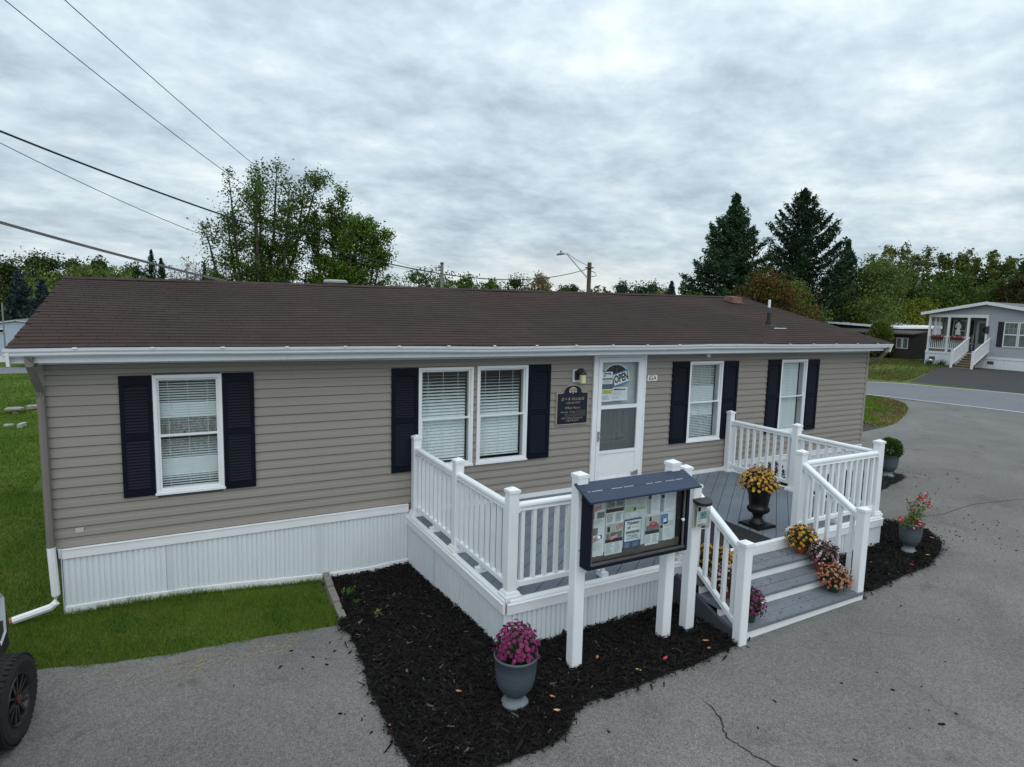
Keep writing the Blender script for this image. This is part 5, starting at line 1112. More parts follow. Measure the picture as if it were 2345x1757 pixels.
def debris():
    m = mat('debris_brown', (.055, .032, .018), .9, .5, 60); b = MB()
    for _ in range(150):
        q = random.random()
        if q < .6: i = random.choice((1, 2, 3)); x, y, z = random.uniform(SX0, SX1-.1), -2.70-.28*i+random.uniform(.02, .26), DZ-.113*i+.003
        else: x, y, z = random.uniform(3.9, 9.2), random.uniform(-2.5, -.2), DZ+.003
        a = random.uniform(0, PI); l = random.uniform(.006, .022); d = Vector((math.cos(a), math.sin(a), 0)); c = Vector((x, y, z)); b.bar(c-d*l/2, c+d*l/2, l*.4, .003)
    prop(b.build('leaf_debris', m), kind='stuff')
debris()
# ------------------------------------------------------------------ the pickup at the left edge
def pickup():
    ang = math.radians(-2); SCL = .88; R = Matrix.Rotation(ang, 3, 'Z'); off = R @ Vector((.975, 1.65, 0))*SCL; loc = Vector((.085, -2.06, 0))-off; loc.z = h(.02, -2.12)+.01
    t = thing('pickup_truck', loc, 'white pickup with black off-road wheels, nose to the grass at the left edge', 'pickup truck', rotz=ang); t.scale = (SCL*.90, SCL, SCL)
    PW = mat('truck_white', (.68, .70, .72), .22, .03, 2, spec=.55); BK = mat('truck_black', (.014, .014, .015), .6, .2, 12, .2, 80); TY = mat('tyre_rubber', (.016, .016, .016), .85, .25, 14, .3, 60); RM = mat('rim_black', (.010, .010, .011), .35, .2, 9, spec=.5); WG = mat('truck_glass', (.012, .015, .017), .08, .1, 3, spec=.6); CH = mat('lamp_clear', (.30, .31, .33), .2, .1, 20, metal=.2)
    def arch(yc, r=.45): return [(yc+r*math.cos(a), .40+r*math.sin(a)) for a in [PI*i/12 for i in range(13)]]
    # body side outline (y forward, z up) with wheel arches
    P = [(-2.95, .52), (-2.95, 1.18), (-1.02, 1.20), (.85, 1.16), (1.75, 1.13), (2.28, 1.05), (2.50, .88), (2.50, .55), (2.18, .46)]+arch(1.65)+[(1.1, .42), (-1.05, .42)]+arch(-1.65)+[(-2.2, .46)]
    P = P[:9]+arch(1.65)+[(-1.12, .42)]+arch(-1.65)+[(-2.2, .50)]
    b = MB(); n = len(P)
    prof = [(-.93, 0), (.93, 0)]
    vs = []
    for x, k in ((-.74, 1), (-.82, 0), (.82, 0), (.74, 1)):
        for y, z in P: vs.append((x, y*(1-.012*k), z-(.05 if (k and z > .9) else 0)+(.0)))
    # two side skins joined across by the top surfaces
    for s0, s1 in ((0, 1), (1, 2), (2, 3)):
        b.add([], [])
    k0 = len(b.v); b.v += vs
    for s in range(3):
        for i in range(n):
            j = (i+1) % n; b.f.append((k0+s*n+i, k0+s*n+j, k0+(s+1)*n+j, k0+(s+1)*n+i)); b.m.append(0)
    b.f += [tuple(k0+i for i in range(n)), tuple(k0+3*n+i for i in range(n-1, -1, -1))]; b.m += [0, 0]
    body = b.build('body', PW, t, world=False, recalc=True)
    # hood bulge and cab
    b = MB(); b.add([(-.62, .9, 1.14), (.62, .9, 1.14), (.56, 2.2, 1.05), (-.56, 2.2, 1.05), (-.52, .95, 1.20), (.52, .95, 1.20), (.46, 2.05, 1.12), (-.46, 2.05, 1.12)], [(0, 1, 5, 4), (1, 2, 6, 5), (2, 3, 7, 6), (3, 0, 4, 7), (4, 5, 6, 7)]); b.build('hood', PW, t, world=False, recalc=True)
    b = MB(); C = [(-1.05, 1.17), (-.88, 1.74), (-.6, 1.80), (.05, 1.78), (.35, 1.70), (.98, 1.15)]; m_ = len(C)
    vs = [(sx*(.77 if z < 1.3 else .62), y, z) for sx in (-1, 1) for y, z in C]; b.add(vs, [tuple(range(m_)), tuple(range(2*m_-1, m_-1, -1))]+[(i, i+m_, (i+1) % m_+m_, (i+1) % m_) for i in range(m_)]); b.build('cab', PW, t, world=False, recalc=True)
    for sx in (-1, 1):
        for pts in ([(-.95, 1.24), (-.82, 1.66), (-.25, 1.69), (-.25, 1.24)], [(-.18, 1.24), (-.18, 1.69), (.22, 1.64), (.74, 1.24)]):
            X = lambda z: sx*(.778-(z-1.2)*.27); b = MB(); b.add([(X(z), y, z) for y, z in pts], [tuple(range(4))]); b.build('side_window', WG, t, world=False)
        b = MB(); b.box(sx*.88-.11, .42, 1.20, sx*.88+.11, .54, 1.38); b.build('mirror', BK, t, world=False)
        # fender flares
        for yc in (1.65, -1.65):
            b = MB(); q = [PI*i/16 for i in range(-1, 18)]; ri, ro = .43, .54; V = []
            for a in q:
                for rr, x in ((ri, .76), (ri, .885), (ro-.04, .885), (ro, .815)): V.append((sx*x, yc+rr*math.cos(a), .37+rr*math.sin(a)))
            b.add(V, [(4*i+k, 4*i+4+k, 4*i+4+(k+1) % 4, 4*i+(k+1) % 4) for i in range(len(q)-1) for k in range(4)]); b.build('fender_flare', BK, t, world=False, recalc=True)
        b = MB(); b.add([(sx*.52, 2.51, .72), (sx*.80, 2.40, .78), (sx*.83, 2.15, .97), (sx*.52, 2.40, .98), (sx*.52, 2.48, .9)], [(0, 1, 2, 3, 4)]); b.build('headlight', CH, t, world=False)
        b = MB(); b.box(sx*.86-.07, -1.05, .36, sx*.86+.07, 1.05, .42); b.build('side_step', BK, t, world=False)
        b = MB(); b.box(sx*.78-.12, 1.02, .16, sx*.78+.12, 1.05, .60); b.build('mud_flap', BK, t, world=False)
        for z in (.6, ): b = MB(); b.box(sx*.825-.003, -1.03, .60, sx*.825+.003, 1.05, .64); b.build('door_moulding', BK, t, world=False)
    b = MB(); b.box(-.80, 2.38, .36, .80, 2.62, .66); b.box(-.62, 2.47, .66, .62, 2.53, .98); b.build('bumper', BK, t, world=False)
    b = MB(); b.add([(-.70, .88, 1.23), (.70, .88, 1.23), (.60, .42, 1.66), (-.60, .42, 1.66)], [(0, 1, 2, 3)]); b.build('windscreen', WG, t, world=False)
    b = MB(); b.box(-.80, -2.90, .70, .80, -1.1, .74); b.build('bed_floor', BK, t, world=False)
    tm = MB(); tm.lathe([(.245, -.10), (.33, -.125), (.375, -.115), (.398, -.06), (.40, 0), (.398, .06), (.375, .115), (.33, .13), (.245, .105)], 44)
    for i in range(46):
        a = 2*PI*i/46
        for zz in (-.085, .0, .085):
            c, s = math.cos(a+zz*.6), math.sin(a+zz*.6); tm.box(-.001, -.001, 0, .0, .0, 0) if 0 else None
            p = Vector((c*.398, s*.398, zz)); d = Vector((-s, c, 0)); tm.bar(p-d*.016, p+d*.016, .05, .012, up=(c, s, 0))
    tyre = tm.mesh('tyre', TY); rm = MB(); rm.lathe([(.245, .10), (.235, .115), (.22, .10), (.20, .045), (.0, .04)], 32); rm.lathe([(.06, .04), (.058, .085), (.05, .09)], 16); rm.lathe([(.245, -.1), (.2, .03)], 24)
    for i in range(12):
        a = 2*PI*i/12; c, s = math.cos(a), math.sin(a); rm.bar((c*.055, s*.055, .075), (c*.215, s*.215, .095 if i % 2 else .085), .032 if i % 2 else .024, .03)
    for i in range(6): a = 2*PI*(i+.5)/6; rm.lathe([(.022, .06), (.022, .10), (.0, .10)], 8, (.155*math.cos(a), .155*math.sin(a), 0))
    rim = rm.mesh('rim', RM); cp = MB(); cp.lathe([(.042, .085), (.042, .105), (.036, .112), (0, .114)], 18); capm = cp.mesh('hub_cap', mat('hub_red', (.085, .02, .022), .4, .2, 9)); lt = None
    for sx, yc in ((1, 1.65), (-1, 1.65), (1, -1.65), (-1, -1.65)):
        wl = bpy.data.objects.new('wheel', tyre); attach(wl, t, False, (sx*1.02, yc, .345)); wl.scale = (.87, .87, .87); wl.rotation_euler = Matrix.Rotation(math.radians(-9) if yc > 0 else 0, 3, 'Z').to_quaternion().to_matrix().__matmul__(Matrix.Rotation(sx*PI/2, 3, 'Y')).to_euler()
        for me in (rim, capm): o = bpy.data.objects.new(me.name, me); attach(o, wl, False)
pickup()
def sedan():
    t = thing('parked_car', (-2.9, 29.4, h(-4, 29)), 'dark car on the far left road, half hidden under the gutter', 'car'); BKP = mat('car_black', (.012, .012, .014), .2, .1, 3, spec=.6); P = [(-2.3, .3), (-2.35, .75), (-1.6, .92), (-.9, 1.38), (.6, 1.4), (1.35, .95), (2.2, .82), (2.3, .35)]
    b = MB(); n = len(P); vs = [(x, sy*(.86 if z > 1 else .9), z) for sy in (-1, 1) for x, z in P]; b.add(vs, [tuple(range(n)), tuple(range(2*n-1, n-1, -1))]+[(i, i+n, (i+1) % n+n, (i+1) % n) for i in range(n)]); b.build('body', BKP, t, world=False, recalc=True)
    for sy in (-1, 1):
        b = MB(); b.add([(-1.35, sy*.89, .95), (-.8, sy*.875, 1.3), (.5, sy*.875, 1.31), (1.1, sy*.89, .97)], [(0, 1, 2, 3)]); b.build('side_window', mat('truck_glass', (.012, .015, .017)), t, world=False)
        for x in (-1.4, 1.4):
            b = MB(); b.lathe([(.2, -.1), (.31, -.1), (.32, 0), (.31, .1), (.2, .1), (.0, .08)], 20); o = bpy.data.objects.new('wheel', b.mesh('wheel', mat('tyre_rubber', (.016, .016, .016)))); attach(o, t, False, (x, sy*.8, .32)); o.rotation_euler = (PI/2*-sy, 0, 0)
    b = MB(); b.box(-2.37, -.7, .62, -2.3, -.45, .74); b.box(-2.37, .45, .62, -2.3, .7, .74); b.build('tail_light', mat('tail_red', (.25, .01, .01), .3, .1, 5), t, world=False)
sedan()
# ------------------------------------------------------------------ the grey neighbour across the road
def lap_wall(name, parent, a, b, z0, ztop, m, course=.13, ext=None):
    """lap siding from a to b (plan points, seen from outside left to right); ztop may be a function of the distance s"""
    a, b = Vector(a), Vector(b); d = (b-a).normalized(); L = (b-a).length; o = Vector((d.y, -d.x)); M_ = MB(); zt = ztop if callable(ztop) else (lambda s: ztop)
    zmax = max(zt(L*i/20) for i in range(21)); z = z0
    while z < zmax-.01:
        # span where the wall is at least this high
        ss = [L*i/200 for i in range(201) if zt(L*i/200) >= z+.02]
        if not ss: break
        p, q = a+d*ss[0], a+d*ss[-1]; z1 = min(z+course, zmax)
        vs = []
        for P in (p, q): vs += [(P.x, P.y, z), (P.x+o.x*.018, P.y+o.y*.018, z), (P.x+o.x*.003, P.y+o.y*.003, z1), (P.x-o.x*.03, P.y-o.y*.03, z1), (P.x-o.x*.03, P.y-o.y*.03, z)]
        M_.add(vs, [(0, 1, 6, 5), (1, 2, 7, 6), (2, 3, 8, 7), (3, 4, 9, 8), (0, 4, 3, 2, 1), (5, 6, 7, 8, 9)]); z += course
    return M_.build(name, m, parent, recalc=True)
def neighbour():
    g0 = .66; t = thing('grey_house', (47, 11.4, g0), 'pale grey mobile home with a corner porch and wooden steps across the road', 'house')
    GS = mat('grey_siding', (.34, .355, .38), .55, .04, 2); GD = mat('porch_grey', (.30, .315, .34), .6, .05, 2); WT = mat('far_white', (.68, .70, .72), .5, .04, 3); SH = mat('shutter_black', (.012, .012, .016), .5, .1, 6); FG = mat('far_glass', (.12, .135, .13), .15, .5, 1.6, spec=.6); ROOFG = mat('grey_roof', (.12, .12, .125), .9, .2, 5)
    X, yl, yr, yp = 43.0, 14.62, 8.24, 11.43; X2 = 57; eave, peak = 3.92, 4.52
    top = lambda y: eave-.10+(peak-eave)*(1-abs(y-yp)/3.5)
    lap_wall('front_wall', t, (X, 11.32), (X, yr), 1.36, lambda s: 3.66, GS); lap_wall('gable', t, (X, yl), (X, yr), 3.66, lambda s: top(yl-s), GS)
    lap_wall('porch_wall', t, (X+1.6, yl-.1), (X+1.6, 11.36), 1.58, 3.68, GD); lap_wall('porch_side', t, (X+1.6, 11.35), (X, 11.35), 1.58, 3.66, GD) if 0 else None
    lap_wall('side_wall', t, (X2, yl), (X+1.6, yl), 1.36, 3.8, GS); lap_wall('side_wall', t, (X, yr), (X2, yr), 1.36, 3.8, GS)
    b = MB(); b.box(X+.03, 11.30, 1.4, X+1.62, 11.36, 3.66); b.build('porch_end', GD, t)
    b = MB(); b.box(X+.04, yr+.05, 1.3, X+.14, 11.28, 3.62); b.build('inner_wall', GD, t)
    b = MB(); b.box(X-.02, 11.36, 3.62, X+.12, yl+.02, 3.80); b.build('porch_beam', WT, t); b = MB(); b.box(X+.1, 11.4, 3.70, X+1.6, yl, 3.74); b.build('porch_ceiling', WT, t)
    b = MB(); b.box(X+.0, 11.36, 1.44, X+1.6, yl-.02, 1.57); b.build('porch_floor', mat('porch_boards', (.13, .12, .11), .7, .2, 6), t)
    for sgn, ye in ((1, yp+3.55), (-1, yp-3.55)):
        b = MB(); P0, P1 = (ye, eave-.03), (yp, peak+.03); b.add([(X-.30, P0[0], P0[1]), (X2, P0[0], P0[1]), (X2, P1[0], P1[1]), (X-.30, P1[0], P1[1]), (X-.30, P0[0], P0[1]-.05), (X2, P0[0], P0[1]-.05), (X2, P1[0], P1[1]-.05), (X-.30, P1[0], P1[1]-.05)], [(0, 1, 2, 3), (4, 7, 6, 5), (0, 4, 5, 1), (3, 2, 6, 7), (0, 3, 7, 4), (1, 5, 6, 2)]); b.build('roof', ROOFG, t, recalc=True)
        b = MB(); b.bar((X-.315, ye, eave-.10), (X-.315, yp, peak-.04), .03, .17); b.build('rake_board', WT, t); b = MB(); b.bar((X-.31, ye-sgn*.02, eave-.1), (X+.05, ye-sgn*.02, eave-.1), .06, .16); b.build('eave_return', WT, t)
        b = MB(); b.box(X-.3, min(ye, ye-sgn*.03), eave-.2, X2, max(ye, ye-sgn*.03), eave-.05); b.build('gutter', WT, t)
    # skirting with a top trim, two crawl-space vents
    gv = mat('vent_dark', (.035, .035, .035), .6, .3, 30)
    for (a, bb, zt) in (((X-.03, yl+.03), (X-.03, 11.3), 1.50), ((X-.03, 11.28), (X-.03, yr), 1.36)):
        L = a[1]-bb[1]; n = int(L/.3)
        for i in range(n):
            y1 = a[1]-L*i/n; y0_ = a[1]-L*(i+1)/n; m = MB(); m.add([(X-.02, y1-.006, g0-.2), (X-.035, y1-.02, g0-.2), (X-.035, y0_+.02, g0-.2), (X-.02, y0_+.006, g0-.2), (X-.02, y1-.006, zt-.1), (X-.035, y1-.02, zt-.1), (X-.035, y0_+.02, zt-.1), (X-.02, y0_+.006, zt-.1)], [(0, 1, 5, 4), (1, 2, 6, 5), (2, 3, 7, 6)]); m.build('skirt_panel', WT, t)
        m = MB(); m.box(X-.06, bb[1], zt-.12, X, a[1], zt); m.build('skirt_band', WT, t)
    m = MB(); m.box(X-.02, yr, g0-.2, X+.2, yl, 1.3); m.build('skirt_backing', WT, t)
    for y0_, y1, z0, z1 in ((14.05, 14.38, .98, 1.16), (10.85, 11.17, .95, 1.12)):
        m = MB(); m.box(X-.055, y0_, z0, X-.02, y1, z1); f = m.build('foundation_vent', gv, t); m = MB()
        for k in range(4): m.box(X-.062, y0_+.03, z0+.025+k*.036, X-.054, y1-.03, z0+.04+k*.036)
        m.build('grille', mat('vent_grey', (.16, .16, .16), .6), f)
    for y in (14.55, 13.46, 12.38, 11.40):
        m = MB(); m.box(X-.03, y-.055, 1.50, X+.08, y+.055, 3.64); m.box(X-.045, y-.07, 1.50, X+.095, y+.07, 1.58); m.build('porch_post', WT, t)
    for a, bb in ((14.5, 13.52), (13.4, 12.44)):
        m = MB(); m.box(X-.01, bb, 2.40, X+.06, a, 2.47); m.build('top_rail', WT, t); m = MB(); m.box(X, bb, 1.66, X+.05, a, 1.72); m.build('bottom_rail', WT, t)
        for i in range(9): y = bb+(a-bb)*(i+.5)/9; m = MB(); m.box(X+.01, y-.019, 1.72, X+.045, y+.019, 2.40); m.build('baluster', WT, t)
    # steps and their railings
    n = 7; run, zt = 1.9, 1.56; ys0, ys1 = 11.22, 12.20; skew = .10
    WOODS = mat('step_wood', (.23, .17, .115), .8, .2, 5, stretch=(1, .2, 1))
    for i in range(n):
        z = zt-(zt-g0)*(i+1)/n+.05; x1 = X-.02-run*i/n; x0 = X-.02-run*(i+1)/n-.03; s = skew*i/n
        m = MB(); m.box(x0, ys0-s, z-.04, x1, ys1-s, z); m.build('step', WOODS, t); m = MB(); m.box(x0+.04, ys0-s+.01, z-.16, x0+.06, ys1-s-.01, z-.04); m.build('step_riser', mat('step_riser', (.14, .10, .07), .8, .2, 5), t)
    for y in (ys0-.05, ys1+.05):
        yb = y-skew; xb = X-run-.06
        m = MB(); m.box(xb-.05, yb-.05, g0-.1, xb+.05, yb+.05, 1.68); m.box(xb-.065, yb-.065, 1.68, xb+.065, yb+.065, 1.72); m.build('newel_post', WT, t)
        m = MB(); m.bar((X, y, 2.44), (xb, yb, 1.62), .06, .07); m.bar((X, y, 1.70), (xb, yb, .86), .05, .07); m.build('stair_rail', WT, t)
        for i in range(12): q = (i+.5)/12; xx, yy = X+(xb-X)*q, y+(yb-y)*q; m = MB(); m.box(xx-.03, yy-.018, 1.70-.84*q, xx+.03, yy+.018, 2.44-.82*q); m.build('baluster', WT, t)
    def far_window(y1, y0_, z0, z1, x=X):
        m = MB(); f = .05; m.box(x-.05, y0_, z0, x-.005, y0_+f, z1); m.box(x-.05, y1-f, z0, x-.005, y1, z1); m.box(x-.05, y0_+f, z1-f, x-.005, y1-f, z1); m.box(x-.05, y0_+f, z0, x-.005, y1-f, z0+f); zm = (z0+z1)/2; m.box(x-.045, y0_+f, zm-.03, x-.006, y1-f, zm+.03)
        w_ = m.build('window', WT, t); m = MB(); m.box(x-.03, y0_+f, z0+f, x-.02, y1-f, z1-f); m.build('pane', FG, w_); m = MB()
        for k in (1, 2): yy = y0_+(y1-y0_)*k/3; m.box(x-.035, yy-.008, zm, x-.0305, yy+.008, z1-f)
        zz = zm+(z1-zm)/2; m.box(x-.035, y0_+f, zz-.008, x-.0305, y1-f, zz+.008); m.build('muntin', mat('muntin_grey', (.35, .37, .37), .6), w_)
    far_window(10.53, 9.83, 1.98, 3.41); far_window(9.80, 9.10, 1.98, 3.41); far_window(13.98, 13.22, 2.15, 3.46, X+1.6)
    for y0_, y1, x, z0, z1 in ((10.55, 10.84, X, 1.98, 3.41), (8.8, 9.08, X, 1.98, 3.41), (14.0, 14.26, X+1.6, 2.1, 3.48), (12.84, 13.1, X+1.6, 2.1, 3.48)):
        m = MB(); m.box(x-.04, y0_, z0, x-.004, y1, z1); m.build('shutter', SH, t)
    m = MB(); m.box(X+1.55, 11.82, 1.58, X+1.6, 12.65, 3.46); d = m.build('door', WT, t); m = MB(); m.box(X+1.54, 11.93, 2.05, X+1.549, 12.5, 3.3); m.build('pane', FG, d)
    m = MB(); m.lathe([(0, .05), (.14, .04), (.19, 0), (.14, -.02), (.06, 0)], 14); o = inst(m.mesh('wreath', mat('wreath_dark', (.02, .018, .02), .8, .5, 40)), 'wreath', d, (X+1.53, 12.12, 2.9)); o.rotation_euler = (0, -PI/2, 0)
    m = MB(); m.box(X-.08, 11.28, 2.72, X-.03, 11.46, 3.14); m.build('porch_lamp', mat('vent_dark', (.035, .035, .035)), t)
    # things on the porch
    for y, lab in ((13.99, 'left window box of pink flowers on the grey house porch rail'), (12.88, 'window box of pink flowers on the porch rail next to the steps')):
        bx = thing('flower_box', (X-.1, y, 2.22), lab, 'flower box', 'flower boxes on the porch rail'); m = MB(); m.add([(X-.2, y-.29, 2.24), (X-.2, y+.29, 2.24), (X-.02, y+.29, 2.24), (X-.02, y-.29, 2.24), (X-.25, y-.35, 2.42), (X-.25, y+.35, 2.42), (X-.02, y+.35, 2.42), (X-.02, y-.35, 2.42)], [(0, 1, 2, 3), (0, 4, 5, 1), (1, 5, 6, 2), (2, 6, 7, 3), (3, 7, 4, 0)]); m.build('basket', mat('basket_brown', (.10, .035, .02), .8, .3, 20), bx, recalc=True)
        V = [[], []]
        for _ in range(260):
            p = Vector((X-.14+random.gauss(0, .05), y+random.uniform(-.36, .36), 2.44+random.gauss(0, .035))); s = .035; a = Vector((random.gauss(0, 1), random.gauss(0, 1), random.gauss(0, 1))).normalized(); c = a.orthogonal().normalized(); V[random.random() < .75] += [p-a*s, p-c*s, p+a*s, p+c*s]
        for v, m_, nm in ((V[1], petal('petal_pinkbox', (.50, .12, .20)), 'blooms'), (V[0], LEAFG, 'foliage')): o = bpy.data.objects.new(nm, mesh_np(nm, [tuple(q) for q in v], 0, m_)); attach(o, bx)
    cl = mat('ghost_cloth', (.55, .54, .56), .9, .12, 7)
    for (y, z0, z1, w_, lab) in ((14.36, 2.50, 3.58, .19, 'long white hanging ghost figure, leftmost on the grey house porch'), (14.14, 2.56, 3.55, .12, 'thin white hanging ghost figure just right of the long one on the porch'), (13.06, 2.60, 3.40, .13, 'white hanging ghost figure with a dark head between the middle porch posts')):
        g = thing('hanging_ghost', (X+.3, y, z0), lab, 'decoration', 'ghost figures hanging on the porch'); m = MB(); q = 14; hh = z1-z0; vs = []; prof = [(.05, 1), (.07, .95), (.06, .89), (.45*w_/.19, .85), (.55*w_/.19, .7), (.6*w_/.19, .45), (.85*w_/.19, .2), (1.0*w_/.19, 0)]
        prof = [(min(a, 1.0), b_) for a, b_ in prof]
        for a, fz in prof:
            for i in range(q): th = 2*PI*i/q; rr = (a if a > .2 else a*1.0)*(.19 if a > .2 else 1)*(1+.18*math.sin(th*4+fz*5)); vs.append((X+.3+rr*math.cos(th)*.8, y+rr*math.sin(th), z0+fz*hh-.05*abs(math.sin(th*3))*(1 if fz == 0 else 0)))
        m.add(vs, [(k*q+i, k*q+(i+1) % q, (k+1)*q+(i+1) % q, (k+1)*q+i) for k in range(len(prof)-1) for i in range(q)]); m.build('gown', cl, g)
        m = MB(); m.bar((X+.3, y-w_*.9, z0+hh*.72), (X+.3, y+w_*.9, z0+hh*.78), .05, .06); m.bar((X+.3, y-w_*.9, z0+hh*.72), (X+.3, y-w_*1.0, z0+hh*.45), .05, .05); m.bar((X+.3, y+w_*.9, z0+hh*.78), (X+.3, y+w_*1.05, z0+hh*.5), .05, .05); m.build('sleeves', cl, g)
        m = MB(); m.lathe([(0, -.08), (.06, -.06), (.075, 0), (.06, .07), (0, .1)], 10, (X+.3, y, z1)); m.build('head', cl if y > 13.5 else mat('ghost_dark', (.02, .02, .02), .9), g); m = MB(); m.tube([(X+.3, y, z1+.08), (X+.3, y, 3.70)], .006, 4); m.build('string', mat('ghost_dark', (.02, .02, .02), .9), g)
    s = thing('porch_sign', (X+1.0, 12.2, 1.57), 'tall dark sign with white letters GO AWAY standing by the grey house door', 'sign'); m = MB(); m.box(X+.98, 12.42, 1.57, X+1.01, 12.66, 2.58); m.build('panel', mat('sign_slate', (.03, .033, .035), .8, .2, 8), s)
    for i, ch in enumerate('GOAWAY'): me = text_mesh(ch, .19, WT, bold=.003); inst(me, 'lettering', s, (X+.975, 12.54, 2.49-i*.155), rot=(PI/2, 0, -PI/2))
    # planting by the skirting
    gr = leaf_mat('iris_leaf', (.035, .075, .025), (.08, .13, .045), .3, .4)
    for y, x, lab in ((14.2, X-.35, 'clump of sword-shaped leaves at the left corner of the grey house skirting'), (13.5, X-.4, 'clump of sword-shaped leaves under the porch, nearer the steps'), (12.75, X-.35, 'low dark ground plant beside the wooden steps')):
        V = []
        for _ in range(70):
            a = random.uniform(0, 2*PI); l = random.uniform(.25, .5)*(1 if y > 13 else .5); p = Vector((x+random.gauss(0, .09), y+random.gauss(0, .12), h(x, y))); d = Vector((math.cos(a)*.5, math.sin(a)*.5, 1)).normalized(); c = d.orthogonal().normalized()*.02; V += [p-c, p+c, p+d*l*.6+c, p+d*l-c*.2]
        pl_ = thing('iris_clump', (x, y, h(x, y)), lab, 'plant', 'plants by the porch skirting'); o = bpy.data.objects.new('foliage', mesh_np('foliage', [tuple(q) for q in V], 0, gr)); attach(o, pl_)
    m = MB(); P = [(X-.05, 14.6), (X-.6, 14.5), (X-.8, 13.5), (X-.7, 12.9), (X-.05, 12.6)]
    sheet('plant_bed', P, .015, .3, SOIL); lp = thing('path_light', (39.6, 12.55, h(39.6, 12.5)), 'small white topped path light at the edge of the driveway', 'garden light'); m = MB(); m.tube([(39.6, 12.55, h(39.6, 12.5)), (39.6, 12.55, h(39.6, 12.5)+.42)], .018, 6); m.build('stake', SH, lp); m = MB(); m.lathe([(.0, .10), (.09, .06), (.09, .02), (.03, .0)], 10, (39.6, 12.55, h(39.6, 12.5)+.42)); m.build('lamp_head', WT, lp)
neighbour()
def shed():
    t = thing('dark_trailer', (48, 20, .5), 'low dark brown building with a small double window behind the round shrub', 'building'); DB = mat('dark_siding', (.030, .026, .024), .7, .15, 3); DR = mat('dark_roof', (.055, .052, .05), .8, .15, 5); WT = MATS['far_white']
    lap_wall('front_wall', t, (46, 18.5), (46, 17.1), .3, 2.36, DB, .2); lap_wall('front_wall', t, (47.2, 24.5), (47.2, 18.45), .3, 2.3, DB, .2); lap_wall('side_wall', t, (46, 17.1), (54, 17.1), .3, 2.4, DB, .2); b = MB(); b.box(46.05, 18.4, .3, 47.25, 18.48, 2.3); b.build('side_wall', DB, t)
    b = MB(); b.add([(45.7, 24.6, 2.42), (45.7, 16.9, 2.46), (47.5, 16.9, 2.66), (47.5, 24.6, 2.66), (45.7, 24.6, 2.36), (45.7, 16.9, 2.38), (47.5, 16.9, 2.60), (47.5, 24.6, 2.60)], [(0, 1, 2, 3), (7, 6, 5, 4), (0, 4, 5, 1), (1, 5, 6, 2), (2, 6, 7, 3), (3, 7, 4, 0)]); b.build('roof', DR, t, recalc=True)
    for y0, y1 in ((17.82, 18.2), (17.4, 17.78)):
        m = MB(); f = .04; m.box(45.95, y0, 1.40, 45.99, y0+f, 2.15); m.box(45.95, y1-f, 1.40, 45.99, y1, 2.15); m.box(45.95, y0+f, 1.40, 45.99, y1-f, 1.44); m.box(45.95, y0+f, 2.11, 45.99, y1-f, 2.15); w_ = m.build('window', WT, t); m = MB(); m.box(45.97, y0+f, 1.44, 45.98, y1-f, 2.11); m.build('pane', MATS['far_glass'], w_)
    r = thing('white_roof_trailer', (55, 23, .5), 'trailer with a flat bright white roof and small roof vent behind the dark building', 'building'); m = MB(); m.box(47.8, 19.4, .4, 56, 30, 2.80); m.build('walls', DB, r); m = MB(); m.add([(47.55, 19.0, 2.74), (56.3, 19.0, 2.80), (56.3, 30.3, 3.2), (47.55, 30.3, 3.2), (47.55, 19.0, 2.86), (56.3, 19.0, 2.92), (56.3, 30.3, 3.34), (47.55, 30.3, 3.34)], [(3, 2, 1, 0), (4, 5, 6, 7), (0, 1, 5, 4), (1, 2, 6, 5), (2, 3, 7, 6), (3, 0, 4, 7)]); m.build('roof', mat('white_roof', (.80, .82, .83), .5, .04, 3), r)
    for y, s in ((22.6, 1), (20.6, .5), (20.3, .5)): m = MB(); m.lathe([(.1*s, 0), (.1*s, .22*s), (.2*s, .26*s), (.2*s, .34*s), (0, .4*s)], 10, (50, y, 2.98)); m.build('roof_vent', MATS['vent_metal'], r)
shed()
def left_house():
    t = thing('pale_blue_house', (-7, 34, .15), 'pale blue sided house with white gable trim at the far left edge', 'house'); BS = mat('blue_siding', (.36, .43, .52), .6, .04, 2); WT = MATS['far_white']; RF = MATS['grey_roof']
    top = lambda x: 2.22-abs(x+5.77)*.16
    lap_wall('front_wall', t, (-8.9, 32), (-2.6, 32), .44, lambda s: top(-8.9+s)-.02, BS, .085); lap_wall('side_wall', t, (-8.9, 42), (-8.9, 32), .44, 1.8, BS, .085); lap_wall('side_wall', t, (-2.6, 32), (-2.6, 42), .44, 1.8, BS, .085)
    b = MB(); b.box(-8.9, 31.97, .10, -2.6, 32.0, .44); b.build('skirting', WT, t)
    for s in (-1, 1):
        xe = -5.77+s*3.35; b = MB(); b.bar((xe, 31.9, top(xe)+.03), (-5.77, 31.9, 2.25), .04, .07); b.build('rake_board', WT, t); b = MB(); b.add([(xe, 31.85, top(xe)+.06), (-5.77, 31.85, 2.28), (-5.77, 43, 2.28), (xe, 43, top(xe)+.06)], [(0, 1, 2, 3)]); b.build('roof', RF, t)
    b = MB(); b.box(-6.62, 31.95, 1.60, -6.2, 32, 1.82); w_ = b.build('window', WT, t); b = MB(); b.box(-6.58, 31.94, 1.64, -6.24, 31.951, 1.78); b.build('pane', MATS['truck_glass'], w_)
    m = thing('utility_mast', (-5.95, 30.2, .15), 'thin grey mast with a white tip in front of the pale blue house', 'pole'); b = MB(); b.tube([(-5.93, 30.2, .1), (-5.93, 30.2, 3.1)], .035, 6); b.build('shaft', mat('mast_grey', (.2, .2, .2), .6), m)
left_house()
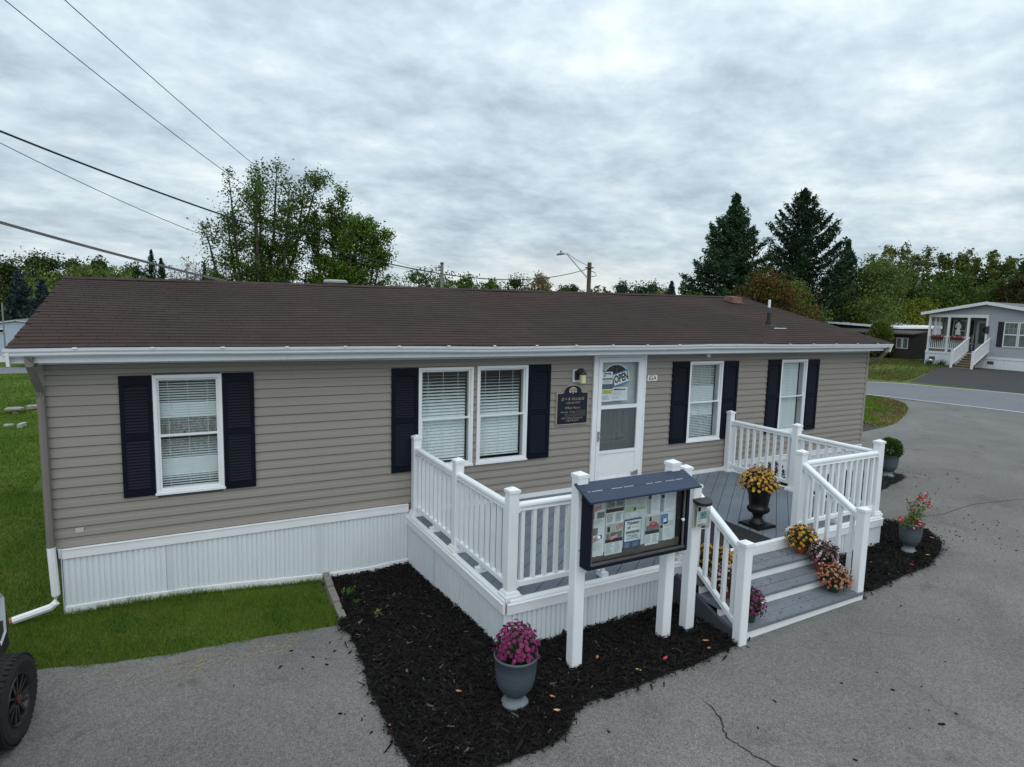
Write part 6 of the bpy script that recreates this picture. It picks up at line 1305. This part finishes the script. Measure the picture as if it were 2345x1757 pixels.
def bench():
    t = thing('stone_bench', (-2.8, 14.1, h(-2.8, 14)), 'old pale stone slab bench on the left lawn', 'bench'); S = mat('old_stone', (.25, .235, .215), .9, .3, 8, .4, 40)
    b = MB(); P = [(-2.98, 13.95), (-2.62, 13.9), (-2.55, 14.1), (-2.7, 14.3), (-2.95, 14.25)]; b.prism(P, .30, .345); b.build('slab', S, t); b = MB(); b.lathe([(.10, .0), (.07, .08), (.09, .15)], 10, (-2.76, 14.08, .16)); b.build('pedestal', S, t)
    t = thing('stone_slab', (-2.3, 14.6, h(-2, 14.6)), 'low pale stone slab lying in the grass beside the stone bench', 'stone'); b = MB(); b.prism([(-2.6, 14.5), (-1.9, 14.7), (-1.9, 15.0), (-2.6, 14.8)], .22, .31); b.build('slab', S, t)
    b = MB(); b.prism([(-2.28, 11.5), (-2.2, 11.55), (-2.14, 11.8), (-2.2, 11.85), (-2.26, 11.7)], h(-2.2, 11.6)-.02, h(-2.2, 11.6)+.1); prop(b.build('white_rock', mat('white_rock', (.40, .385, .36), .8, .2, 9), None), 'white rock in the grass in front of the stone bench', 'rock')
    b = MB(); b.prism([(-2.62, 11.9), (-2.45, 11.92), (-2.42, 12.0), (-2.6, 12.02)], h(-2.5, 12)-.02, h(-2.5, 12)+.05); prop(b.build('white_rock', mat('white_rock', (.40, .385, .36)), None), 'flat grey stone half sunk in the grass left of the white rock', 'rock')
bench()
# ------------------------------------------------------------------ poles and wires
WOODP = mat('pole_wood', (.075, .065, .055), .9, .2, 4, stretch=(3, 3, .4)); STEEL = mat('pole_steel', (.42, .43, .45), .45, .1, 4, metal=.3)
def poles():
    t = thing('street_lamp', (20.14, 19.36, h(20, 19)), 'dark wooden utility pole with a long steel lamp arm reaching left above the roof ridge', 'street lamp'); x, y = 20.14, 19.36
    b = MB(); b.tube([(x, y, .2), (x, y, 5.92)], [.13, .11], 10); b.build('pole', WOODP, t)
    b = MB(); b.tube([(x-.1, y, 5.12), (19.15, 19.95, 6.30), (18.98, 20.05, 6.34)], .034, 8); b.build('lamp_arm', STEEL, t)
    b = MB(); b.tube([(19.02, 20.03, 6.34), (18.85, 20.12, 6.33), (18.66, 20.22, 6.28)], [.04, .075, .05], 8); b.lathe([(.04, 0), (.05, .06), (0, .1)], 8, (18.85, 20.12, 6.41)); b.build('lamp_head', mat('lamp_grey', (.2, .2, .21), .5), t)
    b = MB(); b.tube([(19.1, 19.98, 6.38), (19.6, 19.7, 6.02), (x-.1, y, 5.75)], .012, 4); b.build('arm_brace', WOODP, t)
    b = MB(); b.tube([(x, y, 5.5), (x+.25, y-.15, 5.42), (x+.33, y-.2, 5.25), (x+.1, y-.06, 5.2)], .02, 5); b.box(x-.16, y-.16, 5.62, x+.16, y+.16, 5.68); b.build('pole_hardware', WOODP, t)
    t = thing('utility_pole', (16.52, 30.57, h(16, 30)), 'thin weathered utility pole behind the ridge, left of the street lamp', 'utility pole'); b = MB(); b.tube([(16.52, 30.57, .2), (16.52, 30.57, 6.25)], [.13, .11], 8); b.build('pole', mat('pole_pale', (.20, .19, .18), .9, .2, 4), t); b = MB(); b.lathe([(.12, 0), (.13, .12), (0, .14)], 8, (16.52, 30.57, 6.2)); b.tube([(16.52, 30.57, 6.05), (16.2, 30.5, 6.0)], .03, 5); b.tube([(16.52, 30.57, 5.85), (16.2, 30.5, 5.75)], .03, 5); b.build('insulator', WOODP, t)
poles()
def cable(P0, P1, sag, r, label, m, ext=.35, strands=1):
    P0, P1 = Vector(P0), Vector(P1); pts = []; n = 60
    for i in range(n+1):
        s = -ext+(1+ext)*i/n; p = P0+(P1-P0)*s; p.z -= 4*sag*s*(1-s); pts.append(p)
    b = MB()
    for k in range(strands): o = Vector((0, 0, 0)) if strands == 1 else Vector((.0, math.cos(k*2.1), math.sin(k*2.1)))*r*1.2; b.tube([p+o for p in pts], r, 5)
    prop(b.build('power_line', m), label, 'power line')
CB = mat('cable_black', (.015, .015, .016), .6); CG = mat('cable_grey', (.17, .17, .17), .6, .15, 5)
cable((-1.08, 5.14, 5.89), (20.01, 19.39, 5.58), 1.25, .018, 'thick black cable sagging from the left edge to the street lamp pole', CB, .2)
cable((-.72, 4.01, 7.41), (16.39, 30.61, 6.02), 1.40, .007, 'thin wire from the top left corner, left one of the steep pair', CB, .25)
cable((.14, 2.33, 6.95), (16.41, 30.61, 6.10), 1.15, .006, 'thin wire from the top edge, right one of the steep pair', CB, .25)
cable((-2.26, 11.67, 6.95), (16.40, 30.58, 5.88), 1.55, .010, 'thin wire just below the thick black cable', CB, .3)
cable((-.52, 1.74, 4.20), (1.92, 3.62, 3.70), 0.02, .009, 'grey cable bundle coming down to the roof ridge on the left', CG, 1.2, 3)
# ------------------------------------------------------------------ trees
BARK = mat('bark', (.055, .045, .037), .95, .3, 6); BARKP = mat('bark_pale', (.16, .14, .12), .95, .3, 6)
LM = {'maple': leaf_mat('leaf_maple', (0.0632, 0.1228, 0.0298), (0.1582, 0.1954, 0.0521), .3, .5), 'maple2': leaf_mat('leaf_maple_bright', (0.0743, 0.1568, 0.0297), (0.1980, 0.2310, 0.0462), .3, .5), 'oak': leaf_mat('leaf_oak', (0.0483, 0.0776, 0.0276), (0.1035, 0.1294, 0.0448), .25, .5), 'dark': leaf_mat('needle_dark', (0.0203, 0.0446, 0.0263), (0.0527, 0.0810, 0.0405), .1, .5), 'pine': leaf_mat('needle_pine', (0.0333, 0.0687, 0.0353), (0.0745, 0.1137, 0.0509), .15, .5), 'blue': leaf_mat('needle_blue', (0.0280, 0.0476, 0.0504), (0.0700, 0.0980, 0.1008), .1, .5), 'pop': leaf_mat('leaf_poplar', (.105, .145, .045), (.24, .235, .075), .3, .5), 'willow': leaf_mat('leaf_willow', (.10, .155, .045), (.20, .23, .065), .3, .5), 'yellow': leaf_mat('leaf_yellowgreen', (0.1121, 0.1570, 0.0269), (0.2840, 0.2691, 0.0448), .3, .5), 'edgeolive': leaf_mat('leaf_olive', (.06, .062, .026), (.10, .085, .04), .3, .5), 'red': leaf_mat('leaf_rust', (.085, .085, .026), (.24, .105, .045), .3, .6), 'tan': leaf_mat('leaf_straw', (0.2160, 0.1800, 0.0900), (0.3360, 0.2760, 0.1440), .3, .4), 'dusk': leaf_mat('leaf_dusk', (0.0825, 0.0495, 0.0385), (0.1320, 0.0880, 0.0550), .2, .5), 'bare': leaf_mat('twig_grey', (0.1870, 0.1540, 0.1320), (0.2640, 0.2200, 0.1870), .1, .4)}
def nrm(a): return a/np.linalg.norm(a, axis=1, keepdims=True).clip(1e-6)
def quads(C, size, m, aspect=.55, up=.25):
    n = len(C); d = nrm(RNG.normal(0, 1, (n, 3))+np.array([0, 0, up])); e = nrm(np.cross(d, RNG.normal(0, 1, (n, 3)))); l = (size*RNG.uniform(.55, 1.3, n))[:, None]
    v = np.stack([C-d*l*.5, C+e*l*aspect*.5, C+d*l*.5, C-e*l*aspect*.5], 1).reshape(-1, 3); return mesh_np('crown', v, 0, m)
def crown_part(me, t, name='crown'): o = bpy.data.objects.new(name, me); attach(o, t); return o
def leafy(name, label, x, y, zt, w, n, m, size, leaders, spread, shoot=1.0, low=.18, bark=None, group=None, seedv=0, limbs=True, fill=.0, lead=None):
    """trunk with ascending leaders and side shoots; the leaves sit along the shoots"""
    r = np.random.default_rng(seedv if seedv > 100 else seedv+int(abs(x*13+y*7))); z0 = h(x, y); H = zt-z0; t = thing(name, (x, y, z0), label, 'tree', group); B = MB(); hw = w/2
    B.tube([(x, y, z0-.1), (x+r.normal(0, .02)*H*.2, y, z0+H*.25), (x+r.normal(0, .02)*H*.3, y+r.normal(0, .02)*H*.2, z0+H*.55)], [H*.020+.03, H*.015+.02, H*.009+.01], 8)
    S = []  # shoots: start, end, leaf sigma
    for k in range(len(lead) if lead else leaders):
        a = 2*PI*k/leaders+r.uniform(-.5, .5); rad = hw*r.uniform(.15, spread); topz = z0+H*(1-.33*(rad/hw)**1.5*r.uniform(.5, 1.3)) if k else zt
        if k == 0: rad = hw*.08
        if lead: q_ = Vector((.877*lead[k][0]+.48*lead[k][1], -.48*lead[k][0]+.877*lead[k][1])); rad = max(.05, q_.length); a = math.atan2(q_.y, q_.x); topz = lead[k][2]
        b0 = Vector((x, y, z0+H*r.uniform(low*.6, .45))); e = Vector((x+rad*math.cos(a), y+rad*math.sin(a), topz)); mid = b0.lerp(e, .5)+Vector((math.cos(a), math.sin(a), 0))*rad*.25
        pts = [b0, b0.lerp(mid, .6), mid, mid.lerp(e, .55), e]
        if limbs: B.tube(pts, [H*.010+.012, H*.008+.01, H*.006+.008, H*.004+.005, .006], 5)
        ns = int(9+H*1.1)
        for s in range(ns):
            f = r.uniform(.12, 1); p = pts[0].lerp(pts[2], f*2) if f < .5 else pts[2].lerp(pts[4], f*2-1)
            aa = r.uniform(0, 2*PI); ln = shoot*hw*(.22+.40*(1-f))*r.uniform(.5, 1.25); d = Vector((math.cos(aa), math.sin(aa), r.uniform(.25, 1.1))).normalized()
            q = p+d*ln; S.append((p, q))
            if limbs and s % 2 == 0: B.tube([p, p.lerp(q, .6), q], [H*.003+.005, H*.002+.004, .003], 4)
        S.append((pts[3], e))
    for s in range(int(leaders*2)):
        a = r.uniform(0, 2*PI); p = Vector((x, y, z0+H*r.uniform(low, .5))); rr = hw*r.uniform(.6, 1.0); q = Vector((x+rr*math.cos(a), y+rr*math.sin(a), p.z+H*r.uniform(-.02, .16))); S.append((p.lerp(q, .35), q))
        if limbs: B.tube([p, p.lerp(q, .5)+Vector((0, 0, .05*H)), q], [H*.006, H*.004, .004], 4)
    B.build('trunk', bark or BARK, t)
    P = np.array([tuple(s[0]) for s in S]); Q = np.array([tuple(s[1]) for s in S]); ln = np.linalg.norm(Q-P, axis=1); pr = (ln+.12*hw); pr /= pr.sum(); idx = r.choice(len(S), n, p=pr)
    f = r.uniform(.15, 1.04, n)[:, None]; sg = (.055*w*(1.15-f*.75))
    C = P[idx]+(Q[idx]-P[idx])*f+r.normal(0, 1, (n, 3))*sg*np.array([1, 1, .8])
    if fill:
        k = int(n*fill); u = r.normal(0, 1, (k, 3)); u /= np.linalg.norm(u, axis=1)[:, None]; C = np.concatenate([C, np.array([x, y, z0+H*.38])+u*(r.uniform(.2, 1, k)**.5)[:, None]*np.array([hw*.85, hw*.85, H*.34])])
    C = C[C[:, 2] > z0+.1]
    crown_part(quads(C, size, m), t); return t
def bushy(name, label, x, y, zt, w, n, m, size, group=None, cat='tree', lobes=9, low=.0, extra=None, trunk=True):
    r = np.random.default_rng(int(abs(x*17+y*5+zt*31))); z0 = h(x, y); H = zt-z0; t = thing(name, (x, y, z0), label, cat, group)
    if trunk:
        B = MB(); B.tube([(x, y, z0-.1), (x+.1, y, z0+H*.4), (x, y+.1, z0+H*.8)], [H*.02+.04, H*.015+.03, .02], 7)
        for k in range(5): a = 2*PI*k/5+.3; B.tube([(x, y, z0+H*.3), (x+w*.2*math.cos(a), y+w*.2*math.sin(a), z0+H*.55), (x+w*.33*math.cos(a), y+w*.33*math.sin(a), z0+H*.75)], [H*.01+.02, H*.007+.015, .01], 5)
        B.build('trunk', BARK, t)
    Cs = []; per = n//lobes
    for k in range(lobes):
        a = r.uniform(0, 2*PI); fz = low+(1-low)*(k+.5)/lobes; env = math.sin(PI*min(1, .18+.80*fz))**.7; rr = w/2*env*r.uniform(.25, .75) if k < lobes-1 else w*.05
        lr = w*.5*r.uniform(.34, .52)*(1 if k < lobes-1 else .6); c = np.array([x+rr*math.cos(a), y+rr*math.sin(a), z0+H*fz*.86+.02])
        u = nrm(r.normal(0, 1, (per, 3))); s = r.uniform(.35, 1.0, per)**.45; C = c+u*(s*lr)[:, None]*np.array([1, 1, .72]); Cs.append(C)
        tw = max(2, int(per*.05)); u = nrm(r.normal(0, 1, (tw, 3))+np.array([0, 0, .7]))
        for j in range(tw): Cs.append(c+u[j]*lr*r.uniform(.9, 1.28, 6)[:, None]+r.normal(0, .03*w, (6, 3)))
    C = np.concatenate(Cs); C = C[(C[:, 2] > z0+.05) & (C[:, 2] < zt+.15)]; crown_part(quads(C, size, m), t)
    return t
def conifer(name, label, x, y, zt, w, n, m, style='spruce', group=None, bare=.04, size=.3, lean=0):
    r = np.random.default_rng(int(abs(x*19+y*3))); z0 = h(x, y); H = zt-z0; t = thing(name, (x, y, z0), label, 'tree', group); B = MB(); B.tube([(x, y, z0-.1), (x, y, z0+H*.5), (x, y, zt-.05)], [H*.016+.04, H*.010+.02, .01], 8)
    br = []; z = z0+H*bare; k = 0
    while z < zt-.02*H:
        f = (z-z0)/H
        env = (1-f)**.85 if style == 'spruce' else (math.sin(PI*min(.98, (.42+.62*f)))**.9*(1-.12*f) if f > .12 else .75+f*1.6)
        if style == 'pine' and f > .75: env *= 1.0
        nb = max(4, int(7-3*f)) if style == 'spruce' else 6
        for j in range(nb):
            a = 2*PI*j/nb+k*.7+r.uniform(-.3, .3); L = w/2*env*r.uniform(.72, 1.12) if r.random() > .12 else w/2*env*r.uniform(.35, .6); br.append((z+r.uniform(-.3, .3)*H*.012, a, L, f))
        z += H*(.034 if style == 'spruce' else .05)*(1.15-.5*f); k += 1
    Cs = []; tot = sum(b[2] for b in br)
    for (z, a, L, f) in br:
        nn = max(5, int(n*L/tot)); s = r.uniform(.06, 1.0, nn)**.7
        if style == 'spruce': rise = (-.30+1.0*f); zz = z+L*(rise*s+.34*s**3); hang = -np.abs(r.normal(0, .028*w*(1-f*.6)+.03, nn))*(1.1-.5*s)
        else: rise = (.02+.35*f); zz = z+L*(rise*s+.16*s**2.5); hang = r.normal(.012*w, .012*w+.04, nn)
        lat = r.normal(0, 1, nn)*(.012*w+.10*L*(1-s*.7)); ca, sa = math.cos(a), math.sin(a)
        C = np.c_[x+ca*L*s-sa*lat, y+sa*L*s+ca*lat, zz+hang]; Cs.append(C)
        if L > .12*w: B.tube([(x, y, z), (x+ca*L*.5, y+sa*L*.5, z+L*.5*(rise-.03)), (x+ca*L*.92, y+sa*L*.92, z+L*(rise*.92+(.1 if style == 'spruce' else .08)))], [H*.0035+.01, H*.002+.007, .006], 4)
    dt = r.uniform(0, 1, n//60)**1.3*.09*H; top = np.c_[x+r.normal(0, 1, n//60)*(.03+dt*.16), y+r.normal(0, 1, n//60)*(.03+dt*.16), zt-dt]; Cs.append(top)
    C = np.concatenate(Cs); B.build('trunk', BARK, t); crown_part(quads(C, size, m, .34, .2 if style == 'pine' else -.1), t); return t
# two broad-leaved trees behind the roof
leafy('maple_tree', 'tall open dark green tree behind the roof, left and taller of the pair', 4.20, 18.9, 8.75, 4.9, 38000, LM['maple'], .10, 10, .9, .8, .12, seedv=205, lead=[(.05, 0, 8.55), (.62, .3, 8.8), (-1.0, -.3, 8.35), (1.75, .2, 8.0), (2.35, -.2, 8.15), (-1.5, .5, 6.9), (-2.0, -.2, 6.3), (.9, .9, 8.1), (.3, -1.0, 7.9), (1.4, -.6, 7.2), (-.5, .8, 7.7)])
leafy('maple_tree', 'fuller bright green tree behind the roof, right of the taller open tree', 7.18, 18.2, 7.75, 4.0, 44000, LM['maple2'], .105, 10, .88, .8, .05, seedv=238, fill=.3, lead=[(.0, 0, 7.85), (-.5, .3, 7.5), (1.15, -.2, 6.85), (1.7, .2, 6.35), (-.95, -.3, 7.0), (.5, .6, 7.0), (.6, -.7, 6.7), (-.3, .8, 6.6), (1.3, .6, 6.2), (-1.2, .3, 6.0)])
conifer('pine_tree', 'tall layered pine behind the right end of the roof, left of the pointed spruce', 39.9, 27.9, 12.75, 8.8, 40000, LM['pine'], 'pine', size=.30, bare=.06)
conifer('spruce_tree', 'tall dark pointed spruce with upswept branch tips, right of the layered pine', 48.1, 28.1, 14.1, 13.2, 40000, LM['dark'], 'spruce', size=.32)
conifer('pine_tree', 'smaller dark pine just right of the pointed spruce', 58.9, 31.0, 10.9, 6.0, 9000, LM['pine'], 'pine', size=.42)
bushy('rust_tree', 'small tree turning rust and orange above the right end of the roof', 34.9, 20.6, 6.5, 6.2, 12000, LM['red'], .17, lobes=12)
bushy('green_shrub', 'green and yellow bush right of the rust coloured tree', 40.6, 22.0, 6.0, 6.0, 11000, LM['willow'], .18, lobes=11)
bushy('yellow_shrub', 'low yellow green bush at the roof edge under the rust coloured tree', 33.0, 18.0, 4.0, 2.6, 4200, LM['yellow'], .14, lobes=7)
bushy('willow_tree', 'light green willow-like tree between the spruces and the grey house', 51.3, 23.3, 8.4, 8.2, 16000, LM['willow'], .20, lobes=14)
bushy('yellow_shrub', 'yellow green bush left of the grey house roof', 56.3, 22.4, 5.2, 5.4, 7000, LM['yellow'], .2, lobes=9); bushy('yellow_shrub', 'yellow green bush above the white trailer roof', 50.3, 24.3, 4.5, 4.6, 6000, LM['yellow'], .19, lobes=8)
bushy('reddish_thicket', 'dull reddish brown thicket between the dark building and the grey house', 60.5, 22.6, 3.6, 7.0, 8000, LM['dusk'], .2, cat='thicket', lobes=10, trunk=False)
bushy('green_shrub', 'dark green bush behind the white trailer roof', 59.5, 30.5, 4.6, 5.0, 7000, LM['maple'], .18, lobes=8)
ar = thing('round_shrub', (45.6, 18.9, h(45.6, 19)), 'rounded clipped evergreen shrub in front of the dark building', 'shrub'); shrub(ar, (45.6, 19.15, 1.75), .78, 1.45, leaf_mat('arbor_leaf', (.11, .155, .035), (.21, .24, .06), .25, .4), 7000, .22); MB().tube([(45.6, 19.15, .3), (45.6, 19.15, 1.4)], .09, 7).build('trunk', BARK, ar)
sb = thing('clipped_bush', (55.5, 21.4, h(55, 21)), 'small round brown green bush on the lawn left of the grey house', 'shrub'); shrub(sb, (55.5, 21.6, h(55, 21)+.42), .75, .5, LM['yellow'], 1800, .2)
ORD = ['first', 'second', 'third', 'fourth', 'fifth', 'sixth', 'seventh', 'eighth']
P_ = [(82.3, 41.3, 12.76, 5.4), (84.6, 40.2, 13.1, 4.4), (84.6, 37.7, 12.48, 4.6), (84.8, 35.2, 11.68, 4.6), (84.7, 33.0, 11.78, 4.5), (84.7, 30.7, 11.46, 4.5), (84.3, 28.5, 10.70, 4.2)]
for i, (x, y, z, w_) in enumerate(P_): leafy('poplar_tree', '%s from the left of the pale feathery trees on the far right skyline' % ORD[i], x, y, z, w_*1.25, 3600, LM['pop'], .34, 5, .7, .8, .1, BARKP, 'feathery trees on the right skyline', seedv=i, limbs=False, fill=.35)
for x, y, z, w_, lb in ((70.7, 31.2, 9.4, 5.6, 'rounded green tree in front of the left end of the feathery trees'), (72.8, 27.7, 8.8, 6.4, 'rounded green tree in front of the middle of the feathery trees'), (71.6, 23.6, 7.5, 6.4, 'rounded green tree behind the peak of the grey house'), (64.5, 24.8, 6.6, 6.0, 'leafy bush just left of the grey house roof, behind the yellow one')): bushy('green_tree', lb, x, y, z, w_, 7000, LM['maple'], .28, lobes=11)
bushy('dark_tree', 'dark brownish tree at the right edge above the grey house', 75.8, 23.2, 10.6, 6.4, 7000, LM['oak'], .32, lobes=10)
bushy('dark_tree', 'thin olive tree at the right edge in front of the dark one', 66.0, 19.6, 8.2, 4.6, 5000, LM['edgeolive'], .26, lobes=9)
# low trees along the skyline, left to right
row = [('oak', -13.4, 72.3, 7.0, 5.2, 'dark rounded tree at the far left edge of the skyline'), ('oak', -11.9, 76.2, 8.1, 6.4, 'tallest dark rounded tree at the left of the skyline'), ('oak', -9.6, 72.6, 7.8, 4.8, 'dark tree right of the tallest one at the left'), ('blue', -7.1, 41, 5.1, 3.0, 'larger bluish spruce behind the pale blue house'), ('blue', -5.5, 37.8, 4.4, 2.4, 'smaller bluish spruce next to the left roof corner'), ('oak', -8.1, 78.7, 8.0, 4.6, 'dark tree above the left roof corner, left of two'), ('oak', -6.3, 80.3, 8.4, 4.6, 'dark tree above the left roof corner, right of two'), ('bush', -5.4, 54, 5.5, 5.6, 'low yellow green tree at the left roof corner'), ('bush', -3.0, 58.7, 5.6, 5.2, 'low yellow green tree right of the roof corner'), ('pine', -2.7, 73.4, 7.4, 3.6, 'flat topped small pine on the left skyline'), ('dark', -.5, 63.1, 7.7, 2.4, 'pointed dark spruce on the left skyline, taller of two'), ('dark', .3, 64.9, 7.1, 2.0, 'pointed dark spruce on the left skyline, shorter of two'), ('bare', 2.6, 84.4, 8.3, 6.6, 'pale nearly bare tree right of the two small spruces'), ('bare', 5.0, 82.8, 7.2, 4.4, 'pale nearly bare low tree next to the grey cable bundle'), ('dark', 4.7, 77.4, 7.5, 2.0, 'tiny pointed conifer left of the two big green trees'), ('oak', 5.8, 71, 7.0, 4.0, 'low green tree touching the left of the tall open tree'),
       ('maple', 27.8, 64.8, 7.9, 7.2, 'broad green crown above the ridge left of the thin pole'), ('maple', 30.1, 57.7, 6.9, 5.6, 'low green tree above the ridge right of the thin pole'), ('maple', 33.6, 58.1, 6.9, 4.0, 'narrow low green tree above the ridge, second right of the thin pole'), ('oak', 42.6, 68.2, 7.9, 5.6, 'dark low tree left of the straw coloured one'), ('tan', 42.9, 62.4, 8.2, 4.0, 'straw coloured tree above the ridge'), ('oak', 54.0, 73.4, 7.4, 3.6, 'tiny dark tree left of the street lamp pole'), ('oak', 52.6, 68.4, 7.4, 3.2, 'tiny dark tree touching the street lamp pole'), ('pine', 40.6, 42.8, 6.9, 4.2, 'dark pine right of the street lamp pole, first of three'), ('pine', 41.4, 40.4, 6.6, 4.0, 'dark pine right of the street lamp pole, second of three'), ('pine', 44.8, 42.8, 7.1, 4.2, 'dark pine right of the street lamp pole, third of three'), ('yellow', 35.4, 31.7, 5.5, 3.2, 'yellow green bush at the ridge left of the tall pine'), ('blue', 33.8, 28.0, 5.8, 2.6, 'small bluish spruce at the ridge left of the tall pine'), ('red', 42.0, 37.6, 6.0, 3.0, 'small orange bush at the ridge behind the bluish spruce'), ('bush', 34.6, 26.2, 4.9, 4.0, 'green hedge-like bush at the foot of the tall pine'), ('bush', 45.2, 35.5, 5.9, 5.6, 'olive bush behind the foot of the tall pine')]
for kd, x, y, z, w_, lb in row:
    far = y > 50
    if far: z += .55; w_ *= 1.35
    if kd in ('pine', 'bush') : w_ *= 1.25
    if kd in ('blue', 'dark'): conifer({'blue': 'blue_spruce', 'dark': 'spruce_tree', 'pine': 'pine_tree'}[kd], lb, x, y, z, w_, 3200 if far else 6500, LM[kd], 'pine' if kd == 'pine' else 'spruce', size=.36 if far else .26)
    elif kd == 'bare': leafy('bare_tree', lb, x, y, z, w_, 1100, LM['bare'], .3, 8, .9, 1.0, .1, BARKP)
    else: bushy({'oak': 'oak_tree', 'maple': 'green_tree', 'bush': 'green_shrub', 'tan': 'straw_tree', 'pine': 'pine_tree', 'yellow': 'yellow_shrub', 'red': 'orange_shrub'}[kd], lb, x, y, z, w_, 5200 if far else 6500, LM[{'bush': 'willow'}.get(kd, kd)], .30 if far else .2, lobes=10)
def far_wood():
    r = RNG; n = 42000; V = []; a = r.uniform(math.radians(-25), math.radians(85), n); d = r.uniform(98, 128, n); x, y = CAM.x+np.sin(a)*d, CAM.y+np.cos(a)*d
    ht = 5.2+1.0*np.sin(a*23)+.8*np.sin(a*51+1)+.6*np.sin(a*97+2)+np.clip((np.degrees(a)-48)/14, 0, 1)*3.6
    z = .3+r.uniform(0, 1, n)**.8*ht; me = quads(np.c_[x, y, z], .75, LM['oak']); me.name = 'far_wood'; o = bpy.data.objects.new('far_wood', me); COL.objects.link(o); prop(o, kind='stuff')
far_wood()

sc.render.engine = 'CYCLES'
